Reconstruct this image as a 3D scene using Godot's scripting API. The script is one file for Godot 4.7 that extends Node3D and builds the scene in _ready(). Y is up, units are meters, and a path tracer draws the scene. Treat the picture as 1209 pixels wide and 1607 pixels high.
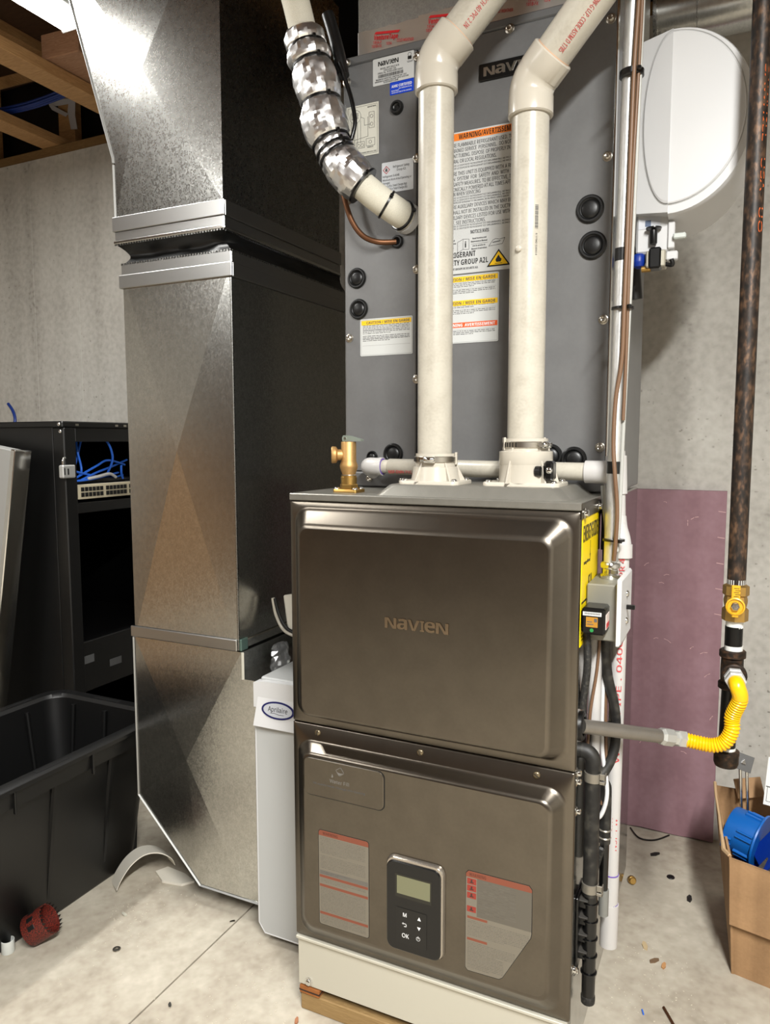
extends Node3D
# Utility corner of an unfinished basement: condensing furnace, coil cabinet, return duct, gas line, rack.
# x runs along the furnace front, y up, z towards the viewer; metres.

const FLAT := Transform3D.IDENTITY
var taken := {}
var M := {}


class MB:
	var v := PackedVector3Array()
	var n := PackedVector3Array()
	var uv := PackedVector2Array()
	var xf := Transform3D.IDENTITY

	func at(p: Vector3, turn := Vector3.ZERO) -> MB:
		xf = Transform3D(Basis.from_euler(turn * PI / 180.0), p)
		return self

	func tri(a: Vector3, b: Vector3, c: Vector3, na: Vector3, nb: Vector3, nc: Vector3, ua := Vector2.ZERO, ub := Vector2.ZERO, uc := Vector2.ZERO) -> void:
		var f := (b - a).cross(c - a)
		if f.length_squared() < 1e-18:
			return
		var g := na + nb + nc
		v.append(xf * a)
		n.append(xf.basis * na)
		uv.append(ua)
		if f.dot(g) > 0.0:
			v.append(xf * c); n.append(xf.basis * nc); uv.append(uc)
			v.append(xf * b); n.append(xf.basis * nb); uv.append(ub)
		else:
			v.append(xf * b); n.append(xf.basis * nb); uv.append(ub)
			v.append(xf * c); n.append(xf.basis * nc); uv.append(uc)

	# flat quad, corners in order round it; side says which way it looks
	func quad(a: Vector3, b: Vector3, c: Vector3, d: Vector3, side: Vector3) -> MB:
		var k := (b - a).cross(c - a)
		if k.length_squared() < 1e-16:
			k = (c - a).cross(d - a)
		k = k.normalized()
		if k.dot(side) < 0.0:
			k = -k
		tri(a, b, c, k, k, k, Vector2(0, 1), Vector2(1, 1), Vector2(1, 0))
		tri(a, c, d, k, k, k, Vector2(0, 1), Vector2(1, 0), Vector2(0, 0))
		return self

	# box with chamfered edges
	func box(c: Vector3, s: Vector3, e := 0.0) -> MB:
		var h := s * 0.5
		var k := minf(e, minf(h.x, minf(h.y, h.z)) * 0.9)
		for ax in 3:
			var u := (ax + 1) % 3
			var w := (ax + 2) % 3
			for sg in [-1.0, 1.0]:
				var p := []
				for q in [[-1, -1], [1, -1], [1, 1], [-1, 1]]:
					var t := Vector3.ZERO
					t[ax] = sg * h[ax]
					t[u] = q[0] * (h[u] - k)
					t[w] = q[1] * (h[w] - k)
					p.append(c + t)
				var nn := Vector3.ZERO
				nn[ax] = sg
				quad(p[0], p[1], p[2], p[3], nn)
				if k > 0.0:
					for s2 in [-1.0, 1.0]:
						var a := Vector3.ZERO
						a[ax] = sg * h[ax]; a[u] = s2 * (h[u] - k); a[w] = h[w] - k
						var b := a
						b[w] = -(h[w] - k)
						var d := Vector3.ZERO
						d[ax] = sg * (h[ax] - k); d[u] = s2 * h[u]; d[w] = h[w] - k
						var f := d
						f[w] = -(h[w] - k)
						var side := Vector3.ZERO
						side[ax] = sg; side[u] = s2
						quad(c + a, c + b, c + f, c + d, side)
		if k > 0.0:
			for x in [-1.0, 1.0]:
				for y in [-1.0, 1.0]:
					for z in [-1.0, 1.0]:
						var g := Vector3(x, y, z).normalized()
						tri(c + Vector3(x * h.x, y * (h.y - k), z * (h.z - k)), c + Vector3(x * (h.x - k), y * h.y, z * (h.z - k)), c + Vector3(x * (h.x - k), y * (h.y - k), z * h.z), g, g, g)
		return self

	func span(a: Vector3, b: Vector3, e := 0.0) -> MB:
		return box((a + b) * 0.5, (b - a).abs(), e)

	# rings run counter-clockwise about the direction in which they follow each other
	func loft(rings: Array, cap0 := true, cap1 := true, sharp := 0.75, closed := true) -> MB:
		var nr := rings.size()
		var np: int = rings[0].size()
		var ns := np if closed else np - 1
		var fn := []
		for i in nr - 1:
			var row := PackedVector3Array()
			for j in ns:
				var j2 := (j + 1) % np
				var a: Vector3 = rings[i][j]
				var b: Vector3 = rings[i][j2]
				var c: Vector3 = rings[i + 1][j2]
				var d: Vector3 = rings[i + 1][j]
				var k := (c - a).cross(d - b)
				row.append(k.normalized())
			fn.append(row)
		for i in nr - 1:
			for j in ns:
				var j2 := (j + 1) % np
				var f: Vector3 = fn[i][j]
				if f == Vector3.ZERO:
					continue
				var cn := []
				for q in [[0, 0], [0, 1], [1, 1], [1, 0]]:
					var s := Vector3.ZERO
					for di in 2:
						var ii: int = i - 1 + q[0] + di
						if ii < 0 or ii >= nr - 1:
							continue
						for dj in 2:
							var jj: int = j - 1 + q[1] + dj
							if closed:
								jj = posmod(jj, ns)
							elif jj < 0 or jj >= ns:
								continue
							var g: Vector3 = fn[ii][jj]
							if g.dot(f) > sharp:
								s += g
					cn.append(s.normalized() if s.length() > 1e-6 else f)
				var u0 := float(j) / ns
				var u1 := float(j + 1) / ns
				var v0 := float(i) / (nr - 1)
				var v1 := float(i + 1) / (nr - 1)
				tri(rings[i][j], rings[i][j2], rings[i + 1][j2], cn[0], cn[1], cn[2], Vector2(u0, v0), Vector2(u1, v0), Vector2(u1, v1))
				tri(rings[i][j], rings[i + 1][j2], rings[i + 1][j], cn[0], cn[2], cn[3], Vector2(u0, v0), Vector2(u1, v1), Vector2(u0, v1))
		if cap0:
			cap(rings[0], -1.0)
		if cap1:
			cap(rings[nr - 1], 1.0)
		return self

	func cap(ring, sg: float) -> void:
		var c := Vector3.ZERO
		for p in ring:
			c += p
		c /= ring.size()
		var k := Vector3.ZERO
		for j in ring.size():
			k += (ring[j] - c).cross(ring[(j + 1) % ring.size()] - c)
		k = k.normalized() * sg
		for j in ring.size():
			tri(c, ring[j], ring[(j + 1) % ring.size()], k, k, k)

	# profile of [radius, height] turned about y, rising = outside
	func lathe(prof: Array, seg := 24, sharp := 0.75, part := 1.0) -> MB:
		var rings := []
		for p in prof:
			var r := PackedVector3Array()
			for j in seg + (0 if part >= 1.0 else 1):
				var a := -TAU * part * j / seg
				r.append(Vector3(cos(a) * p[0], p[1], sin(a) * p[0]))
			rings.append(r)
		return loft(rings, prof[0][0] > 1e-5 and part >= 1.0, prof[-1][0] > 1e-5 and part >= 1.0, sharp, part >= 1.0)

	# round bar along a path; rad is one radius or one for each point
	func tube(pts: Array, rad, seg := 12, caps := true, sharp := 0.5, squash := 1.0) -> MB:
		var rings := []
		var up := Vector3.UP
		var t0: Vector3 = (pts[1] - pts[0]).normalized()
		if absf(t0.dot(up)) > 0.9:
			up = Vector3.RIGHT
		var side := t0.cross(up).normalized()
		for i in pts.size():
			var t: Vector3
			if i == 0:
				t = t0
			elif i == pts.size() - 1:
				t = (pts[i] - pts[i - 1]).normalized()
			else:
				t = ((pts[i] - pts[i - 1]).normalized() + (pts[i + 1] - pts[i]).normalized()).normalized()
			side = (side - t * side.dot(t)).normalized()
			var oth := t.cross(side)
			var rr: float = rad[i] if rad is Array else rad
			var ring := PackedVector3Array()
			for j in seg:
				var a := TAU * j / seg
				ring.append(pts[i] + (side * cos(a) + oth * sin(a) * squash) * rr)
			rings.append(ring)
		return loft(rings, caps, caps, sharp)

	# outline (counter-clockwise in xy) pushed from z0 to z1
	func prism(poly: PackedVector2Array, z0: float, z1: float, sharp := 0.8) -> MB:
		var a := PackedVector3Array()
		var b := PackedVector3Array()
		for p in poly:
			a.append(Vector3(p.x, p.y, z0))
			b.append(Vector3(p.x, p.y, z1))
		loft([a, b], false, false, sharp)
		var ix := Geometry2D.triangulate_polygon(poly)
		var lo := poly[0]
		var hi := poly[0]
		for p in poly:
			lo = lo.min(p)
			hi = hi.max(p)
		var sz := hi - lo
		for k in range(0, ix.size(), 3):
			var t := []
			for q in 3:
				var p := poly[ix[k + q]]
				t.append([p, Vector2((p.x - lo.x) / sz.x, 1.0 - (p.y - lo.y) / sz.y)])
			tri(b[ix[k]], b[ix[k + 1]], b[ix[k + 2]], Vector3.BACK, Vector3.BACK, Vector3.BACK, t[0][1], t[1][1], t[2][1])
			tri(a[ix[k]], a[ix[k + 1]], a[ix[k + 2]], Vector3.FORWARD, Vector3.FORWARD, Vector3.FORWARD)
		return self

	# nested rounded rectangles: each [x0, y0, x1, y1, corner radius, z]
	func plates(list: Array, cap0 := true, cap1 := true, sharp := 0.6, seg := 6) -> MB:
		var rings := []
		for q in list:
			var ring := PackedVector3Array()
			for p in MB.rrect(q[0], q[1], q[2], q[3], q[4], seg):
				ring.append(Vector3(p.x, p.y, q[5]))
			rings.append(ring)
		return loft(rings, cap0, cap1, sharp)

	static func rrect(x0: float, y0: float, x1: float, y1: float, r: float, seg := 5) -> PackedVector2Array:
		var o := PackedVector2Array()
		var cs := [Vector2(x1 - r, y0 + r), Vector2(x1 - r, y1 - r), Vector2(x0 + r, y1 - r), Vector2(x0 + r, y0 + r)]
		for k in 4:
			for j in seg + 1:
				var a := -PI / 2 + k * PI / 2 + PI / 2 * j / seg
				o.append(cs[k] + Vector2(cos(a), sin(a)) * r)
		return o

	# closed line of given width drawn flat along a path in xy (at z)
	func line(pts: Array, w: float, z: float, d := 0.0003) -> MB:
		for i in pts.size() - 1:
			var a: Vector2 = pts[i]
			var b: Vector2 = pts[i + 1]
			var t := (b - a).normalized() * w * 0.5
			var s := Vector2(-t.y, t.x)
			prism(PackedVector2Array([a - t - s, b + t - s, b + t + s, a - t + s]), z, z + d)
		return self

	# the maker's wordmark: all letters of one height, a and e in lower-case form
	func wordmark(x: float, y: float, z: float, h: float, w: float, font: Font, d := 0.0003) -> MB:
		var ws := [0.19, 0.165, 0.185, 0.062, 0.165, 0.19]
		var gap := 0.0086 * w
		var px := x
		for i in 6:
			var ch := "NaVIeN"[i]
			text(ch, px, y, z, h if ch != "a" and ch != "e" else h * 1.30, font, ws[i] * w, d)
			px += ws[i] * w + gap
		return self

	# lettering from (x, y) = left end of the base line, cap height h, squeezed to width w when given
	func text(s: String, x: float, y: float, z: float, h: float, font: Font, w := 0.0, d := 0.0003) -> MB:
		var t := TextMesh.new()
		t.text = s
		t.font = font
		t.font_size = 32
		t.pixel_size = h / (32.0 * 0.714)
		t.depth = d
		t.curve_step = 4.0
		t.horizontal_alignment = HORIZONTAL_ALIGNMENT_LEFT
		t.vertical_alignment = VERTICAL_ALIGNMENT_BOTTOM
		var bb := t.get_aabb()
		var base := TextMesh.new()
		base.text = "H"
		base.font = font
		base.font_size = 32
		base.pixel_size = t.pixel_size
		base.horizontal_alignment = HORIZONTAL_ALIGNMENT_LEFT
		base.vertical_alignment = VERTICAL_ALIGNMENT_BOTTOM
		var y0 := base.get_aabb().position.y
		var sx := w / bb.size.x if w > 0.0 and bb.size.x > 0.0 else 1.0
		for si in t.get_surface_count():
			var ar := t.surface_get_arrays(si)
			var pv: PackedVector3Array = ar[Mesh.ARRAY_VERTEX]
			var pn: PackedVector3Array = ar[Mesh.ARRAY_NORMAL]
			var ix = ar[Mesh.ARRAY_INDEX]
			var cnt: int = ix.size() if ix != null and ix.size() > 0 else pv.size()
			for k in range(0, cnt - 2, 3):
				var q := []
				var back := 0
				for e in 3:
					var i: int = ix[k + e] if ix != null and ix.size() > 0 else k + e
					if pn[i].z < -0.5:
						back += 1
					q.append([Vector3(x + (pv[i].x - bb.position.x) * sx, y + pv[i].y - y0, z + d * 0.5 + pv[i].z), pn[i]])
				if back < 3:
					tri(q[0][0], q[1][0], q[2][0], q[0][1], q[1][1], q[2][1])
		return self


func root_of(o: Node3D) -> Node3D:
	var r := o
	while r.get_parent() != self:
		r = r.get_parent()
	return r


func numbered(called: String) -> String:
	if not taken.has(called):
		taken[called] = 0
		return called
	taken[called] += 1
	return "%s_%03d" % [called, taken[called]]


func tag(o: Node3D, label: String, category: String, group := "") -> Node3D:
	o.set_meta("label", label)
	o.set_meta("category", category)
	if group:
		o.set_meta("group", group)
	return o


func thing(called: String, label: String, category: String, at := Vector3.ZERO, group := "") -> Node3D:
	var o := Node3D.new()
	o.name = numbered(called)
	add_child(o)
	o.position = at
	return tag(o, label, category, group)


func mesh_of(b: MB, origin := Vector3.ZERO) -> ArrayMesh:
	var vv := b.v
	if origin != Vector3.ZERO:
		for i in vv.size():
			vv[i] -= origin
	var a := []
	a.resize(Mesh.ARRAY_MAX)
	a[Mesh.ARRAY_VERTEX] = vv
	a[Mesh.ARRAY_NORMAL] = b.n
	a[Mesh.ARRAY_TEX_UV] = b.uv
	var m := ArrayMesh.new()
	m.add_surface_from_arrays(Mesh.PRIMITIVE_TRIANGLES, a)
	return m


# a part (or sub-part) whose shape is given in room coordinates
func part(called: String, b: MB, mat: Material, parent: Node3D, label := "") -> MeshInstance3D:
	var o := MeshInstance3D.new()
	o.name = called
	o.mesh = mesh_of(b, root_of(parent).position)
	o.material_override = mat
	parent.add_child(o, true)
	if label:
		o.set_meta("label", label)
	return o


# a part that shares a mesh, placed at a room position
func piece(called: String, m: Mesh, mat: Material, parent: Node3D, x: Transform3D) -> MeshInstance3D:
	var o := MeshInstance3D.new()
	o.name = called
	o.mesh = m
	o.material_override = mat
	parent.add_child(o, true)
	o.transform = x.translated(-root_of(parent).position)
	return o


func single(called: String, b: MB, mat: Material, at: Vector3, label: String, category: String, group := "") -> MeshInstance3D:
	var o := MeshInstance3D.new()
	o.name = numbered(called)
	o.mesh = mesh_of(b, at)
	o.material_override = mat
	add_child(o)
	o.position = at
	tag(o, label, category, group)
	return o


func structure(called: String, b: MB, mat: Material, at := Vector3.ZERO) -> MeshInstance3D:
	var o := MeshInstance3D.new()
	o.name = called
	o.mesh = mesh_of(b, at)
	o.material_override = mat
	add_child(o)
	o.position = at
	o.set_meta("kind", "structure")
	return o


func mb() -> MB:
	return MB.new()


func V(x: float, y: float, z: float) -> Vector3:
	return Vector3(x, y, z)


# smooth path through points
func curve(pts: Array, per := 6) -> Array:
	var out := []
	for i in pts.size() - 1:
		var p0: Vector3 = pts[maxi(i - 1, 0)]
		var p1: Vector3 = pts[i]
		var p2: Vector3 = pts[i + 1]
		var p3: Vector3 = pts[mini(i + 2, pts.size() - 1)]
		for k in per:
			out.append(p1.cubic_interpolate(p2, p0, p3, float(k) / per))
	out.append(pts[-1])
	return out


# turns a builder's own y axis towards dir at p
func along(p: Vector3, dir: Vector3) -> Transform3D:
	var y := dir.normalized()
	var x := y.cross(Vector3.FORWARD if absf(y.z) < 0.9 else Vector3.UP).normalized()
	return Transform3D(Basis(x, y, x.cross(y)), p)


func mat(c: Color, rough := 0.6, metal := 0.0, spec := 0.5) -> StandardMaterial3D:
	var m := StandardMaterial3D.new()
	m.albedo_color = c
	m.roughness = rough
	m.metallic = metal
	m.metallic_specular = spec
	return m


func noise(sd: int, freq: float, kind := FastNoiseLite.TYPE_SIMPLEX, oct := 4) -> FastNoiseLite:
	var f := FastNoiseLite.new()
	f.seed = sd
	f.frequency = freq
	f.noise_type = kind
	f.fractal_octaves = oct
	return f


# seamless grey field 0..1
func field(f: FastNoiseLite, w := 512, h := 512) -> PackedFloat32Array:
	var im := f.get_seamless_image(w, h)
	im.convert(Image.FORMAT_L8)
	var d := im.get_data()
	var o := PackedFloat32Array()
	o.resize(d.size())
	for i in d.size():
		o[i] = d[i] / 255.0
	return o


func to_tex(px: PackedByteArray, w: int, h: int) -> ImageTexture:
	var im := Image.create_from_data(w, h, false, Image.FORMAT_RGB8, px)
	return ImageTexture.create_from_image(im)


# colours mixed along a field: stops of [value, Color]
func ramp_tex(fields: Array, weights: Array, stops: Array, w := 512, h := 512) -> ImageTexture:
	var g := Gradient.new()
	g.offsets = PackedFloat32Array(stops.map(func(s): return s[0]))
	g.colors = PackedColorArray(stops.map(func(s): return s[1]))
	var px := PackedByteArray()
	px.resize(w * h * 3)
	for i in w * h:
		var t := 0.0
		for k in fields.size():
			t += fields[k][i] * weights[k]
		var c := g.sample(t)
		px[i * 3] = int(clampf(c.r, 0, 1) * 255)
		px[i * 3 + 1] = int(clampf(c.g, 0, 1) * 255)
		px[i * 3 + 2] = int(clampf(c.b, 0, 1) * 255)
	return to_tex(px, w, h)


func tri_tex(m: StandardMaterial3D, t: Texture2D, size: Vector3) -> StandardMaterial3D:
	m.albedo_texture = t
	m.uv1_triplanar = true
	m.uv1_world_triplanar = true
	m.uv1_scale = Vector3(1.0 / size.x, 1.0 / size.y, 1.0 / size.z)
	return m


# ---- printed labels: an image with rows of small print -------------------------------------------------
func rows(im: Image, x: int, y: int, w: int, h: int, step: int, c: Color, sd: int, last := 0.6) -> void:
	var rng := RandomNumberGenerator.new()
	rng.seed = sd
	var t := maxi(1, int(step * 0.45))
	var yy := y
	while yy + t <= y + h:
		var xx := x
		var lim := x + w if yy + step + t <= y + h else x + int(w * last)
		while xx < lim:
			# one word: a run of strokes with hair gaps between them
			var word := rng.randi_range(2, 9)
			var tone := c.lerp(Color(0.6, 0.58, 0.54), rng.randf_range(0.1, 0.3))
			for k in word:
				var cw := maxi(1, int(step * 0.3))
				if xx + cw < lim:
					im.fill_rect(Rect2i(xx, yy, cw, t), tone)
				xx += cw + 1
			xx += maxi(2, int(step * 0.4))
		yy += step


func label_mat(im: Image, rough := 0.35) -> StandardMaterial3D:
	var m := StandardMaterial3D.new()
	im.generate_mipmaps()
	m.albedo_texture = ImageTexture.create_from_image(im)
	m.roughness = rough
	return m


func blank(w: int, h: int, c: Color) -> Image:
	var im := Image.create(w, h, false, Image.FORMAT_RGB8)
	im.fill(c)
	return im


# ---- materials ------------------------------------------------------------------------------------------
func materials() -> void:
	var sans := SystemFont.new()
	sans.font_names = PackedStringArray(["Droid Sans"])
	var bold := SystemFont.new()
	bold.font_names = PackedStringArray(["Droid Sans"])
	bold.font_weight = 700
	M.sans = sans
	M.bold = bold
	# poured concrete: cloudy grey with upright streaks from the form boards and small dark pits
	var cl := field(noise(3, 0.006))
	var fine := field(noise(4, 0.09))
	var st := noise(5, 0.02)
	var streak := field(st, 512, 16)
	var pit := field(noise(9, 0.11, FastNoiseLite.TYPE_SIMPLEX, 2))
	var tall := PackedFloat32Array()
	tall.resize(512 * 512)
	for y in 512:
		for x in 512:
			var p := y * 512 + x
			tall[p] = cl[p] * 0.30 + streak[8 * 512 + x] * 0.24 + fine[p] * 0.34 - (0.4 if pit[p] > 0.91 else 0.0) * clampf(cl[p] * 2.0 - 0.6, 0.0, 1.0)
	M.concrete = tri_tex(mat(Color(1, 1, 1), 0.85), ramp_tex([tall], [1.0], [[0.0, Color(0.40, 0.38, 0.35)], [0.2, Color(0.63, 0.615, 0.585)], [0.45, Color(0.695, 0.68, 0.65)], [0.75, Color(0.745, 0.735, 0.705)]]), V(1.5, 1.5, 1.5))
	# slab: warm grey, blotched, gritty
	var big := field(noise(21, 0.008))
	var mid := field(noise(22, 0.04))
	var grit := field(noise(23, 0.25, FastNoiseLite.TYPE_VALUE, 2))
	M.slab = tri_tex(mat(Color(1, 1, 1), 0.8), ramp_tex([big, mid, grit], [0.45, 0.3, 0.25], [[0.15, Color(0.575, 0.54, 0.48)], [0.42, Color(0.655, 0.62, 0.56)], [0.6, Color(0.69, 0.66, 0.60)], [0.85, Color(0.745, 0.715, 0.655)]]), V(1.3, 1.3, 1.3))
	# zinc spangle: small flat crystals that differ in tone and gloss
	var sp := noise(31, 0.10, FastNoiseLite.TYPE_CELLULAR, 1)
	sp.cellular_return_type = FastNoiseLite.RETURN_CELL_VALUE
	sp.fractal_type = FastNoiseLite.FRACTAL_NONE
	var cells := field(sp)
	var smear := field(noise(32, 0.012))
	var zt := ramp_tex([cells, smear, grit], [0.45, 0.35, 0.2], [[0.1, Color(0.75, 0.75, 0.745)], [0.5, Color(0.81, 0.81, 0.80)], [0.9, Color(0.87, 0.87, 0.86)]])
	var zr := ramp_tex([cells, smear], [0.6, 0.4], [[0.0, Color(0.86, 0.86, 0.86)], [1.0, Color(1, 1, 1)]])
	M.zinc = tri_tex(mat(Color(0.93, 0.93, 0.92), 0.25, 1.0), zt, V(0.13, 0.16, 0.16))
	M.zinc.roughness_texture = zr
	M.zinc_bright = tri_tex(mat(Color(0.74, 0.74, 0.735), 0.30, 1.0), zt, V(0.14, 0.14, 0.14))
	M.zinc_bright.roughness_texture = zr
	# each crystal leans a little its own way, which is what makes zinc glitter
	var sp2 := noise(35, 0.10, FastNoiseLite.TYPE_CELLULAR, 1)
	sp2.cellular_return_type = FastNoiseLite.RETURN_CELL_VALUE
	sp2.fractal_type = FastNoiseLite.FRACTAL_NONE
	var cells2 := field(sp2)
	var nm := PackedByteArray()
	nm.resize(512 * 512 * 3)
	for i in 512 * 512:
		nm[i * 3] = int(clampf(0.5 + (cells[i] - 0.5) * 0.16, 0, 1) * 255)
		nm[i * 3 + 1] = int(clampf(0.5 + (cells2[i] - 0.5) * 0.16, 0, 1) * 255)
		nm[i * 3 + 2] = 252
	var nt := to_tex(nm, 512, 512)
	for q in [[M.zinc, 0.06], [M.zinc_bright, 0.17]]:
		q[0].normal_enabled = true
		q[0].normal_texture = nt
		q[0].normal_scale = q[1]
	M.zinc_rough = tri_tex(mat(Color(0.80, 0.80, 0.79), 0.5, 1.0), zt, V(0.13, 0.13, 0.13))
	M.zinc_band = mat(Color(0.70, 0.70, 0.695), 0.30, 1.0)
	M.hem = mat(Color(0.62, 0.62, 0.61), 0.55, 0.8)
	M.zinc_smooth = tri_tex(mat(Color(0.78, 0.78, 0.78), 0.16, 1.0), zt, V(0.9, 0.9, 0.9))
	M.zinc_dull = mat(Color(0.74, 0.725, 0.67), 0.55, 0.25)
	# lumber
	var ring := noise(41, 0.012)
	ring.fractal_octaves = 3
	var wood := PackedByteArray()
	wood.resize(512 * 512 * 3)
	var wf := field(ring)
	var wfine := field(noise(42, 0.05))
	for y in 512:
		for x in 512:
			var a := wf[((y * 5) % 512) * 512 + (x / 5)]
			var b := wfine[y * 512 + (x / 12)]
			var t := 0.5 + 0.5 * sin(a * 42.0 + b * 2.0)
			var c := Color(0.62, 0.475, 0.315).lerp(Color(0.76, 0.615, 0.44), t * 0.6 + b * 0.4)
			var p := (y * 512 + x) * 3
			wood[p] = int(c.r * 255)
			wood[p + 1] = int(c.g * 255)
			wood[p + 2] = int(c.b * 255)
	var wt := to_tex(wood, 512, 512)
	M.wood = tri_tex(mat(Color(1, 0.97, 0.92), 0.7), wt, V(0.5, 0.5, 0.5))
	M.wood_block = tri_tex(mat(Color(0.80, 0.82, 0.76), 0.75), wt, V(0.35, 0.12, 0.35))
	M.sill = tri_tex(mat(Color(0.66, 0.64, 0.55), 0.8), wt, V(0.5, 0.5, 0.5))
	M.wood_pinkish = tri_tex(mat(Color(0.90, 0.86, 0.95), 0.75), wt, V(0.4, 0.4, 0.4))
	M.osb = tri_tex(mat(Color(0.8, 0.62, 0.42), 0.8), wt, V(0.3, 0.3, 0.3))
	M.plywood = tri_tex(mat(Color(0.42, 0.36, 0.31), 0.85), wt, V(0.6, 0.6, 0.6))
	M.poly_black = mat(Color(0.035, 0.035, 0.045), 0.5)
	# appliance skins
	var brushed := ramp_tex([smear, fine], [0.7, 0.3], [[0.2, Color(0.95, 0.95, 0.95)], [0.8, Color(1, 1, 1)]])
	M.hem_tex = brushed
	M.steel = tri_tex(mat(Color(0.44, 0.415, 0.38), 0.29, 1.0), brushed, V(0.5, 0.5, 0.5))
	M.steel_dark = mat(Color(0.27, 0.26, 0.25), 0.38, 0.9)
	M.lid_steel = tri_tex(mat(Color(0.50, 0.49, 0.46), 0.42, 0.55), brushed, V(0.2, 0.2, 0.2))
	M.coil_grey = tri_tex(mat(Color(0.43, 0.43, 0.43), 0.36, 0.2), brushed, V(0.6, 0.6, 0.6))
	M.coil_edge = mat(Color(0.40, 0.40, 0.40), 0.45, 0.3)
	M.white_enamel = mat(Color(0.665, 0.67, 0.665), 0.4)
	M.white_plastic = mat(Color(0.755, 0.755, 0.755), 0.4)
	M.white_gloss = mat(Color(0.88, 0.88, 0.88), 0.22)
	M.cream = mat(Color(0.71, 0.685, 0.635), 0.25)
	var pv := ramp_tex([smear, fine], [0.6, 0.4], [[0.2, Color(0.65, 0.625, 0.575)], [0.6, Color(0.70, 0.68, 0.63)]])
	M.pvc = tri_tex(mat(Color(1, 1, 1), 0.3), pv, V(0.35, 0.35, 0.35))
	M.pvc_white = mat(Color(0.70, 0.69, 0.68), 0.32)
	M.black_rubber = mat(Color(0.035, 0.035, 0.037), 0.4)
	M.black_plastic = mat(Color(0.03, 0.03, 0.032), 0.28)
	M.tote_black = mat(Color(0.028, 0.028, 0.029), 0.42)
	M.rack_black = mat(Color(0.014, 0.014, 0.015), 0.42)
	M.canvas_black = mat(Color(0.014, 0.014, 0.014), 0.45)
	var dust := ramp_tex([mid, fine], [0.7, 0.3], [[0.42, Color(0.055, 0.053, 0.05)], [0.58, Color(0.105, 0.10, 0.092)], [0.76, Color(0.24, 0.23, 0.205)]])
	M.hose = tri_tex(mat(Color(1, 1, 1), 0.55), dust, V(0.9, 0.9, 0.9))
	M.dusty_black = tri_tex(mat(Color(1, 1, 1), 0.6), dust, V(0.16, 0.16, 0.16))
	M.brass = mat(Color(0.72, 0.58, 0.33), 0.38, 0.95)
	M.brass_cast = tri_tex(mat(Color(0.74, 0.59, 0.38), 0.52, 0.85), brushed, V(0.05, 0.05, 0.05))
	M.copper = tri_tex(mat(Color(0.46, 0.32, 0.23), 0.48, 0.9), brushed, V(0.1, 0.1, 0.1))
	M.copper_wire = mat(Color(0.40, 0.295, 0.21), 0.5)
	M.chrome = mat(Color(0.86, 0.86, 0.85), 0.16, 1.0)
	M.nickel = mat(Color(0.72, 0.70, 0.66), 0.3, 1.0)
	M.foil = mat(Color(0.95, 0.95, 0.95), 0.31, 1.0)
	M.emt = tri_tex(mat(Color(1.0, 1.0, 1.0), 0.42, 0.85), zt, V(0.12, 0.5, 0.12))
	# old black iron: dark scale with rusty brown rubs
	var rust := ramp_tex([mid, fine, grit], [0.45, 0.35, 0.2], [[0.3, Color(0.09, 0.075, 0.065)], [0.5, Color(0.17, 0.135, 0.11)], [0.64, Color(0.33, 0.245, 0.18)], [0.85, Color(0.46, 0.35, 0.26)]])
	M.iron = tri_tex(mat(Color(1, 1, 1), 0.5, 0.35), rust, V(0.35, 0.9, 0.35))
	M.iron_black = mat(Color(0.045, 0.043, 0.042), 0.3, 0.3)
	M.iron_cast = tri_tex(mat(Color(0.85, 0.8, 0.72), 0.55, 0.4), rust, V(0.5, 0.5, 0.5))
	M.tape_white = mat(Color(0.82, 0.82, 0.80), 0.55)
	M.yellow = mat(Color(0.88, 0.68, 0.02), 0.3)
	M.yellow_handle = mat(Color(0.80, 0.60, 0.12), 0.4)
	var pinkt := ramp_tex([smear, streak_field(streak), fine], [0.4, 0.4, 0.2], [[0.25, Color(0.50, 0.375, 0.40)], [0.75, Color(0.57, 0.445, 0.475)]])
	M.foam_pink = tri_tex(mat(Color(1, 1, 1), 0.75), pinkt, V(1.2, 1.2, 1.2))
	var cb := ramp_tex([cl, streak_field(streak), grit], [0.4, 0.4, 0.2], [[0.2, Color(0.52, 0.40, 0.275)], [0.8, Color(0.66, 0.52, 0.37)]])
	M.cardboard = tri_tex(mat(Color(1, 1, 1), 0.8), cb, V(0.5, 0.5, 0.5))
	M.blue_box = mat(Color(0.02, 0.34, 0.64), 0.4)
	M.blue_dark = mat(Color(0.015, 0.16, 0.50), 0.4)
	M.blue_cable = mat(Color(0.16, 0.42, 0.86), 0.4)
	M.beige = mat(Color(0.74, 0.70, 0.60), 0.5)
	M.alu = mat(Color(0.66, 0.66, 0.65), 0.42, 0.45)
	M.paper = mat(Color(0.86, 0.86, 0.85), 0.7)
	M.label_white = mat(Color(0.74, 0.745, 0.74), 0.4)
	M.ink = mat(Color(0.03, 0.03, 0.03), 0.5)
	M.ink_grey = mat(Color(0.30, 0.30, 0.30), 0.5)
	M.ink_white = mat(Color(0.88, 0.88, 0.88), 0.5)
	M.ink_red = mat(Color(0.72, 0.24, 0.25), 0.5)
	M.ink_tape = mat(Color(0.72, 0.10, 0.12), 0.45)
	M.ink_orange = mat(Color(0.78, 0.36, 0.16), 0.5)
	M.orange = mat(Color(0.88, 0.47, 0.13), 0.45)
	M.label_yellow = mat(Color(0.93, 0.75, 0.05), 0.45)
	M.energy_yellow = mat(Color(0.95, 0.83, 0.03), 0.35)
	M.label_orange = mat(Color(0.86, 0.34, 0.13), 0.45)
	M.label_blue = mat(Color(0.01, 0.23, 0.73), 0.4)
	M.logo_blue = mat(Color(0.05, 0.07, 0.30), 0.4)
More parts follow.
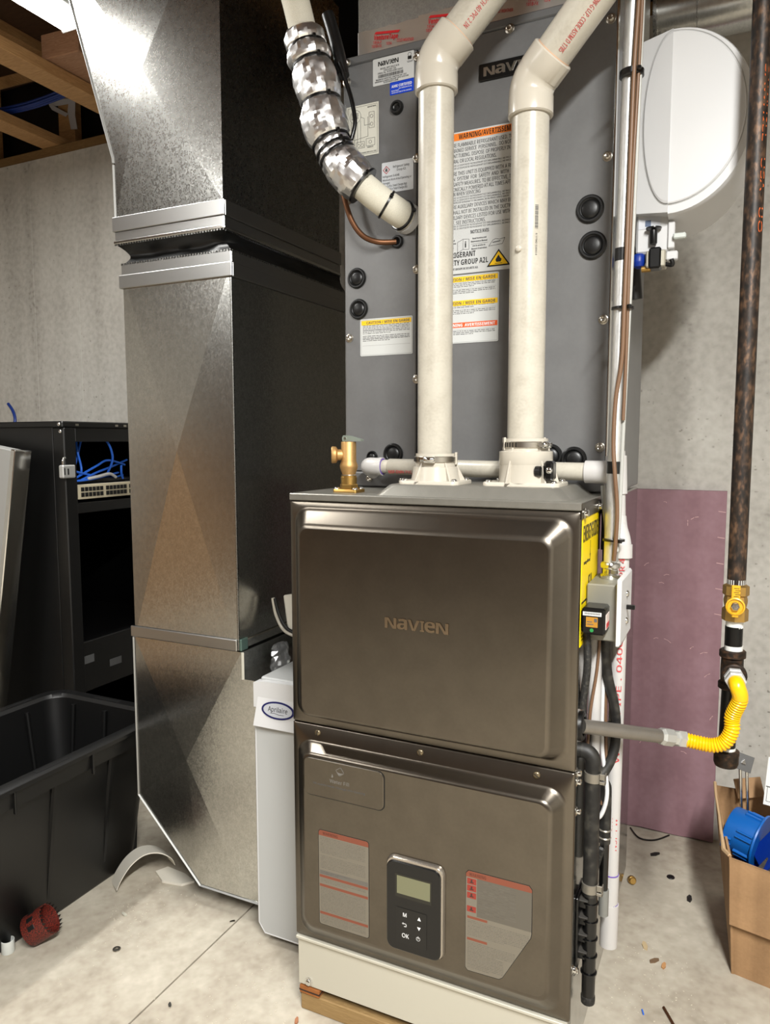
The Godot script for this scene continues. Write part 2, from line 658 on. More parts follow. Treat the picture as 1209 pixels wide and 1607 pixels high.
	M.red_paint = mat(Color(0.62, 0.15, 0.10), 0.5)
	M.red_dirty = tri_tex(mat(Color(1, 1, 1), 0.55), ramp_tex([mid, fine], [0.6, 0.4], [[0.42, Color(0.08, 0.065, 0.055)], [0.52, Color(0.40, 0.12, 0.08)], [0.8, Color(0.62, 0.20, 0.13)]]), V(0.08, 0.08, 0.08))
	M.lcd = mat(Color(0.43, 0.43, 0.33), 0.25)
	M.scrap_white = mat(Color(0.84, 0.82, 0.77), 0.8)
	M.purple = mat(Color(0.40, 0.30, 0.62), 0.4)
	M.glow = mat(Color(1, 1, 1), 0.5)
	M.glow.emission_enabled = true
	M.glow.emission = Color(1.0, 0.985, 0.95)
	M.glow.emission_energy_multiplier = 14.0
	var bag := mat(Color(0.92, 0.93, 0.94, 0.08), 0.12)
	bag.transparency = BaseMaterial3D.TRANSPARENCY_ALPHA
	M.clear_bag = bag
	# white knit jacket of the pipe insulation
	var weave := ramp_tex([grit, fine], [0.5, 0.5], [[0.2, Color(0.74, 0.72, 0.66)], [0.8, Color(0.88, 0.865, 0.80)]])
	M.jacket = tri_tex(mat(Color(1, 1, 1), 0.75), weave, V(0.08, 0.08, 0.08))


func streak_field(s: PackedFloat32Array) -> PackedFloat32Array:
	var o := PackedFloat32Array()
	o.resize(512 * 512)
	for y in 512:
		for x in 512:
			o[y * 512 + x] = s[8 * 512 + x]
	return o


# ---- room -----------------------------------------------------------------------------------------------
func room() -> void:
	var b := mb()
	# slab in fields parted by a saw-cut joint, so that the groove is a real gap
	b.span(V(-3.5, -0.12, -2.45), V(-1.0265, 0.0, 2.6))
	b.span(V(-1.0225, -0.12, -2.45), V(1.9, 0.0, 2.6))
	var fl := structure("floor", b, M.slab)
	var j := mb().span(V(-1.0265, -0.12, -2.45), V(-1.0225, -0.004, 2.6))
	part("joint_filler", j, M.plywood, fl)
	structure("wall_back", mb().span(V(-3.5, -0.12, -2.42), V(1.9, 2.25, -2.2)), M.concrete)
	part("form_seam", mb().span(V(-2.655, 0.0, -2.203), V(-2.648, 2.25, -2.1985), 0.001), M.concrete, get_node("wall_back"))
	part("form_seam", mb().span(V(-2.40, 0.0, -2.2025), V(-2.396, 2.25, -2.1985), 0.001), M.concrete, get_node("wall_back"))
	structure("wall_left", mb().span(V(-3.7, -0.12, -2.42), V(-3.5, 2.25, 2.8)), M.concrete)
	structure("wall_right", mb().span(V(1.9, -0.12, -2.42), V(2.1, 2.25, 2.8)), M.concrete)
	# framed partition behind the viewer, sheathed with boards
	structure("wall_front", mb().span(V(-3.5, -0.12, 2.6), V(1.9, 2.25, 2.8)), M.plywood)
	structure("trim_1", mb().span(V(-3.6, 2.25, -2.36), V(1.95, 2.289, -2.205), 0.003), M.sill)
	structure("trim_2", mb().span(V(-3.66, 2.25, 2.62), V(2.05, 2.289, 2.76), 0.003), M.wood)
	structure("trim_3", mb().span(V(-3.66, 2.25, -2.2), V(-3.52, 2.289, 2.6), 0.003), M.wood)
	structure("trim_4", mb().span(V(1.92, 2.25, -2.2), V(2.06, 2.289, 2.6), 0.003), M.wood)
	structure("ceiling", mb().span(V(-3.7, 2.648, -2.42), V(2.1, 2.67, 2.8)), M.plywood)
	structure("trim_5", mb().span(V(-3.7, 2.289, -2.42), V(2.1, 2.648, -2.36)), M.poly_black)
	structure("trim_6", mb().span(V(-3.7, 2.289, 2.76), V(2.1, 2.648, 2.8)), M.poly_black)
	structure("trim_7", mb().span(V(-3.7, 2.289, -2.36), V(-3.66, 2.648, 2.76)), M.poly_black)
	structure("trim_8", mb().span(V(2.06, 2.289, -2.36), V(2.1, 2.648, 2.76)), M.poly_black)
	# open-web floor trusses run from the back wall towards the viewer
	var names := {-2.53: "second wooden floor truss from the left, above the black rack", -2.08: "wooden floor truss nearest the lit tube lamp on its left, with knots", -1.62: "wooden floor truss directly above the lit tube lamp"}
	var k := 0
	for x in [-3.0, -2.53, -2.08, -1.62, -0.90, -0.12, 0.45, 0.95, 1.45]:
		var lab: String = names.get(x, "wooden floor truss overhead, outside the picture to the right" if x > -1.5 else "leftmost wooden floor truss, almost out of the picture")
		var t := thing("floor_truss", lab, "truss", V(x, 2.289, -2.3), "floor trusses overhead")
		part("bottom_chord", mb().span(V(x - 0.0445, 2.289, -2.33), V(x + 0.0445, 2.327, 2.74), 0.002), M.wood, t)
		part("top_chord", mb().span(V(x - 0.0445, 2.61, -2.33), V(x + 0.0445, 2.648, 2.74), 0.002), M.wood, t)
		part("end_post", mb().span(V(x - 0.0445, 2.327, -2.33), V(x + 0.0445, 2.61, -2.292), 0.002), M.wood, t)
		var z := -2.25
		var s := 1
		while z < 2.3:
			var y0 := 2.34 if s > 0 else 2.60
			var y1 := 2.60 if s > 0 else 2.34
			if k % 2 == 1:
				y0 = 4.94 - y0
				y1 = 4.94 - y1
			var a := V(x, y0, z)
			var e := V(x, y1, z + 0.42)
			var w := mb()
			w.xf = along((a + e) * 0.5, e - a)
			w.box(Vector3.ZERO, V(0.086, (e - a).length(), 0.036), 0.002)
			part("web", w, M.wood, t)
			z += 0.46
			s = -s
		k += 1


# ---- lamps ----------------------------------------------------------------------------------------------
func tube_lamp(x: float, y: float, z0: float, z1: float, energy: float, label: String) -> void:
	var zc := (z0 + z1) * 0.5
	var len := z1 - z0
	var t := thing("tube_lamp", label, "lamp", V(x, y, zc), "long tube lamps under the trusses")
	part("housing", mb().plates([[x - 0.035, y + 0.028, x + 0.035, y + 0.06, 0.004, z0], [x - 0.035, y + 0.028, x + 0.035, y + 0.06, 0.004, z1]]), M.white_enamel, t)
	part("diffuser", mb().plates([[x - 0.04, y, x + 0.04, y + 0.028, 0.012, z0 + 0.012], [x - 0.04, y, x + 0.04, y + 0.028, 0.012, z1 - 0.012]]), M.glow, t, "glowing white diffuser")
	for z in [z0, z1]:
		part("end_cap", mb().span(V(x - 0.042, y - 0.002, z - 0.004 + (0.012 if z == z0 else -0.012) * 0.5), V(x + 0.042, y + 0.032, z + 0.004 + (0.012 if z == z0 else -0.012) * 0.5), 0.003), M.white_plastic, t)
	for z in [z0 + 0.12, z1 - 0.12]:
		part("hanger", mb().span(V(x - 0.012, y + 0.06, z - 0.01), V(x + 0.012, 2.289, z + 0.01)), M.chrome, t)
	var l := AreaLight3D.new()
	l.name = "lamp_light"
	l.area_size = Vector2(0.08, len - 0.03)
	l.light_energy = energy
	l.light_color = Color(1.0, 0.998, 0.985)
	l.shadow_enabled = true
	l.area_range = 9.0
	t.add_child(l)
	l.position = V(0, -0.004, 0)
	l.rotation_degrees = Vector3(-90, 0, 0)


# ---- small shared hardware ------------------------------------------------------------------------------
func hardware() -> void:
	# built along +y, laid along +z when placed on a front
	M.hex_screw = mesh_of(mb().lathe([[0.0085, 0.0], [0.0088, 0.0012], [0.006, 0.0024], [0.0056, 0.0024], [0.0056, 0.0062], [0.0040, 0.0072], [0.0022, 0.0064], [0.0, 0.0064]], 12, 0.8))
	M.pan_screw = mesh_of(mb().lathe([[0.0058, 0.0], [0.0058, 0.0012], [0.0046, 0.0030], [0.0022, 0.0040], [0.0, 0.0042]], 12, 0.5))
	var sl := mb().lathe([[0.0062, 0.0], [0.0062, 0.0018], [0.0046, 0.0034], [0.0, 0.0040]], 16, 0.5)
	M.slot_screw = mesh_of(sl)
	M.slot = mesh_of(mb().box(V(0, 0.0036, 0), V(0.010, 0.0014, 0.0015)))


const TO_FRONT := Vector3(90, 0, 0)


func facing(p: Vector3, dir := "z") -> Transform3D:
	match dir:
		"z": return Transform3D(Basis.from_euler(Vector3(PI / 2, 0, 0)), p)
		"x": return Transform3D(Basis.from_euler(Vector3(0, 0, -PI / 2)), p)
		"-x": return Transform3D(Basis.from_euler(Vector3(0, 0, PI / 2)), p)
	return Transform3D(Basis(), p)


func grommet(called: String, x: float, y: float, z: float, r: float, parent: Node3D, open := false) -> void:
	var g := mb().at(V(x, y, z), TO_FRONT)
	if open:
		g.lathe([[r, 0.0], [r, 0.004], [r * 0.86, 0.0075], [r * 0.62, 0.0075], [r * 0.55, 0.004], [r * 0.4, 0.003], [r * 0.3, 0.001], [0.0, 0.001]], 28)
	else:
		g.lathe([[r, 0.0], [r, 0.003], [r * 0.9, 0.0055], [r * 0.78, 0.0055], [r * 0.72, 0.003], [r * 0.66, 0.0022], [r * 0.62, 0.0035], [r * 0.45, 0.005], [r * 0.2, 0.0058], [0.0, 0.006]], 32)
	part(called, g, M.black_rubber, parent, "black rubber plug")


# ---- furnace ----------------------------------------------------------------------------------------------
func furnace() -> void:
	var x0 := -0.752
	var x1 := -0.219
	var zf := -1.164
	var zb := -1.865
	var t := thing("furnace", "dark steel condensing furnace with embossed front panels and a small control pad", "furnace", V(-0.4855, 0.0, -1.5))
	# cabinet shell in the rear, folded sheet
	part("cabinet", mb().span(V(x0 + 0.003, 0.052, zb), V(x1 - 0.0, 1.012, zf - 0.008), 0.003), M.zinc_smooth, t, "smooth bare metal cabinet sides")
	# upper front panel
	var up := mb()
	up.plates([[x0, 0.592, x1, 1.0125, 0.003, zf - 0.010], [x0, 0.592, x1, 1.0125, 0.003, zf - 0.002], [x0 + 0.002, 0.594, x1 - 0.002, 1.0105, 0.003, zf],
		[-0.742, 0.604, -0.229, 1.0025, 0.028, zf], [-0.739, 0.607, -0.2335, 0.9985, 0.027, zf + 0.0015], [-0.735, 0.611, -0.2375, 0.9945, 0.026, zf + 0.005],
		[-0.722, 0.6165, -0.2545, 0.9755, 0.020, zf + 0.023], [-0.719, 0.619, -0.2575, 0.9705, 0.018, zf + 0.0268], [-0.714, 0.623, -0.2625, 0.9655, 0.016, zf + 0.028]], true, true, 0.55, 8)
	var upo := part("upper_panel", up, M.steel, t, "embossed dark metallic upper front panel")
	part("brand_lettering", mb().wordmark(-0.543, 0.8015, zf + 0.0281, 0.0185, 0.117, M.bold, 0.0016), mat(Color(0.62, 0.55, 0.47), 0.12, 1.0), upo, "polished metal lettering")
	# lower front panel
	var lo := mb()
	lo.plates([[x0, 0.160, x1, 0.5905, 0.003, zf - 0.010], [x0, 0.160, x1, 0.5905, 0.003, zf - 0.002], [x0 + 0.002, 0.162, x1 - 0.002, 0.5885, 0.003, zf],
		[-0.741, 0.169, -0.230, 0.5615, 0.030, zf], [-0.7385, 0.172, -0.2335, 0.5590, 0.029, zf + 0.0015], [-0.7355, 0.178, -0.2370, 0.5560, 0.028, zf + 0.005],
		[-0.7205, 0.198, -0.2475, 0.5470, 0.022, zf + 0.0205], [-0.7175, 0.203, -0.2505, 0.5445, 0.020, zf + 0.0240], [-0.713, 0.208, -0.2555, 0.5405, 0.018, zf + 0.025]], true, true, 0.55, 8)
	var loo := part("lower_panel", lo, M.steel, t, "embossed dark metallic lower front panel")
	var zp := zf + 0.025
	for x in [-0.697, -0.488, -0.281]:
		var s := piece("panel_screw", M.slot_screw, mat(Color(0.52, 0.47, 0.38), 0.35, 0.9), t, facing(V(x, 0.5765, zf)))
		piece("slot", M.slot, M.steel_dark, s, Transform3D(facing(V(x, 0.5765, zf)).basis * Basis(Vector3.UP, 0.35 + x), V(x, 0.5765, zf)))
		s.get_child(0).transform = Transform3D(Basis(Vector3.UP, 0.35 + x * 3.0), Vector3.ZERO)
	# water-fill door: a plate that stands in a groove
	var door := mb().plates([[-0.713, 0.467, -0.5475, 0.5385, 0.012, zp - 0.001], [-0.713, 0.467, -0.5475, 0.5385, 0.012, zp + 0.0010], [-0.7115, 0.4685, -0.549, 0.537, 0.010, zp + 0.0018]])
	var dr := part("fill_door", door, M.steel, loo, "small door in the upper left of the panel")
	part("door_gap", mb().plates([[-0.7125, 0.4655, -0.5455, 0.5395, 0.013, zp - 0.001], [-0.7125, 0.4655, -0.5455, 0.5395, 0.013, zp + 0.0004]]), M.ink, loo, "dark gap round the door")
	var dz := zp + 0.0018
	var pr := mb()
	pr.line([Vector2(-0.644, 0.524), Vector2(-0.634, 0.531), Vector2(-0.627, 0.521), Vector2(-0.637, 0.514), Vector2(-0.644, 0.524)], 0.0009, dz)
	pr.prism(PackedVector2Array([Vector2(-0.641, 0.521), Vector2(-0.637, 0.5155), Vector2(-0.629, 0.5205), Vector2(-0.635, 0.5195)]), dz, dz + 0.0003)
	pr.prism(PackedVector2Array([Vector2(-0.6535, 0.5095), Vector2(-0.651, 0.5085), Vector2(-0.6495, 0.511), Vector2(-0.6515, 0.5155)]), dz, dz + 0.0003)
	pr.text("Water Fill", -0.657, 0.4985, dz, 0.0062, M.sans, 0.040)
	part("door_print", pr, mat(Color(0.42, 0.41, 0.39), 0.4), dr, "pale printed pouring symbol and words")
	part("door_small_print", mb().text("Fill supply water through this opening", -0.692, 0.4895, dz, 0.0034, M.sans, 0.108), M.ink_grey, dr)
	# two printed warning labels
	var tan := Color(0.43, 0.405, 0.36)
	var im := blank(330, 570, tan)
	var red := Color(0.46, 0.24, 0.17)
	var gr := Color(0.27, 0.255, 0.23)
	im.fill_rect(Rect2i(0, 0, 330, 32), red)
	rows(im, 10, 40, 300, 96, 9, gr, 1)
	rows(im, 10, 150, 300, 84, 9, gr, 2)
	im.fill_rect(Rect2i(4, 240, 322, 26), Color(0.37, 0.355, 0.33))
	rows(im, 10, 246, 200, 14, 9, Color(0.2, 0.2, 0.2), 3)
	im.fill_rect(Rect2i(4, 268, 322, 16), red)
	rows(im, 10, 289, 300, 30, 9, gr, 4)
	im.fill_rect(Rect2i(4, 324, 322, 16), red)
	rows(im, 10, 346, 300, 140, 9, gr, 5)
	im.fill_rect(Rect2i(4, 492, 322, 16), red)
	rows(im, 10, 512, 300, 50, 9, gr, 6)
	part("label_border", mb().plates([[-0.6835, 0.2155, -0.5775, 0.4025, 0.006, zp - 0.0005], [-0.6835, 0.2155, -0.5775, 0.4025, 0.006, zp + 0.0002]]), M.ink, loo)
	var l1 := part("warning_label", mb().prism(MB.rrect(-0.6825, 0.2165, -0.5785, 0.4015, 0.005), zp - 0.0004, zp + 0.0004), label_mat(im, 0.3), loo, "tall beige warning label with red bars")
	part("heading", mb().text("WARNING", -0.674, 0.3935, zp + 0.0004, 0.0055, M.bold, 0.032, 0.0001), mat(Color(0.33, 0.15, 0.10), 0.5), l1)
	var im2 := blank(350, 560, tan)
	im2.fill_rect(Rect2i(0, 0, 350, 34), red)
	im2.fill_rect(Rect2i(60, 34, 290, 212), Color(0.34, 0.32, 0.285))
	for yy in [40, 78, 118, 194]:
		im2.fill_rect(Rect2i(6, yy, 50, 33), Color(0.52, 0.17, 0.13))
		im2.fill_rect(Rect2i(26, yy + 6, 9, 20), Color(0.2, 0.13, 0.12))
		im2.fill_rect(Rect2i(20, yy + 20, 22, 6), Color(0.2, 0.13, 0.12))
	rows(im2, 68, 44, 200, 190, 12, gr, 7)
	im2.fill_rect(Rect2i(8, 250, 110, 14), red)
	rows(im2, 10, 272, 330, 90, 9, gr, 8)
	im2.fill_rect(Rect2i(8, 372, 110, 14), red)
	rows(im2, 10, 394, 260, 60, 9, gr, 9)
	rows(im2, 10, 456, 200, 90, 9, gr, 10)
	var outl := PackedVector2Array([Vector2(-0.388, 0.217), Vector2(-0.333, 0.2185), Vector2(-0.327, 0.223), Vector2(-0.2805, 0.307), Vector2(-0.279, 0.314), Vector2(-0.279, 0.391), Vector2(-0.284, 0.397), Vector2(-0.388, 0.397), Vector2(-0.3925, 0.392), Vector2(-0.3925, 0.222)])
	var bord := PackedVector2Array()
	for p in outl:
		bord.append(p + (p - Vector2(-0.34, 0.31)).normalized() * 0.0012)
	part("label_border", mb().prism(bord, zp - 0.0005, zp + 0.0002), M.ink, loo)
	var l2 := part("warning_label", mb().prism(outl, zp - 0.0004, zp + 0.0004), label_mat(im2, 0.3), loo, "beige warning label with red pictograms and a cut-off corner")
	part("heading", mb().text("WARNING", -0.387, 0.3885, zp + 0.0004, 0.0055, M.bold, 0.030, 0.0001), mat(Color(0.33, 0.15, 0.10), 0.5), l2)
	# control pad
	var cp := part("control_bezel", mb().plates([[-0.5405, 0.2195, -0.4300, 0.3925, 0.016, zp - 0.002], [-0.5405, 0.2195, -0.4300, 0.3925, 0.016, zp + 0.003], [-0.538, 0.222, -0.4325, 0.390, 0.015, zp + 0.007]]), mat(Color(0.72, 0.69, 0.65), 0.25, 0.9), loo, "pale metal surround of the control pad")
	part("control_face", mb().plates([[-0.538, 0.2205, -0.4355, 0.3855, 0.014, zp + 0.004], [-0.538, 0.2205, -0.4355, 0.3855, 0.014, zp + 0.0085], [-0.5365, 0.222, -0.437, 0.384, 0.013, zp + 0.0095]]), M.black_plastic, cp, "glossy black control face")
	var cz := zp + 0.0095
	part("display_surround", mb().span(V(-0.521, 0.321, cz - 0.001), V(-0.452, 0.3635, cz + 0.0003)), mat(Color(0.12, 0.115, 0.09), 0.3), cp)
	part("display", mb().span(V(-0.5175, 0.3275, cz - 0.001), V(-0.4545, 0.3605, cz + 0.0006)), M.lcd, cp, "olive liquid-crystal display")
	part("key_frame", mb().plates([[-0.5205, 0.234, -0.460, 0.3025, 0.003, cz - 0.001], [-0.5205, 0.234, -0.460, 0.3025, 0.003, cz + 0.0002]]), M.ink, cp)
	part("key_pad", mb().plates([[-0.5195, 0.235, -0.461, 0.3015, 0.003, cz - 0.001], [-0.5195, 0.235, -0.461, 0.3015, 0.003, cz + 0.0006]]), mat(Color(0.05, 0.048, 0.046), 0.35), cp)
	var kz := cz + 0.0006
	var ic := mb()
	ic.text("M", -0.5055, 0.2865, kz, 0.0068, M.sans)
	ic.text("OK", -0.5075, 0.2475, kz, 0.0074, M.sans)
	ic.line([Vector2(-0.506, 0.2735), Vector2(-0.4995, 0.2735), Vector2(-0.4995, 0.2685), Vector2(-0.503, 0.2685)], 0.001, kz)
	ic.prism(PackedVector2Array([Vector2(-0.5075, 0.2735), Vector2(-0.505, 0.2715), Vector2(-0.505, 0.2755)]), kz, kz + 0.0003)
	ic.prism(PackedVector2Array([Vector2(-0.478, 0.287), Vector2(-0.4715, 0.287), Vector2(-0.4748, 0.2935)]), kz, kz + 0.0003)
	ic.prism(PackedVector2Array([Vector2(-0.475, 0.2685), Vector2(-0.4718, 0.2745), Vector2(-0.4783, 0.2745)]), kz, kz + 0.0003)
	var arc := []
	for q in 13:
		var a := -PI * 0.28 + PI * 1.56 * q / 12 + PI
		arc.append(Vector2(-0.4765, 0.2525) + Vector2(cos(a - PI / 2), sin(a - PI / 2)) * 0.0034)
	arc = []
	for q in 13:
		var a := PI / 2 + 0.55 + (TAU - 1.1) * q / 12
		arc.append(Vector2(-0.4765, 0.2525) + Vector2(cos(a), sin(a)) * 0.0034)
	ic.line(arc, 0.0009, kz)
	ic.line([Vector2(-0.4765, 0.2525), Vector2(-0.4765, 0.2568)], 0.0009, kz)
	part("key_symbols", ic, M.ink_white, cp, "white key symbols")
	# lid with a folded front lip and side flange
	part("lid", mb().span(V(x0 - 0.001, 1.0135, -1.385), V(x1 + 0.0015, 1.0265, zf + 0.0015), 0.0015), M.lid_steel, t, "flat metal lid")
	part("lid_flange", mb().span(V(x1 - 0.001, 1.000, -1.330), V(x1 + 0.002, 1.0255, zf + 0.001), 0.0008), M.steel, t)
	for q in [[1.009, -1.180], [1.010, -1.305]]:
		piece("lid_screw", M.hex_screw, M.chrome, t, facing(V(x1 + 0.002, q[0], q[1]), "x"))
	# raised pan under the vent flanges
	part("vent_pan", plates_up([[-0.585, -1.375, -0.238, -1.176, 0.016, 1.0262], [-0.583, -1.374, -0.240, -1.178, 0.016, 1.028], [-0.566, -1.368, -0.258, -1.188, 0.018, 1.044], [-0.562, -1.366, -0.262, -1.191, 0.018, 1.0458]]), M.lid_steel, t, "raised grey pan in the lid")
	# loose base channel under the panels
	part("base_channel", mb().span(V(x0 + 0.002, 0.053, zf - 0.02), V(x1 - 0.006, 0.154, zf - 0.003), 0.002), M.zinc_dull, t, "pale dull sheet-metal base strip")
	part("base_lip", mb().span(V(x0 + 0.002, 0.152, zf - 0.02), V(x1 - 0.004, 0.158, zf + 0.004), 0.001), M.zinc_dull, t)
	piece("base_screw", M.hex_screw, M.chrome, t, facing(V(-0.725, 0.064, zf - 0.003)))
	# fasteners down the right side edge
	for q in [[0.571, -1.18], [0.520, -1.182], [0.245, -1.18], [0.585, -1.181]]:
		piece("side_screw", M.hex_screw, M.chrome, t, facing(V(x1, q[0], q[1]), "x"))
	# yellow energy label on the right side
	var el := part("energy_label", mb().span(V(x1 - 0.0002, 0.795, -1.318), V(x1 + 0.0009, 1.000, -1.174)), M.energy_yellow, t, "bright yellow energy rating sheet")
	var tx := mb()
	tx.xf = Transform3D(Basis(Vector3(0, 0, -1), Vector3.UP, Vector3.RIGHT), V(x1 + 0.0009, 0, 0))
	tx.text("ENERGYGUIDE", 1.182, 0.962, 0.0, 0.026, M.bold, 0.13)
	tx.text("Heating efficiency", 1.19, 0.925, 0.0, 0.005, M.sans)
	tx.text("97.0", 1.232, 0.880, 0.0, 0.022, M.bold, 0.03)
	tx.line([Vector2(1.244, 0.958), Vector2(1.244, 0.935)], 0.0022, 0.0)
	tx.prism(PackedVector2Array([Vector2(1.240, 0.937), Vector2(1.244, 0.929), Vector2(1.248, 0.937)]), 0.0, 0.0003)
	tx.line([Vector2(1.180, 0.865), Vector2(1.312, 0.865)], 0.003, 0.0)
	for q in 9:
		tx.line([Vector2(1.182, 0.852 - q * 0.006), Vector2(1.24 + 0.05 * fmod(q * 0.37, 1.0), 0.852 - q * 0.006)], 0.0012, 0.0)
	part("energy_print", tx, M.ink, el)


# plates laid flat, growing upwards: each [x0, z0, x1, z1, radius, y]
func plates_up(list: Array) -> MB:
	var b := mb()
	var rings := []
	for q in list:
		var ring := PackedVector3Array()
		for p in MB.rrect(q[0], -q[3], q[2], -q[1], q[4], 6):
			ring.append(V(p.x, q[5], -p.y))
		rings.append(ring)
	return b.loft(rings, true, true, 0.6)


# ---- evaporator coil cabinet behind it --------------------------------------------------------------------
func coil() -> void:
	var z := -1.38
	var t := thing("coil_cabinet", "grey painted coil cabinet covered in warning labels, standing behind the vent pipes", "cabinet", V(-0.4845, 1.027, -1.62))
	part("body", mb().span(V(-0.7495, 1.018, -1.868), V(-0.2195, 1.878, z - 0.012), 0.002), M.coil_grey, t)
	part("service_panel", mb().span(V(-0.7505, 1.060, z - 0.013), V(-0.5905, 1.868, z), 0.002), M.coil_grey, t, "narrow left front panel")
	part("front_panel", mb().span(V(-0.5885, 1.060, z - 0.013), V(-0.2195, 1.868, z), 0.002), M.coil_grey, t, "wide right front panel")
	part("top_flange", mb().span(V(-0.7505, 1.869, z - 0.013), V(-0.2195, 1.886, z - 0.001), 0.003), M.coil_edge, t)
	part("bottom_rail", mb().span(V(-0.7505, 1.0275, z - 0.013), V(-0.2195, 1.0585, z + 0.002), 0.003), M.coil_edge, t)
	part("side_trim", mb().span(V(-0.2200, 1.062, z - 0.016), V(-0.2165, 1.878, z + 0.0008), 0.001), M.chrome, t)
	for q in [[-0.742, 1.874], [-0.742, 1.838], [-0.742, 1.609], [-0.740, 1.334], [-0.407, 1.864], [-0.229, 1.840], [-0.229, 1.614], [-0.229, 1.336], [-0.229, 1.110], [-0.589, 1.855], [-0.589, 1.668], [-0.589, 1.458], [-0.589, 1.245], [-0.695, 1.045], [-0.62, 1.041]]:
		piece("hex_screw", M.hex_screw, M.nickel, t, facing(V(q[0], q[1], z)))
	for q in [[-0.7215, 1.453, 0.0205], [-0.7175, 1.391, 0.0205], [-0.2565, 1.529, 0.0245], [-0.2505, 1.466, 0.0245], [-0.640, 1.096, 0.0215], [-0.688, 1.090, 0.012], [-0.318, 1.094, 0.0225], [-0.275, 1.088, 0.0235]]:
		grommet("knockout_plug", q[0], q[1], z, q[2], t)
	grommet("cable_grommet", -0.631, 1.769, z, 0.0135, t, true)
	grommet("tube_grommet", -0.630, 1.515, z, 0.0125, t, true)
	# rating plate
	var zl := z + 0.0008
	var a := part("rating_label", mb().prism(MB.rrect(-0.6835, 1.818, -0.5955, 1.8685, 0.002), z - 0.0005, zl), M.label_white, t, "white rating label with bar code")
	var p := mb()
	p.wordmark(-0.672, 1.8535, zl, 0.0082, 0.044, M.bold)
	p.text("MODEL NPFC36U21ACB", -0.667, 1.8465, zl, 0.0030, M.sans, 0.040)
	p.text("CASED EVAP COIL", -0.660, 1.8425, zl, 0.0030, M.sans, 0.027)
	p.text("SERIAL No. 4709S24380156003", -0.673, 1.8385, zl, 0.0030, M.sans, 0.054)
	p.text("MAXIMUM OPERATING TEMPERATURE 150 F", -0.677, 1.8272, zl, 0.0026, M.sans, 0.066)
	p.text("MAXIMUM ALLOWABLE PRESSURE SUPPLY & RETURN", -0.679, 1.8235, zl, 0.0026, M.sans, 0.072)
	p.text("REFRIGERANT R-454B", -0.660, 1.8200, zl, 0.0026, M.sans, 0.031)
	var rng := RandomNumberGenerator.new()
	rng.seed = 5
	var bx := -0.672
	while bx < -0.618:
		var w := rng.randf_range(0.0004, 0.0012)
		p.prism(PackedVector2Array([Vector2(bx, 1.8312), Vector2(bx + w, 1.8312), Vector2(bx + w, 1.8372), Vector2(bx, 1.8372)]), zl, zl + 0.0003)
		bx += w + rng.randf_range(0.0005, 0.0011)
	p.prism(MB.rrect(-0.6085, 1.8535, -0.6005, 1.8595, 0.0004), zl, zl + 0.0003)
	var ring := []
	for k in 13:
		ring.append(Vector2(-0.6045, 1.8625) + Vector2(cos(TAU * k / 12), sin(TAU * k / 12)) * 0.0034)
	p.line(ring, 0.0006, zl)
	p.line([Vector2(-0.610, 1.8505), Vector2(-0.598, 1.8505)], 0.0006, zl)
	p.line([Vector2(-0.609, 1.8485), Vector2(-0.599, 1.8485)], 0.0006, zl)
	part("rating_print", p, M.ink, a)
	var c := part("certificate_label", mb().prism(MB.rrect(-0.6465, 1.7945, -0.5960, 1.8185, 0.0015), z - 0.0005, zl), M.label_blue, t, "small blue certification sticker")
	var ct := mb()
	ct.text("AHRI CERTIFIED", -0.643, 1.8075, zl, 0.0050, M.bold, 0.043)
	ct.text("www.certified-directory.org", -0.628, 1.8035, zl, 0.0020, M.sans, 0.028)
	ct.text("Matched Systems", -0.643, 1.8005, zl, 0.0020, M.sans, 0.016)
	ct.text("tested and rated to the standard", -0.643, 1.7970, zl, 0.0020, M.sans, 0.042)
	part("certificate_print", ct, M.ink_white, c)
	# wiring diagram
	var d := part("wiring_diagram", mb().span(V(-0.7430, 1.690, z - 0.0005), V(-0.6715, 1.789, zl)), mat(Color(0.78, 0.77, 0.72), 0.6), t, "paper wiring diagram")
	var g := mb()
	var cc := Vector2(-0.723, 1.768)
	var cr := []
	for k in 21:
		cr.append(cc + Vector2(cos(TAU * k / 20), sin(TAU * k / 20)) * 0.0125)
	g.line(cr, 0.0005, zl)
	for q in [["REFRIGERANT", 1.7725], ["DETECTION", 1.7695], ["CONTROL", 1.7665], ["BOARD", 1.7635]]:
		g.text(q[0], -0.7315, q[1], zl, 0.0018, M.sans, 0.015)
	for k in 4:
		var xx := -0.732 + k * 0.0068
		g.line([Vector2(xx, 1.757 + (0.0 if k in [1, 2] else 0.002)), Vector2(xx, 1.713 + k * 0.001)], 0.0005, zl)
	g.line([Vector2(-0.711, 1.766), Vector2(-0.703, 1.762), Vector2(-0.703, 1.752), Vector2(-0.703, 1.749), Vector2(-0.689, 1.749)], 0.0005, zl)
	g.line([Vector2(-0.695, 1.764), Vector2(-0.695, 1.727), Vector2(-0.727, 1.7235)], 0.0005, zl)
	g.line([Vector2(-0.6925, 1.742), Vector2(-0.6925, 1.772), Vector2(-0.681, 1.772), Vector2(-0.681, 1.742), Vector2(-0.6925, 1.742)], 0.0005, zl)
	for q in [[-0.687, 1.764], [-0.687, 1.749], [-0.716, 1.7115], [-0.708, 1.7115], [-0.690, 1.7155]]:
		var s := []
		for k in 11:
			s.append(Vector2(q[0], q[1]) + Vector2(cos(TAU * k / 10), sin(TAU * k / 10)) * 0.0032)
		g.line(s, 0.0005, zl)
	g.line([Vector2(-0.721, 1.7065), Vector2(-0.721, 1.7185), Vector2(-0.703, 1.7185), Vector2(-0.703, 1.7065), Vector2(-0.721, 1.7065)], 0.0005, zl)
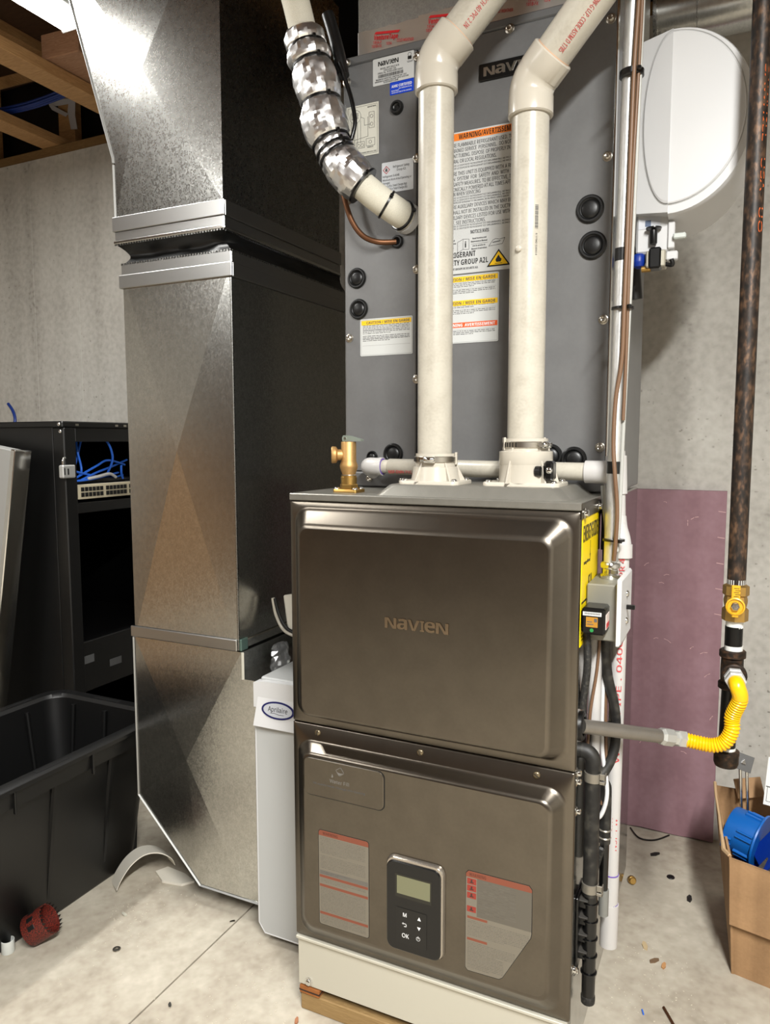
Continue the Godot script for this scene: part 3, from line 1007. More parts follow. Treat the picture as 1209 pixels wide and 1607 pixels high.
	g.line([Vector2(-0.699, 1.7085), Vector2(-0.699, 1.7225), Vector2(-0.680, 1.7225), Vector2(-0.680, 1.7085), Vector2(-0.699, 1.7085)], 0.0005, zl)
	g.line([Vector2(-0.7395, 1.6935), Vector2(-0.7395, 1.7860), Vector2(-0.6745, 1.7860), Vector2(-0.6745, 1.6935), Vector2(-0.7395, 1.6935)], 0.0004, zl)
	g.text("THERMOSTAT", -0.697, 1.7045, zl, 0.0018, M.sans, 0.014)
	g.text("OUTDOOR UNIT CONTACTOR", -0.696, 1.781, zl, 0.0018, M.sans, 0.019)
	g.text("WIRE IN ACCORDANCE WITH LOCAL CODES", -0.722, 1.6955, zl, 0.0018, M.sans, 0.046)
	part("diagram_print", g, M.ink_grey, d)
	# refrigerant group sticker
	var e := part("refrigerant_label", mb().prism(MB.rrect(-0.6645, 1.6115, -0.5965, 1.670, 0.002), z - 0.0005, zl), mat(Color(0.80, 0.81, 0.82), 0.3), t, "white refrigerant group sticker with a red diamond")
	part("red_diamond", mb().line([Vector2(-0.6615, 1.6555), Vector2(-0.6545, 1.6625), Vector2(-0.6475, 1.6555), Vector2(-0.6545, 1.6485), Vector2(-0.6615, 1.6555)], 0.0012, zl), M.ink_red, e)
	var et := mb()
	et.prism(PackedVector2Array([Vector2(-0.6565, 1.6525), Vector2(-0.6525, 1.6525), Vector2(-0.652, 1.656), Vector2(-0.6545, 1.6595), Vector2(-0.657, 1.656)]), zl, zl + 0.0003)
	et.text("Refrigerant Safety", -0.640, 1.6575, zl, 0.0042, M.sans, 0.035)
	et.text("Group A2L", -0.632, 1.6510, zl, 0.0042, M.sans, 0.020)
	et.text("Refrigerant: R-454B", -0.6625, 1.6410, zl, 0.0040, M.sans, 0.036)
	et.text("Minimum Room Area (Operating or", -0.6625, 1.6345, zl, 0.0038, M.sans, 0.062)
	et.text("Storage):", -0.6625, 1.6285, zl, 0.0038, M.sans, 0.016)
	et.text("m2 = 3.28 x Total Charge (kg)", -0.6625, 1.6225, zl, 0.0038, M.sans, 0.052)
	et.text("ft2 = 16.02 x Total Charge (lb)", -0.6625, 1.6165, zl, 0.0038, M.sans, 0.053)
	part("refrigerant_print", et, M.ink_grey, e)
	# caution label with a yellow bar
	var f := part("caution_label", mb().prism(MB.rrect(-0.7145, 1.2955, -0.5975, 1.370, 0.003), z - 0.0005, zl), small_print([[22, 330, 18, 90, 11], [130, 330, 18, 56, 12], [196, 330, 18, 74, 13]], 680, 430, 20, [62, 228, 310]), t, "white caution label with a yellow bar")
	part("yellow_bar", mb().span(V(-0.7115, 1.3575, zl - 0.0002), V(-0.6005, 1.3665, zl + 0.0002)), M.label_yellow, f)
	part("bar_print", mb().text("CAUTION / MISE EN GARDE", -0.700, 1.3595, zl + 0.0002, 0.0050, M.bold, 0.096), M.ink_grey, f)
	# maker's badge
	var bd := part("brand_badge", mb().plates([[-0.464, 1.7825, -0.320, 1.8125, 0.003, z - 0.001], [-0.464, 1.7825, -0.320, 1.8125, 0.003, z + 0.003], [-0.463, 1.7835, -0.321, 1.8115, 0.003, z + 0.004]]), M.black_plastic, t, "black badge with silver lettering")
	part("badge_lettering", mb().wordmark(-0.4545, 1.7895, z + 0.004, 0.0155, 0.112, M.bold, 0.001), M.nickel, bd)
	# large warning label
	var lx0 := -0.549
	var lx1 := -0.350
	var w := part("warning_sheet", mb().prism(MB.rrect(lx0, 1.441, lx1, 1.7015, 0.002), z - 0.0005, zl), M.label_white, t, "large white refrigerant warning label")
	part("orange_bar", mb().span(V(lx0 + 0.002, 1.686, zl - 0.0002), V(lx1 - 0.002, 1.699, zl + 0.0002)), M.orange, w)
	part("bar_print", mb().text("WARNING/AVERTISSEMENT", -0.503, 1.688, zl + 0.0002, 0.0092, M.bold, 0.118), M.ink, w)
	var k2 := mb()
	var big := [["RISK OF FIRE FLAMMABLE REFRIGERANT USED. TO BE REPAIRED", 1.6745], ["ONLY BY TRAINED SERVICE  PERSONNEL.  DO NOT PUNCTURE", 1.6650], ["REFRIGERANT TUBING. DISPOSE  OF PROPERLY IN ACCORDANCE", 1.6552], ["WITH FEDERAL OR LOCAL REGULATIONS.", 1.6455],
		["RISK OF FIRE THIS UNIT IS EQUIPPED WITH A REFRIGERANT", 1.6230], ["DETECTION  SYSTEM  FOR  SAFETY  AND  WITH  ELECTRICALLY", 1.6133], ["POWERED SAFETY MEASURES. TO BE EFFECTIVE, THE UNIT MUST", 1.6036], ["BE ELECTRONICALLY POWERED AT ALL TIMES AFTER INSTALLATION,", 1.5940], ["OTHER THAN WHEN SERVICING", 1.5855],
		["RISK OF FIRE AUXILIARY DEVICES WHICH MAY BE IGNITION", 1.5620], ["SOURCES SHALL NOT BE INSTALLED IN THE DUCTWORK, OTHER", 1.5520], ["THAN AUXILIARY DEVICES LISTED FOR USE WITH SPECIFIC", 1.5422], ["APPLIANCE. SEE INSTRUCTIONS.", 1.5328]]
	for q in big:
		k2.text(q[0], lx0 + 0.005, q[1], zl, 0.0064, M.sans, q[0].length() * 0.00338)
	k2.text("NOTICE/AVIS", -0.478, 1.5128, zl, 0.0064, M.bold, 0.036)
	k2.text("REFRIGERANT", -0.534, 1.4712, zl, 0.0098, M.bold, 0.066)
	k2.text("SAFETY GROUP A2L", -0.534, 1.4570, zl, 0.0098, M.bold, 0.091)
	k2.text("REFRIGERANT GROUPE DE SECURITE A2L", -0.534, 1.4480, zl, 0.0038, M.bold, 0.0715)
	k2.text("Read Service and", -0.474, 1.5020, zl, 0.0030, M.bold, 0.027)
	k2.text("Maintenance Manual", -0.477, 1.4965, zl, 0.0030, M.bold, 0.032)
	k2.text("Lire le service et", -0.474, 1.4885, zl, 0.0030, M.bold, 0.025)
	k2.text("Manuel d'entretien", -0.476, 1.4830, zl, 0.0030, M.bold, 0.030)
	k2.line([Vector2(-0.477, 1.4935), Vector2(-0.444, 1.4935)], 0.0004, zl)
	k2.text("Installation and", -0.537, 1.5020, zl, 0.0030, M.bold, 0.027)
	k2.text("User Instructions", -0.537, 1.4965, zl, 0.0030, M.bold, 0.030)
	k2.text("Installation et", -0.537, 1.4885, zl, 0.0030, M.bold, 0.025)
	k2.text("Mode d'emploi", -0.537, 1.4830, zl, 0.0030, M.bold, 0.022)
	k2.line([Vector2(-0.504, 1.4805), Vector2(-0.504, 1.5), Vector2(-0.498, 1.5020), Vector2(-0.493, 1.5045), Vector2(-0.493, 1.4855), Vector2(-0.498, 1.483), Vector2(-0.504, 1.4805)], 0.0005, zl)
	k2.line([Vector2(-0.493, 1.5045), Vector2(-0.481, 1.5035), Vector2(-0.481, 1.4845), Vector2(-0.493, 1.4855)], 0.0005, zl)
	k2.text("i", -0.4892, 1.4885, zl, 0.0105, M.bold)
	k2.line([Vector2(-0.442, 1.486), Vector2(-0.434, 1.4965), Vector2(-0.428, 1.4985), Vector2(-0.421, 1.4965), Vector2(-0.411, 1.4985), Vector2(-0.4155, 1.4880), Vector2(-0.427, 1.4870), Vector2(-0.442, 1.486)], 0.0006, zl)
	k2.line([Vector2(-0.434, 1.492), Vector2(-0.420, 1.4935)], 0.0012, zl)
	part("sheet_print", k2, M.ink, w)
	var k3 := mb()
	for q in [[1.6395, 0.190], [1.6345, 0.190], [1.5805, 0.190], [1.5760, 0.190], [1.5715, 0.14], [1.5282, 0.190], [1.5236, 0.190]]:
		k3.text("RISQUE D'INCENDIE LE DISPOSITIF REFRIGERANT EST INFLAMMABLE, NE PAS PERCER, SERVICE QUALIFIE", lx0 + 0.005, q[0], zl, 0.0028, M.sans, q[1])
	part("small_print", k3, M.ink_grey, w)
	var tr := part("flame_triangle", mb().prism(PackedVector2Array([Vector2(-0.4455, 1.4480), Vector2(-0.3995, 1.4480), Vector2(-0.4225, 1.4790)]), zl, zl + 0.0003), M.ink, w)
	part("triangle_field", mb().prism(PackedVector2Array([Vector2(-0.4405, 1.4508), Vector2(-0.4045, 1.4508), Vector2(-0.4225, 1.4750)]), zl, zl + 0.0005), M.label_yellow, tr)
	part("flame", mb().prism(PackedVector2Array([Vector2(-0.4265, 1.4555), Vector2(-0.4185, 1.4555), Vector2(-0.4165, 1.4600), Vector2(-0.4195, 1.4630), Vector2(-0.4225, 1.4685), Vector2(-0.4260, 1.4635), Vector2(-0.4285, 1.4595)]), zl, zl + 0.0008).line([Vector2(-0.429, 1.4530), Vector2(-0.416, 1.4530)], 0.001, zl + 0.0004), M.ink, tr)
	# second caution label, three bars
	var h := part("caution_label", mb().prism(MB.rrect(-0.5385, 1.310, -0.4215, 1.438, 0.003), z - 0.0005, zl), small_print([[70, 620, 18, 74, 31], [160, 620, 18, 56, 32], [300, 620, 18, 74, 33], [388, 620, 18, 56, 34], [530, 620, 18, 60, 35], [620, 620, 18, 60, 36]], 690, 760, 20, [148, 374, 608]), t, "white caution label with two yellow bars and an orange one")
	for q in [[1.4265, 0], [1.3820, 0], [1.3405, 1]]:
		part("coloured_bar", mb().span(V(-0.5365, q[1 - 1] - 0.001, zl - 0.0002), V(-0.4235, q[0] + 0.0085, zl + 0.0002)), M.label_yellow if q[1] == 0 else M.label_orange, h)
		part("bar_print", mb().text("CAUTION / MISE EN GARDE" if q[1] == 0 else "WARNING  AVERTISSEMENT", -0.5300, q[0] + 0.0008, zl + 0.0002, 0.0055, M.bold, 0.102), M.ink_grey if q[1] == 0 else M.ink_white, h)


# white stock with blocks of small print: blocks of [y, width, step, height, seed]; thin rules at the heights given
func small_print(blocks: Array, w: int, h: int, margin: int, rules: Array) -> StandardMaterial3D:
	var im := blank(w, h, Color(0.76, 0.765, 0.76))
	for b in blocks:
		rows(im, margin + 14, b[0] + (52 if b[0] < 40 else 0), w - 2 * margin - 30, b[3] - (20 if b[0] < 40 else 0), b[2], Color(0.16, 0.16, 0.16), b[4])
	for y in rules:
		im.fill_rect(Rect2i(margin + 8, y, w - 2 * margin - 16, 2), Color(0.4, 0.4, 0.4))
	for q in [Rect2i(margin - 8, margin - 8, w - 2 * margin + 16, 2), Rect2i(margin - 8, h - margin + 8, w - 2 * margin + 16, 2), Rect2i(margin - 8, margin - 8, 2, h - 2 * margin + 16), Rect2i(w - margin + 8, margin - 8, 2, h - 2 * margin + 16)]:
		im.fill_rect(q, Color(0.3, 0.3, 0.3))
	return label_mat(im)


# ---- vents and drains on the lid ------------------------------------------------------------------------
func vent_pipe(label: String, x: float, z: float, y0: float, yc: float, dir: Vector3, reach: float, print_at: String) -> void:
	var r := 0.0308
	var t := thing("vent_pipe", label, "pipe", V(x, y0, z), "cream plastic vent pipes")
	part("riser", mb().tube([V(x, y0, z), V(x, yc - 0.02, z)], r, 40), M.pvc, t)
	var c := V(x, yc, z)
	var d := dir.normalized()
	# elbow: two sockets with a rounded bend between them
	var pts := []
	var rad := []
	pts.append(c + V(0, -0.052, 0)); rad.append(0.0345)
	pts.append(c + V(0, -0.050, 0)); rad.append(0.0368)
	pts.append(c + V(0, -0.022, 0)); rad.append(0.0368)
	for k in 7:
		var s := float(k) / 6.0
		var a := V(0, -0.020, 0)
		var e := d * 0.020
		pts.append(c + a * (1 - s) * (1 - s) + e * s * s)
		rad.append(0.0362)
	pts.append(c + d * 0.022); rad.append(0.0368)
	pts.append(c + d * 0.053); rad.append(0.0368)
	pts.append(c + d * 0.055); rad.append(0.0345)
	part("elbow", mb().tube(pts, rad, 40, true, 0.8), M.cream, t)
	var k2 := c + d * reach
	part("sloped_pipe", mb().tube([c + d * 0.03, k2 - d * 0.03], r, 40), M.pvc, t)
	var up := []
	for k in 9:
		var s := float(k) / 8.0
		up.append(k2 - d * 0.052 * (1 - s) * (1 - s) + V(0, 0.052, 0) * s * s)
	part("upper_elbow", mb().tube(up, 0.0366, 40, true, 0.6), M.cream, t)
	part("upper_riser", mb().tube([k2 + V(0, 0.03, 0), V(k2.x, 2.287, k2.z)], r, 40), M.pvc, t)
	part("primer_ring", mb().tube([c + d * 0.054, c + d * 0.0565], r + 0.0006, 32), mat(Color(0.80, 0.66, 0.55), 0.4), t, "stain of primer at the socket")
	var b := mb()
	# lettering runs down the pipe
	var off := V(0.75, -0.35, 1.0)
	var zv := (off - d * off.dot(d)).normalized()
	b.xf = Transform3D(Basis(-d, zv.cross(-d), zv), c + zv * (r + 0.0002))
	b.text(print_at, -reach + 0.06, -0.004, 0.0, 0.0078, M.sans, reach - 0.125)
	part("red_print", b, M.ink_red, t, "red printing")
	if print_at.begins_with("73"):
		# bar code sticker line and a small moulded plug on the riser
		var bc := mb()
		var nv := V(0.62, 0, 0.78)
		bc.xf = Transform3D(Basis(Vector3.DOWN, nv.cross(Vector3.DOWN), nv), V(x, 0, z) + nv * (r + 0.0002))
		var u := -1.505
		var rng := RandomNumberGenerator.new()
		rng.seed = 3
		while u < -1.468:
			var bw := rng.randf_range(0.0005, 0.0013)
			bc.prism(PackedVector2Array([Vector2(u, -0.0028), Vector2(u + bw, -0.0028), Vector2(u + bw, 0.0028), Vector2(u, 0.0028)]), 0.0, 0.0002)
			u += bw + rng.randf_range(0.0005, 0.0012)
		bc.text("6 11942 03893 4", -1.460, -0.0015, 0.0, 0.003, M.sans, 0.035)
		part("bar_code", bc, M.ink_grey, t)
		var pv := V(-0.25, 0, 0.97)
		var pl := mb()
		pl.xf = along(V(x, 1.437, z) + pv * (r - 0.001), pv)
		pl.lathe([[0.0055, 0.0], [0.0055, 0.004], [0.004, 0.0055], [0.0, 0.0058]], 14, 0.7)
		part("moulded_plug", pl, M.cream, t)


func vent_flange(label: String, x: float, z: float, big: bool) -> void:
	var y := 1.0458
	var t := thing("vent_flange", label, "pipe fitting", V(x, y, z), "cream vent flanges on the lid")
	var w := 0.066 if big else 0.057
	part("base_plate", plates_up([[x - w, z - 0.045, x + w, z + 0.045, 0.014, y], [x - w, z - 0.045, x + w, z + 0.045, 0.014, y + 0.005], [x - w + 0.0015, z - 0.0435, x + w - 0.0015, z + 0.0435, 0.013, y + 0.0065]]), M.cream, t)
	var top := 1.126 if big else 1.100
	var bodytop := 1.104 if big else 1.076
	var b := mb().at(V(x, 0, z))
	if big:
		b.lathe([[0.046, y + 0.005], [0.0445, bodytop - 0.022], [0.0458, bodytop - 0.020], [0.0455, bodytop], [0.0375, bodytop + 0.002], [0.0370, top], [0.0325, top], [0.0325, top - 0.02]], 36, 0.8)
	else:
		b.lathe([[0.0445, y + 0.005], [0.0425, y + 0.014], [0.0395, bodytop], [0.0362, bodytop + 0.001], [0.0356, top], [0.0325, top], [0.0325, top - 0.02]], 36, 0.8)
	part("socket", b, M.cream, t)
	for a in [20.0, 95.0, 160.0, 250.0, 320.0]:
		var g := mb().at(V(x, 0, z), V(0, a, 0))
		g.prism(PackedVector2Array([Vector2(0.034, y + 0.005), Vector2(0.057 if big else 0.054, y + 0.005), Vector2(0.0375, bodytop + (0.012 if big else 0.006)), Vector2(0.034, bodytop + 0.012)]), -0.0014, 0.0014)
		part("rib", g, M.cream, t)
	for q in [[-1, -1], [-1, 1], [1, -1], [1, 1]]:
		piece("flange_screw", M.pan_screw, M.chrome, t, facing(V(x + q[0] * (w - 0.010), y + 0.0065, z + q[1] * 0.032), "y"))
	var tabs := mb()
	for a in ([60.0, 205.0] if big else [150.0, 15.0]):
		tabs.at(V(x, 0, z), V(0, a, 0)).box(V(0.0375, top - 0.009, 0), V(0.004, 0.022, 0.018), 0.0008)
	part("clamp_tab", tabs, M.cream, t)
	var cy := top - 0.0105
	var cl := part("hose_clamp", mb().at(V(x, 0, z)).lathe([[0.0372 + (0.001 if big else 0.0), cy - 0.0055], [0.0382 + (0.001 if big else 0.0), cy - 0.0045], [0.0382 + (0.001 if big else 0.0), cy + 0.0045], [0.0372 + (0.001 if big else 0.0), cy + 0.0055]], 40, 0.8), M.nickel, t, "steel band clamp")
	var dirv := V(0.12, 0, 1.0).normalized() if not big else V(0.9, 0, 0.42).normalized()
	var tn := V(dirv.z, 0, -dirv.x)
	var at := V(x, cy, z) + dirv * 0.0435
	part("clamp_housing", mb().tube([at - tn * 0.011, at - tn * 0.009, at + tn * 0.009, at + tn * 0.011], [0.003, 0.0058, 0.0058, 0.003], 12), M.chrome, cl)
	part("clamp_screw", mb().tube([at - tn * 0.016, at - tn * 0.010], 0.0042, 6, true, 0.9), M.chrome, cl)
	var sl := mb()
	for k in 26:
		var a := TAU * k / 40.0 + (0.6 if big else 0.3)
		sl.at(V(x, cy, z), V(0, rad_to_deg(a), 0)).box(V(0.0386 + (0.001 if big else 0.0), 0, 0), V(0.0008, 0.0075, 0.0016))
	part("clamp_slots", sl, M.steel_dark, cl)
	if big:
		var s := part("pressure_port", mb().at(V(0, 0, 0)).span(V(x + 0.040, 1.056, z + 0.012), V(x + 0.056, 1.089, z + 0.040), 0.004), M.black_plastic, t, "black plastic port on the side")
		part("port_knob", mb().at(V(x + 0.030, 1.0715, z + 0.034), V(0, 0, 90)).lathe([[0.006, -0.006], [0.009, -0.004], [0.009, 0.004], [0.006, 0.006]], 16), M.black_rubber, s)
		piece("port_screw", M.pan_screw, M.chrome, s, facing(V(x + 0.050, 1.0735, z + 0.040)))


func relief_valve() -> void:
	var c := V(-0.664, 1.0265, -1.232)
	var t := thing("relief_valve", "brass relief valve with a grey lever, screwed to the furnace lid", "valve", c)
	part("base_plate", plates_up([[c.x - 0.025, c.z - 0.019, c.x + 0.025, c.z + 0.019, 0.004, c.y], [c.x - 0.025, c.z - 0.019, c.x + 0.025, c.z + 0.019, 0.004, c.y + 0.005], [c.x - 0.024, c.z - 0.018, c.x + 0.024, c.z + 0.018, 0.004, c.y + 0.006]]), M.brass, t)
	for q in [[-0.019, 0.012], [0.019, 0.0125], [-0.018, -0.012], [0.018, -0.012]]:
		piece("base_screw", M.pan_screw, M.chrome, t, facing(c + V(q[0], 0.006, q[1]), "y"))
	part("hex_collar", mb().at(c, V(0, 12, 0)).lathe([[0.0165, 0.005], [0.0175, 0.007], [0.0175, 0.014], [0.0165, 0.0155]], 6, 0.9), M.brass, t)
	part("lower_body", mb().at(c).lathe([[0.0148, 0.015], [0.0152, 0.0285], [0.0142, 0.0295], [0.0142, 0.0315], [0.0122, 0.0325]], 28, 0.8), M.brass, t)
	part("seal_ring", mb().at(c).lathe([[0.0135, 0.0305], [0.0142, 0.0318], [0.0135, 0.0332]], 24), M.nickel, t)
	part("upper_body", mb().at(c).lathe([[0.0128, 0.033], [0.0132, 0.036], [0.0168, 0.046], [0.0170, 0.051], [0.0150, 0.056], [0.0142, 0.058], [0.0142, 0.0935], [0.0135, 0.0945], [0.0, 0.0945]], 30, 0.7), M.brass_cast, t)
	var o := mb()
	o.xf = along(c + V(-0.010, 0.070, 0.004), V(-0.88, 0, 0.47))
	o.lathe([[0.010, 0.0], [0.0105, 0.010], [0.0155, 0.013], [0.0160, 0.020], [0.0150, 0.0215], [0.0118, 0.0215], [0.0105, 0.012], [0.0, 0.011]], 28, 0.75)
	part("outlet", o, M.brass_cast, t, "threaded side outlet")
	var lv := part("lever", mb().prism(PackedVector2Array([Vector2(c.x - 0.010, c.y + 0.0955), Vector2(c.x + 0.029, c.y + 0.0955), Vector2(c.x + 0.0285, c.y + 0.099), Vector2(c.x + 0.004, c.y + 0.1055), Vector2(c.x - 0.008, c.y + 0.1065), Vector2(c.x - 0.011, c.y + 0.102)]), c.z - 0.006, c.z + 0.006), mat(Color(0.56, 0.60, 0.56), 0.35, 0.5), t, "grey-green test lever")
	part("lever_pin", mb().tube([V(c.x - 0.004, c.y + 0.101, c.z - 0.0075), V(c.x - 0.004, c.y + 0.101, c.z + 0.0075)], 0.0022, 10), M.nickel, lv)


func drain() -> void:
	var y := 1.072
	var z := -1.325
	var t := thing("drain_pipe", "cream drain pipe lying across the lid behind the vents, with a white elbow", "pipe", V(-0.45, y, z))
	part("elbow", mb().tube(curve([V(-0.672, y - 0.010, z - 0.034), V(-0.675, y - 0.004, z - 0.020), V(-0.670, y, z - 0.006), V(-0.652, y, z), V(-0.638, y, z)], 5), 0.0172, 24), M.pvc_white, t, "glossy white elbow")
	part("elbow_rim", mb().tube([V(-0.644, y, z), V(-0.6375, y, z)], 0.0180, 24), M.pvc_white, t)
	part("primer_ring", mb().tube([V(-0.6378, y, z), V(-0.6366, y, z)], 0.0160, 24), M.purple, t)
	part("stub", mb().tube([V(-0.645, y, z), V(-0.615, y, z)], 0.0135, 24), M.pvc, t)
	part("run", mb().tube([V(-0.624, y, z), V(-0.6225, y, z), V(-0.236, y - 0.004, z), V(-0.230, y - 0.004, z)], [0.0135, 0.0158, 0.0158, 0.0158], 28), M.pvc, t)
	part("coupling", mb().tube([V(-0.245, y - 0.004, z), V(-0.2435, y - 0.004, z), V(-0.205, y - 0.004, z), V(-0.203, y - 0.004, z)], [0.0175, 0.0198, 0.0198, 0.018], 28, true, 0.8), M.pvc_white, t)
	var p := mb()
	p.xf = Transform3D(Basis.from_euler(V(deg_to_rad(20.0), 0, 0)), V(0, y, z))
	p.text("NSF-DWV PVC", -0.619, -0.0075, 0.0157, 0.0060, M.sans, 0.050)
	part("red_print", p, M.ink_red, t)


# ---- insulated refrigerant line -----------------------------------------------------------------------
func lineset() -> void:
	var t := thing("insulated_line", "white jacketed refrigerant line wrapped in crumpled foil and black cable ties", "pipe", V(-0.74, 1.555, -1.32))
	var path := curve([V(-0.900, 2.285, -1.29), V(-0.845, 2.10, -1.29), V(-0.805, 1.965, -1.29), V(-0.781, 1.875, -1.29), V(-0.757, 1.785, -1.295), V(-0.737, 1.700, -1.30), V(-0.703, 1.640, -1.305), V(-0.655, 1.592, -1.325), V(-0.620, 1.565, -1.350), V(-0.609, 1.557, -1.374)], 10)
	var cv := Curve3D.new()
	for p in path:
		cv.add_point(p)
	part("jacket", mb().tube(path, 0.0265, 28), M.jacket, t, "white knitted jacket")
	part("sealing_ring", mb().tube([V(-0.611, 1.558, -1.366), V(-0.608, 1.556, -1.3795)], 0.0300, 24), M.white_plastic, t)
	# foil wraps between cable ties
	var total := cv.get_baked_length()
	var s0 := cv.get_closest_offset(V(-0.787, 1.899, -1.29))
	var marks := [0.0, 0.030, 0.062, 0.135, 0.212, 0.230, 0.243, 0.318]
	var big := [0.040, 0.043, 0.044, 0.045, 0.036, 0.036, 0.040]
	var f := noise(77, 32.0, FastNoiseLite.TYPE_SIMPLEX, 3)
	for k in marks.size() - 1:
		var a: float = s0 + marks[k]
		var e: float = s0 + marks[k + 1]
		var nr := maxi(6, int((e - a) / 0.0045))
		var rings := []
		for i in nr + 1:
			var u := float(i) / nr
			var s := lerpf(a, e, u)
			var c := cv.sample_baked(s)
			var d := (cv.sample_baked(minf(s + 0.004, total)) - cv.sample_baked(s - 0.004)).normalized()
			var side := d.cross(Vector3.BACK).normalized()
			var oth := d.cross(side)
			var bulge: float = lerpf(0.034, big[k], pow(sin(clampf(u, 0.001, 0.999) * PI), 0.45))
			var ring := PackedVector3Array()
			for j in 40:
				var th := TAU * j / 40
				var q := side * cos(th) + oth * sin(th)
				var rr: float = bulge + 0.0032 * f.get_noise_3dv((c + q * 0.04) * V(1.2, 0.5, 1.2)) + 0.0016 * f.get_noise_3dv((c + q * 0.04) * 2.6)
				ring.append(c + q * rr)
			rings.append(ring)
		part("foil_wrap", mb().loft(rings, true, true, 0.965), M.foil, t, "crumpled aluminium foil")
	# cable ties round foil and jacket
	for q in [[0.030, 0.0365], [0.062, 0.0370], [0.135, 0.0375], [0.212, 0.0370], [0.230, 0.0365], [0.243, 0.0365], [0.318, 0.0365], [0.375, 0.0275], [0.428, 0.0282]]:
		var s: float = minf(s0 + q[0], total - 0.012)
		var c := cv.sample_baked(s)
		var d := (cv.sample_baked(minf(s + 0.004, total)) - cv.sample_baked(s - 0.004)).normalized()
		var b := mb()
		b.xf = along(c, d)
		var r: float = q[1]
		b.lathe([[r, -0.0024], [r + 0.0016, -0.002], [r + 0.0016, 0.002], [r, 0.0024]], 28, 0.8)
		var o := part("cable_tie", b, M.black_plastic, t, "black cable tie")
		var h := mb()
		h.xf = along(c, d)
		var ang := 0.5
		var x := h.xf.basis
		var out := (V(0.75, 0.2, 0.62) - d * V(0.75, 0.2, 0.62).dot(d)).normalized()
		h.xf = Transform3D(Basis(out, d, out.cross(d)), c + out * (r + 0.003))
		h.box(Vector3.ZERO, V(0.007, 0.007, 0.006), 0.001)
		part("tie_head", h, M.black_plastic, o)
	# black sleeve and control cable that run along it
	var c2 := thing("black_cable", "black control cable in a sleeve, strapped to the right of the foil-wrapped line", "cable", V(-0.73, 1.70, -1.33))
	part("sleeve", mb().tube(curve([V(-0.765, 1.955, -1.345), V(-0.752, 1.915, -1.345), V(-0.737, 1.868, -1.34), V(-0.728, 1.83, -1.338)], 5), 0.0125, 18), M.black_rubber, c2)
	part("cable", mb().tube(curve([V(-0.730, 1.85, -1.325), V(-0.712, 1.80, -1.33), V(-0.700, 1.765, -1.325), V(-0.694, 1.73, -1.322), V(-0.700, 1.700, -1.318)], 6), 0.0042, 10), M.black_plastic, c2)
	var cp := thing("copper_tube", "thin bent copper tube entering the grey cabinet below the white jacketed line", "tube", V(-0.68, 1.51, -1.36))
	part("tube", mb().tube(curve([V(-0.738, 1.640, -1.345), V(-0.730, 1.600, -1.345), V(-0.716, 1.558, -1.348), V(-0.694, 1.528, -1.352), V(-0.664, 1.514, -1.358), V(-0.632, 1.5145, -1.376)], 6), 0.0055, 14), M.copper, cp)


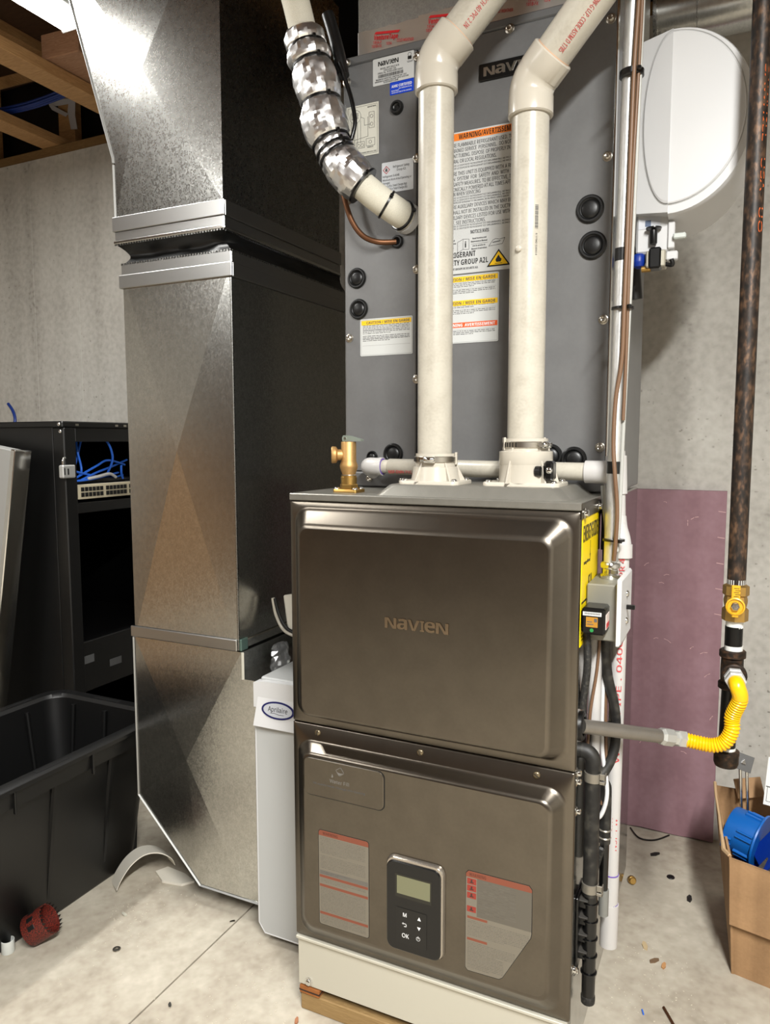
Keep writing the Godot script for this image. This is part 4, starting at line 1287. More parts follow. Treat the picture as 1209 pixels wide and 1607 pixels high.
# ---- supply plenum over the coil ---------------------------------------------------------------------
func plenum() -> void:
	var t := thing("supply_plenum", "galvanised supply plenum taped with printed foil tape above the grey coil cabinet", "duct", V(-0.47, 1.886, -1.63))
	part("plenum_body", mb().span(V(-0.727, 1.879, -1.865), V(-0.224, 2.285, -1.402), 0.001), M.zinc_rough, t)
	# strips of tape: one long, two overlapping pieces, edges a little torn
	var f := noise(8, 60.0)
	var xs := [-0.7275, -0.590, -0.470, -0.330, -0.2235]
	for k in 4:
		var b := mb()
		var lower := PackedVector3Array()
		var upper := PackedVector3Array()
		var n := 16
		for i in n + 1:
			var x: float = lerpf(xs[k] - (0.006 if k > 0 else 0.0), xs[k + 1], float(i) / n)
			var w := 0.0012 * f.get_noise_2d(x * 3.0, k)
			lower.append(V(x, 1.884, -1.4012 + absf(w) * 0.4 + k * 0.0002))
			upper.append(V(x, 1.938 + 0.004 * k * 0.6 + w * 2.0, -1.4014 + absf(w) * 0.8 + k * 0.0002))
		b.loft([lower, upper], false, false, 0.9, false)
		var back := mb()
		back.v = b.v
		back.n = b.n
		back.uv = b.uv
		part("foil_tape", back, mat(Color(0.86, 0.85, 0.83), 0.38, 1.0), t, "shiny printed foil tape")
	part("side_tape", mb().span(V(-0.7278, 1.884, -1.43), V(-0.7268, 1.938, -1.4005)), M.foil, t)
	var p := mb()
	p.xf = Transform3D(Basis.from_euler(V(0, 0, deg_to_rad(-8.0))), V(-0.692, 1.9165, -1.4000))
	for q in [[0.0, 0.0], [0.115, 0.020], [0.195, 0.034], [0.310, 0.048]]:
		p.text("VentureTape", q[0], q[1], 0.0, 0.0090, M.bold, 0.053)
		p.prism(PackedVector2Array([Vector2(q[0] + 0.0, q[1] + 0.0105), Vector2(q[0] + 0.053, q[1] + 0.0105), Vector2(q[0] + 0.056, q[1] + 0.0150), Vector2(q[0] + 0.003, q[1] + 0.0150)]), 0.0, 0.0003)
		p.text("181A-P", q[0] - 0.001, q[1] - 0.0072, 0.0, 0.0052, M.sans, 0.019)
		p.text("181B-FX", q[0] - 0.003, q[1] - 0.0142, 0.0, 0.0052, M.sans, 0.022)
		p.text("1014", q[0] + 0.029, q[1] - 0.0108, 0.0, 0.0052, M.sans, 0.012)
		p.text("COLD WEATHER", q[0] + 0.052, q[1] - 0.0068, 0.0, 0.0052, M.sans, 0.036)
	part("tape_print", p, M.ink_tape, t, "red printing on the tape")
	# round branch duct behind, over the humidifier
	var d := thing("round_duct", "round galvanised branch duct running along the back wall under the trusses", "duct", V(0.2, 2.115, -1.95))
	part("duct_shell", mb().tube([V(-0.224, 2.120, -1.97), V(0.32, 2.120, -1.97), V(0.95, 2.120, -1.97), V(1.6, 2.120, -1.97)], 0.066, 36, false), M.zinc, d)
	part("seam_ring", mb().tube([V(-0.222, 2.120, -1.97), V(-0.214, 2.120, -1.97)], 0.074, 36), M.zinc_bright, d)
	part("crimp_ring", mb().tube([V(-0.130, 2.120, -1.97), V(-0.127, 2.120, -1.97)], 0.068, 36), M.zinc_bright, d)


# a sheet-metal face creased from its corners to a slightly raised middle
func creased(b: MB, pts: Array, mid: Vector3) -> void:
	for i in pts.size():
		b.quad(mid, pts[i], pts[(i + 1) % pts.size()], pts[(i + 1) % pts.size()], V(0, 0, 1) if absf((pts[0] - mid).z) < 0.1 else V(1, 0, 0))


# ---- return duct on the left ----------------------------------------------------------------------------
func return_duct() -> void:
	var zf := -1.345
	var zb := -1.862
	# long straight section
	var t := thing("return_duct", "tall straight galvanised return duct between two flanged joints", "duct", V(-1.167, 0.645, -1.6))
	var x0 := -1.322
	var x1 := -1.012
	var y0 := 0.648
	var y1 := 1.507
	var b := mb()
	creased(b, [V(x0, y0, zf), V(x1, y0, zf), V(x1, y1, zf), V(x0, y1, zf)], V(-1.167, 1.10, zf + 0.010))
	b.quad(V(x1, y0, zf), V(x1, y0, zb), V(x1, y1, zb), V(x1, y1, zf), Vector3.RIGHT)
	b.quad(V(x0, y0, zf), V(x0, y0, zb), V(x0, y1, zb), V(x0, y1, zf), Vector3.LEFT)
	b.quad(V(x0, y0, zb), V(x1, y0, zb), V(x1, y1, zb), V(x0, y1, zb), Vector3.FORWARD)
	part("duct_wall", b, M.zinc, t)
	part("corner_seam", mb().span(V(x1 - 0.003, y0, zf - 0.004), V(x1 + 0.0015, y1 - 0.03, zf + 0.0015), 0.0008), M.zinc_bright, t)
	part("flange_band", frame_band(x0 - 0.007, x1 + 0.007, zb, zf + 0.007, 1.478, 1.508, 0.006), M.zinc_band, t)
	part("upper_band", frame_band(x0 - 0.002, x1 + 0.003, zb, zf + 0.003, 1.508, 1.532, 0.003), M.zinc_band, t)
	part("serrated_edge", teeth(x0 - 0.002, x1 + 0.003, zb, zf + 0.0035, 1.532, 1), M.zinc_bright, t)
	# black flexible collar
	var c := single("flexible_collar", canvas(), M.canvas_black, V(-1.17, 1.531, -1.6), "black flexible cloth collar joining the upper and lower return ducts", "duct collar")
	# transition above, flaring to the left
	var u := thing("duct_transition", "galvanised duct transition flaring leftwards under the ceiling, glaring with lamp light", "duct", V(-1.2, 1.581, -1.6))
	var a := mb()
	var pts := [V(-1.337, 1.640, zf), V(-1.029, 1.640, zf), V(-1.025, 2.286, zf), V(-1.495, 2.286, zf), V(-1.338, 1.775, zf)]
	creased(a, pts, V(-1.227, 1.942, zf + 0.020))
	a.quad(V(-1.029, 1.640, zf), V(-1.029, 1.640, zb), V(-1.025, 2.286, zb), V(-1.025, 2.286, zf), Vector3.RIGHT)
	a.quad(V(-1.337, 1.640, zf), V(-1.337, 1.640, zb), V(-1.338, 1.775, zb), V(-1.338, 1.775, zf), Vector3.LEFT)
	a.quad(V(-1.338, 1.775, zf), V(-1.338, 1.775, zb), V(-1.495, 2.286, zb), V(-1.495, 2.286, zf), Vector3.LEFT)
	a.quad(V(-1.337, 1.640, zb), V(-1.029, 1.640, zb), V(-1.025, 2.286, zb), V(-1.495, 2.286, zb), Vector3.FORWARD)
	part("transition_wall", a, M.zinc_bright, u)
	part("edge_seam", mb().tube([V(-1.4975, 2.284, zf), V(-1.3405, 1.777, zf), V(-1.3395, 1.764, zf)], 0.0042, 4, true, 0.9), M.hem, u, "folded standing seam on the left edge")
	part("lower_seam", mb().tube([V(-1.3395, 1.760, zf), V(-1.3385, 1.642, zf)], 0.0036, 4, true, 0.9), M.hem, u)
	part("flange_band", frame_band(-1.344, -1.022, zb, zf + 0.007, 1.608, 1.641, 0.006), M.zinc_band, u)
	part("lower_band", frame_band(-1.340, -1.026, zb, zf + 0.003, 1.583, 1.608, 0.003), M.zinc_band, u)
	part("rolled_lip", frame_band(-1.342, -1.024, zb, zf + 0.006, 1.5805, 1.5875, 0.003), M.chrome, u)
	part("serrated_edge", teeth(-1.341, -1.025, zb, zf + 0.004, 1.5805, -1), M.zinc_bright, u)
	# boot at the foot, turning right into the filter cabinet
	var f := thing("duct_boot", "galvanised duct boot at the floor with a sloping lower left edge", "duct", V(-1.12, 0.053, -1.6))
	var d := mb()
	var o := [V(-1.324, 0.645, zf), V(-1.326, 0.242, zf), V(-1.140, 0.053, zf), V(-0.9395, 0.053, zf), V(-0.9395, 0.583, zf), V(-1.005, 0.583, zf), V(-1.005, 0.645, zf)]
	creased(d, [o[0], o[1], o[2], V(-1.005, 0.053, zf), V(-1.005, 0.645, zf)], V(-1.165, 0.365, zf + 0.010))
	d.quad(V(-1.005, 0.053, zf), V(-0.9395, 0.053, zf - 0.0041), V(-0.9395, 0.583, zf - 0.0041), V(-1.005, 0.583, zf), Vector3.BACK)
	for i in o.size():
		var p: Vector3 = o[i]
		var q: Vector3 = o[(i + 1) % o.size()]
		var e := q - p
		d.quad(p, q, V(q.x, q.y, zb), V(p.x, p.y, zb), V(e.y, -e.x, 0))
	part("boot_wall", d, M.zinc, f)
	part("lower_hem", mb().tube([V(-1.3275, 0.645, zf + 0.001), V(-1.3285, 0.2415, zf + 0.001), V(-1.1405, 0.0505, zf + 0.001), V(-0.9405, 0.0505, zf + 0.001)], 0.003, 4, true, 0.9), M.hem, f, "folded hem along the lower edge")
	part("side_hem", mb().tube([V(-1.001, 0.645, zf + 0.001), V(-1.001, 0.583, zf + 0.001)], 0.004, 4, true, 0.9), M.zinc_dull, f)
	part("drive_cleat", mb().span(V(-1.332, 0.6465, zf + 0.0012), V(-1.0135, 0.6735, zf + 0.006), 0.002), M.zinc_band, t, "flat cleat strip across the joint")
	part("cleat_return", mb().span(V(-1.0115, 0.650, zf - 0.5), V(-1.0065, 0.670, zf - 0.004), 0.002), M.zinc, t)
	part("cleat_end", mb().span(V(-1.0118, 0.646, zf - 0.028), V(-1.0055, 0.674, zf - 0.001), 0.002), mat(Color(0.36, 0.45, 0.42), 0.35, 0.6), t)
	# media filter cabinet between boot and furnace
	var k := thing("air_cleaner", "white slim air cleaner cabinet squeezed between the duct boot and the furnace", "air cleaner", V(-0.84, 0.0225, -1.58))
	part("case", mb().span(V(-0.926, 0.040, -1.862), V(-0.755, 0.600, -1.320), 0.003), M.white_enamel, k)
	part("top_cover", mb().span(V(-0.930, 0.598, -1.862), V(-0.755, 0.609, -1.312), 0.003), M.white_enamel, k)
	part("door", mb().prism(PackedVector2Array([Vector2(-0.922, 0.0225), Vector2(-0.756, 0.0225), Vector2(-0.756, 0.520), Vector2(-0.936, 0.520), Vector2(-0.937, 0.044)]), -1.322, -1.300), M.white_enamel, k, "tall white door with a clipped lower corner")
	part("door_edge", mb().tube([V(-0.937, 0.515, -1.302), V(-0.9375, 0.044, -1.302), V(-0.922, 0.0225, -1.302), V(-0.758, 0.0225, -1.302)], 0.003, 6), M.white_plastic, k)
	part("head", mb().prism(PackedVector2Array([Vector2(-0.939, 0.545), Vector2(-0.756, 0.545), Vector2(-0.756, 0.606), Vector2(-0.850, 0.606), Vector2(-0.915, 0.604), Vector2(-0.939, 0.599)]), -1.322, -1.297), M.white_plastic, k)
	var lp := mb()
	var q0 := [V(-0.927, 0.578, -1.299), V(-0.756, 0.582, -1.299), V(-0.756, 0.508, -1.284), V(-0.932, 0.508, -1.284)]
	lp.quad(q0[0], q0[1], q0[2], q0[3], Vector3.BACK)
	lp.quad(q0[3], q0[2], V(-0.756, 0.500, -1.301), V(-0.932, 0.500, -1.301), V(0, -1, 0))
	lp.quad(q0[0], q0[3], V(-0.932, 0.500, -1.301), V(-0.930, 0.560, -1.301), Vector3.LEFT)
	lp.quad(q0[1], q0[2], V(-0.756, 0.500, -1.301), V(-0.756, 0.560, -1.301), Vector3.RIGHT)
	var plate := part("name_plate", lp, M.white_plastic, k, "sloping white plate that bears the maker's oval")
	var tilt := Transform3D(Basis.from_euler(V(-0.20, 0, 0)), V(-0.872, 0.5475, -1.2918))
	part("oval_rim", ellipse(0.0415, 0.0185, 0.0, 0.0016, tilt), M.logo_blue, plate)
	part("oval_field", ellipse(0.0365, 0.0148, 0.0, 0.0020, tilt), mat(Color(0.66, 0.67, 0.69), 0.3), plate)
	var w := mb()
	w.xf = tilt
	w.text("Aprilaire", -0.0245, -0.0035, 0.0020, 0.0098, M.sans, 0.049)
	w.line([Vector2(-0.018, -0.0070), Vector2(-0.008, -0.0062), Vector2(0.004, -0.0082), Vector2(0.016, -0.0078)], 0.0008, 0.0020)
	part("oval_lettering", w, M.ink, plate)
	# clear plastic bag and white cord stuffed behind it
	var bag := mb()
	var fz := noise(55, 22.0)
	var rings := []
	for i in 8:
		var ring := PackedVector3Array()
		for j in 20:
			var th := TAU * j / 20
			var rr := 0.036 + 0.030 * fz.get_noise_3d(i * 0.11, cos(th) * 0.12, sin(th) * 0.12) - 0.002 * i
			ring.append(V(-0.962 + cos(th) * rr * 0.45, 0.5845 + i * 0.009, -1.44 - sin(th) * rr * 0.9))
		rings.append(ring)
	bag.loft(rings, true, true, 0.97)
	single("plastic_bag", bag, M.clear_bag, V(-0.962, 0.5845, -1.44), "crumpled clear plastic bag stuffed between the duct and the white air cleaner", "bag")
	var cd := thing("flat_cable", "white flat cord with a black stripe hanging above the air cleaner", "cord", V(-0.95, 0.66, -1.46))
	part("cord", mb().tube(curve([V(-0.988, 0.752, -1.45), V(-0.986, 0.738, -1.45), V(-0.979, 0.710, -1.45), V(-0.962, 0.681, -1.45), V(-0.938, 0.669, -1.45), V(-0.890, 0.662, -1.45)], 6), 0.0045, 10), M.cream, cd)
	part("stripe", mb().tube(curve([V(-0.981, 0.752, -1.448), V(-0.978, 0.738, -1.448), V(-0.970, 0.714, -1.448), V(-0.956, 0.690, -1.448), V(-0.936, 0.677, -1.448), V(-0.890, 0.669, -1.448)], 6), 0.0040, 10), M.ink, cd)
	part("pad", mb().at(V(-0.925, 0.722, -1.475), V(-12, 18, 10)).box(Vector3.ZERO, V(0.075, 0.085, 0.014), 0.003), M.scrap_white, cd, "pale plastic pad")


func ellipse(rx: float, ry: float, z0: float, z1: float, x: Transform3D) -> MB:
	var p := PackedVector2Array()
	for k in 36:
		p.append(Vector2(cos(TAU * k / 36) * rx, sin(TAU * k / 36) * ry))
	var b := mb()
	b.xf = x
	return b.prism(p, z0, z1)


# four strips that stand round a duct
func frame_band(x0: float, x1: float, z0: float, z1: float, y0: float, y1: float, w: float) -> MB:
	var b := mb()
	b.span(V(x0, y0, z1 - w), V(x1, y1, z1), 0.0012)
	b.span(V(x1 - w, y0, z0), V(x1, y1, z1 - w), 0.0012)
	b.span(V(x0, y0, z0), V(x0 + w, y1, z1 - w), 0.0012)
	b.span(V(x0 + w, y0, z0), V(x1 - w, y1, z0 + w), 0.0012)
	return b


func teeth(x0: float, x1: float, z0: float, z1: float, y: float, up: int) -> MB:
	var b := mb()
	var x := x0
	while x < x1 - 0.004:
		b.span(V(x, y - 0.001 * up, z1 - 0.002), V(x + 0.0045, y + 0.0035 * up, z1))
		x += 0.0078
	var z := z1
	while z > z0 + 0.004:
		b.span(V(x1 - 0.002, y - 0.001 * up, z - 0.0045), V(x1, y + 0.0035 * up, z))
		z -= 0.0078
	return b


func canvas() -> MB:
	var rings := []
	var f := noise(66, 9.0)
	for i in 9:
		var u := i / 8.0
		var y := lerpf(1.5335, 1.5790, u)
		var xa := lerpf(-1.322, -1.338, u) + 0.014 * sin(u * PI)
		var xb := lerpf(-1.010, -1.028, u) - 0.005 * sin(u * PI)
		var za := lerpf(-1.345, -1.345, u) - 0.020 * sin(u * PI)
		var zb := -1.862
		var ring := PackedVector3Array()
		var n := 14
		for j in n:
			ring.append(V(lerpf(xa, xb, float(j) / n), y, za))
		for j in n:
			ring.append(V(xb, y, lerpf(za, zb, float(j) / n)))
		for j in n:
			ring.append(V(lerpf(xb, xa, float(j) / n), y, zb))
		for j in n:
			ring.append(V(xa, y, lerpf(zb, za, float(j) / n)))
		for j in ring.size():
			var p := ring[j]
			var k := 0.010 * sin(u * PI) * f.get_noise_3dv(p * V(1, 3, 1))
			# the fold at the near corner
			var near := exp(-pow((p - V(-1.03, y, -1.36)).length() / 0.035, 2.0))
			ring[j] = p + V(k - near * 0.012 * sin(u * PI), near * 0.004 * sin(u * PI * 2.0), k + near * 0.010 * sin(u * PI * 2.0))
		rings.append(ring)
	var b := mb()
	b.loft(rings, false, false, 0.5)
	return b


# ---- humidifier on the right side of the cabinet --------------------------------------------------------
func humidifier() -> void:
	var t := thing("humidifier", "white rounded humidifier with an oval front door, mounted beside the coil cabinet", "humidifier", V(-0.12, 1.46, -1.53))
	var xr := -0.135
	var cy := 1.684
	var rings := []
	for q in [[1.0, -1.635], [1.0, -1.478], [0.992, -1.468], [0.972, -1.462]]:
		var ring := PackedVector3Array()
		var k: float = q[0]
		for j in 33:
			var a := -PI / 2 + PI * j / 32
			ring.append(V(xr + cos(a) * 0.137 * k, cy + sin(a) * 0.161 * k, q[1]))
		rings.append(ring)
	part("drum", mb().loft(rings, true, true, 0.6), M.white_plastic, t, "rounded right half of the casing")
	var lf := mb()
	var zl := -1.482
	var zr := -1.458
	lf.quad(V(-0.2185, 1.541, zl), V(xr, 1.529, zr), V(xr, 1.840, zr), V(-0.2185, 1.832, zl), V(-0.2, 0, 1))
	lf.quad(V(-0.2185, 1.541, zl), V(xr, 1.529, zr), V(xr, 1.529, -1.635), V(-0.2185, 1.541, -1.635), V(0, -1, 0))
	lf.quad(V(-0.2185, 1.832, zl), V(xr, 1.840, zr), V(xr, 1.840, -1.635), V(-0.2185, 1.832, -1.635), V(0, 1, 0))
	lf.quad(V(xr, 1.529, zr), V(xr, 1.840, zr), V(xr, 1.840, -1.475), V(xr, 1.529, -1.475), Vector3.RIGHT)
	lf.quad(V(-0.2185, 1.541, -1.635), V(xr, 1.529, -1.635), V(xr, 1.840, -1.635), V(-0.2185, 1.832, -1.635), V(0, 0, -1))
	part("left_casing", lf, M.white_plastic, t)
	# door: two half ovals that meet in an upright ridge
	var dr := mb()
	var prev := []
	for q in [[1.0, 0.0], [1.0, 0.0032], [0.985, 0.0045]]:
		var ring := PackedVector3Array()
		for j in 33:
			var a := -PI / 2 + PI * j / 32
			var x: float = xr + cos(a) * 0.121 * q[0]
			ring.append(V(x, 1.690 + sin(a) * 0.146 * q[0], -1.4625 + q[1] + (x - xr) * -0.02))
		prev.append(ring)
	dr.loft(prev, false, true, 0.8)
	part("door_right", dr, M.white_plastic, t, "right half of the oval door")
	var dl := mb()
	var pl := []
	for q in [[1.0, 0.0], [1.0, 0.0030], [0.97, 0.0042]]:
		var ring := PackedVector3Array()
		for j in 25:
			var a := PI / 2 + PI * j / 24
			var x: float = xr + cos(a) * 0.047 * q[0]
			ring.append(V(x, 1.690 + sin(a) * 0.146 * q[0], lerpf(zr, zl, (xr - x) / 0.0835) + q[1] - 0.0002))
		pl.append(ring)
	dl.loft(pl, false, true, 0.8)
	part("door_left", dl, M.white_plastic, t, "left half of the oval door")
	var g := mb()
	var gp := []
	for j in 33:
		var a := -PI / 2 + PI * j / 32
		gp.append(V(xr + cos(a) * 0.1225, 1.690 + sin(a) * 0.1475, -1.4618))
	g.tube(gp, 0.0008, 6)
	var gq := []
	for j in 25:
		var a := PI / 2 + PI * j / 24
		var x: float = xr + cos(a) * 0.0485
		gq.append(V(x, 1.690 + sin(a) * 0.1475, lerpf(zr, zl, (xr - x) / 0.0835) + 0.0002))
	g.tube(gq, 0.0008, 6)
	part("door_groove", g, mat(Color(0.66, 0.66, 0.65), 0.5), t)
	# water box and valve beneath
	var wb := part("water_box", mb().span(V(-0.192, 1.468, -1.60), V(-0.132, 1.545, -1.490), 0.004), M.white_plastic, t)
	part("box_sticker", mb().span(V(-0.188, 1.512, -1.4905), V(-0.150, 1.532, -1.4892)), mat(Color(0.74, 0.75, 0.77), 0.4), wb)
	part("sticker_mark", mb().span(V(-0.176, 1.516, -1.4895), V(-0.166, 1.527, -1.4888)), mat(Color(0.30, 0.36, 0.46), 0.4), wb)
	part("box_rib", mb().span(V(-0.136, 1.472, -1.50), V(-0.124, 1.520, -1.485), 0.002), M.white_plastic, wb)
	part("drain_knob", mb().at(V(-0.160, 1.498, -1.482)).lathe([[0.006, -0.016], [0.0068, -0.014], [0.0068, 0.008], [0.014, 0.011], [0.014, 0.013], [0.0, 0.013]], 18), M.black_plastic, t)
	var sv := part("solenoid_bracket", mb().span(V(-0.172, 1.440, -1.512), V(-0.138, 1.470, -1.478), 0.002), mat(Color(0.66, 0.64, 0.58), 0.4, 0.4), t)
	part("solenoid_coil", mb().span(V(-0.166, 1.436, -1.500), V(-0.145, 1.474, -1.470), 0.003), M.black_plastic, sv, "black solenoid coil")
	part("valve_cap", mb().at(V(-0.186, 1.456, -1.495)).lathe([[0.004, -0.013], [0.010, -0.010], [0.0125, -0.002], [0.0115, 0.009], [0.008, 0.013], [0.0, 0.013]], 10, 0.8), M.blue_dark, sv, "blue plastic cap")
	part("brass_nipple", mb().tube([V(-0.180, 1.440, -1.490), V(-0.164, 1.440, -1.490)], 0.006, 12), M.brass, sv)
	part("wire_plug", mb().span(V(-0.138, 1.452, -1.505), V(-0.118, 1.468, -1.488), 0.002), M.white_plastic, sv)
	part("wire_loop", mb().tube(curve([V(-0.140, 1.446, -1.49), V(-0.126, 1.442, -1.485), V(-0.128, 1.452, -1.482)], 5), 0.004, 8), M.black_rubber, sv)
	part("overflow_stub", mb().span(V(-0.126, 1.486, -1.488), V(-0.104, 1.496, -1.476), 0.002), mat(Color(0.72, 0.74, 0.72), 0.4), t)
	# dark flexible duct behind, seen under the casing
	var e := mb().tube([V(-0.217, 1.500, -1.56), V(-0.206, 1.475, -1.56), V(-0.200, 1.40, -1.57)], 0.014, 14)
	single("bypass_hose", e, M.black_rubber, V(-0.21, 1.40, -1.57), "short dark hose behind the conduit under the white humidifier", "hose")


# ---- conduit, wiring and drains at the furnace's right side --------------------------------------------
func tie(parent: Node3D, c: Vector3, d: Vector3, r: float, w := 0.005, head := V(0.6, 0, 0.8)) -> void:
	var b := mb()
	b.xf = along(c, d)
	b.lathe([[r, -w * 0.5], [r + 0.0014, -w * 0.4], [r + 0.0014, w * 0.4], [r, w * 0.5]], 20, 0.8)
	var o := part("cable_tie", b, M.black_plastic, parent, "black cable tie")
	var out := (head - d.normalized() * head.dot(d.normalized())).normalized()
	var h := mb()
	h.xf = Transform3D(Basis(out, d.normalized(), out.cross(d.normalized())), c + out * (r + 0.003))
	h.box(Vector3.ZERO, V(0.008, 0.006, 0.006), 0.001)
	part("tie_head", h, M.black_plastic, o)


func side_gear() -> void:
	var bot := V(-0.1890, 0.895, -1.272)
	var top := V(-0.176, 2.285, -1.282)
	var d := (top - bot).normalized()
	var t := thing("conduit", "upright galvanised conduit strapped with brown wires in front of the coil cabinet", "conduit", bot)
	part("tube", mb().tube([bot, top], 0.0117, 26), M.emt, t)
	part("connector", mb().at(bot).lathe([[0.015, -0.003], [0.016, -0.001], [0.016, 0.004], [0.0125, 0.006], [0.0125, 0.014], [0.0160, 0.016], [0.0165, 0.021], [0.0150, 0.0245], [0.0122, 0.026]], 20, 0.85), M.chrome, t, "shiny set-screw connector")
	for y in [1.078, 1.42, 1.44]:
		var c: Vector3 = bot + d * ((y - bot.y) / d.y)
		var k := mb()
		k.xf = along(c, d)
		k.lathe([[0.0118, -0.010], [0.0124, -0.010], [0.0124, 0.010], [0.0118, 0.010]], 24, 0.8)
		if y != 1.44:
			part("tape_band", k, M.black_rubber, t, "black tape")
	for y in [0.958, 1.335, 1.695]:
		var c: Vector3 = bot + d * ((y - bot.y) / d.y)
		tie(t, c + V(0.004, 0, 0.004), d, 0.0165 if y < 1.6 else 0.0175, 0.004 if y < 1.6 else 0.010)
	# wires that run beside the conduit
	var w := thing("brown_wire", "brown thermostat wire wandering down the conduit", "wire", V(-0.18, 0.93, -1.25))
	part("wire", mb().tube(curve([V(-0.1645, 2.285, -1.272), V(-0.166, 1.95, -1.266), V(-0.168, 1.82, -1.262), V(-0.172, 1.70, -1.258), V(-0.1735, 1.58, -1.257), V(-0.1745, 1.46, -1.255), V(-0.176, 1.335, -1.254), V(-0.178, 1.25, -1.256), V(-0.1855, 1.19, -1.256), V(-0.1870, 1.12, -1.254), V(-0.1830, 1.07, -1.250), V(-0.178, 1.01, -1.252), V(-0.179, 0.955, -1.252), V(-0.1815, 0.925, -1.256)], 8), 0.0034, 10), M.copper_wire, w)
	part("second_wire", mb().tube(curve([V(-0.1625, 2.285, -1.276), V(-0.164, 1.82, -1.267), V(-0.170, 1.55, -1.262), V(-0.1715, 1.40, -1.260), V(-0.172, 1.30, -1.262), V(-0.173, 1.21, -1.262), V(-0.174, 1.155, -1.262)], 6), 0.0028, 8), M.copper_wire, w)
	var gw := thing("grey_wire", "grey cable that follows the brown wires down the conduit", "wire", V(-0.17, 1.0, -1.27))
	part("cable", mb().tube(curve([V(-0.1605, 2.285, -1.285), V(-0.164, 1.75, -1.272), V(-0.168, 1.45, -1.270), V(-0.172, 1.25, -1.270), V(-0.1745, 1.12, -1.268), V(-0.176, 1.0, -1.266), V(-0.178, 0.94, -1.262)], 6), 0.0032, 10), mat(Color(0.62, 0.62, 0.60), 0.5), gw)
	var cw := thing("thin_grey_cable", "thin grey cable dropping from the lid behind the conduit", "wire", V(-0.205, 0.93, -1.31))
	part("cable", mb().tube(curve([V(-0.212, 1.045, -1.315), V(-0.208, 1.01, -1.312), V(-0.203, 0.975, -1.31), V(-0.200, 0.94, -1.305)], 5), 0.0042, 10), mat(Color(0.55, 0.55, 0.53), 0.5), cw)
	# junction box with a switch, and the control transformer screwed to it
	var j := thing("junction_box", "dusty steel junction box with a white switch plate, fixed beside the furnace", "junction box", V(-0.19, 0.80, -1.26))
	part("box", mb().span(V(-0.2165, 0.800, -1.318), V(-0.168, 0.892, -1.212), 0.002), mat(Color(0.55, 0.545, 0.51), 0.5, 0.55), j)
	part("box_lip", mb().span(V(-0.170, 0.798, -1.320), V(-0.166, 0.894, -1.210), 0.001), M.zinc_dull, j)
	var pl := mb()
	pl.xf = Transform3D(Basis(Vector3(0, 0, -1), Vector3.UP, Vector3.RIGHT), V(-0.166, 0, 0))
	pl.plates([[1.192, 0.797, 1.318, 0.905, 0.003, 0.0], [1.192, 0.797, 1.318, 0.905, 0.003, 0.004], [1.195, 0.800, 1.315, 0.902, 0.003, 0.0065]])
	var sp := part("switch_plate", pl, M.white_plastic, j, "white plastic switch plate")
	part("toggle", mb().span(V(-0.162, 0.846, -1.262), V(-0.146, 0.853, -1.254), 0.001), M.black_plastic, sp, "black toggle")
	for yy in [0.872, 0.827]:
		piece("plate_screw", M.pan_screw, M.chrome, sp, facing(V(-0.1595, yy, -1.256), "x"))
	var tr := thing("transformer", "small black control transformer with a gold sticker under the junction box", "transformer", V(-0.195, 0.818, -1.20))
	part("case", mb().span(V(-0.2155, 0.819, -1.212), V(-0.1795, 0.862, -1.168), 0.003), M.black_plastic, tr)
	part("bar_code", mb().span(V(-0.2135, 0.8495, -1.1685), V(-0.185, 0.8555, -1.1675)), M.label_white, tr)
	var bars := mb()
	var x := -0.2105
	while x < -0.188:
		bars.span(V(x, 0.8515, -1.1676), V(x + 0.0007, 0.8545, -1.1672))
		x += 0.0016
	part("bar_print", bars, M.ink, tr)
	part("gold_sticker", mb().span(V(-0.2085, 0.8315, -1.1685), V(-0.1905, 0.8475, -1.1675)), mat(Color(0.72, 0.52, 0.20), 0.35, 0.4), tr)
	part("sticker_mark", mb().span(V(-0.196, 0.840, -1.1676), V(-0.1915, 0.8455, -1.1672)).box(V(-0.203, 0.840, -1.1674), V(0.008, 0.0012, 0.0004)).box(V(-0.202, 0.836, -1.1674), V(0.010, 0.0012, 0.0004)), M.ink_grey, tr)
	part("green_dot", mb().at(V(-0.1995, 0.8265, -1.168), TO_FRONT).lathe([[0.003, 0.0], [0.003, 0.0006], [0.0, 0.0006]], 14), mat(Color(0.12, 0.48, 0.24), 0.4), tr)
	part("side_sticker", mb().span(V(-0.1800, 0.8275, -1.205), V(-0.1788, 0.851, -1.175)), mat(Color(0.86, 0.80, 0.77), 0.4), tr)
	part("side_print", mb().span(V(-0.1789, 0.829, -1.203), V(-0.1784, 0.837, -1.177)), M.ink_red, tr)
	# black sleeved cables that hang from the box
	var cb := thing("black_sleeve", "dusty black cable sleeve hanging from the junction box past the gas pipe", "cable", V(-0.185, 0.56, -1.26))
	part("sleeve", mb().tube(curve([V(-0.190, 0.812, -1.255), V(-0.191, 0.765, -1.262), V(-0.188, 0.725, -1.268), V(-0.179, 0.680, -1.278), V(-0.1745, 0.640, -1.282), V(-0.175, 0.600, -1.28), V(-0.182, 0.572, -1.272), V(-0.194, 0.552, -1.262), V(-0.207, 0.545, -1.256)], 6), 0.0085, 14), M.hose, cb)
	tie(cb, V(-0.1800, 0.635, -1.275), V(0.1, 1, 0), 0.016, 0.006)
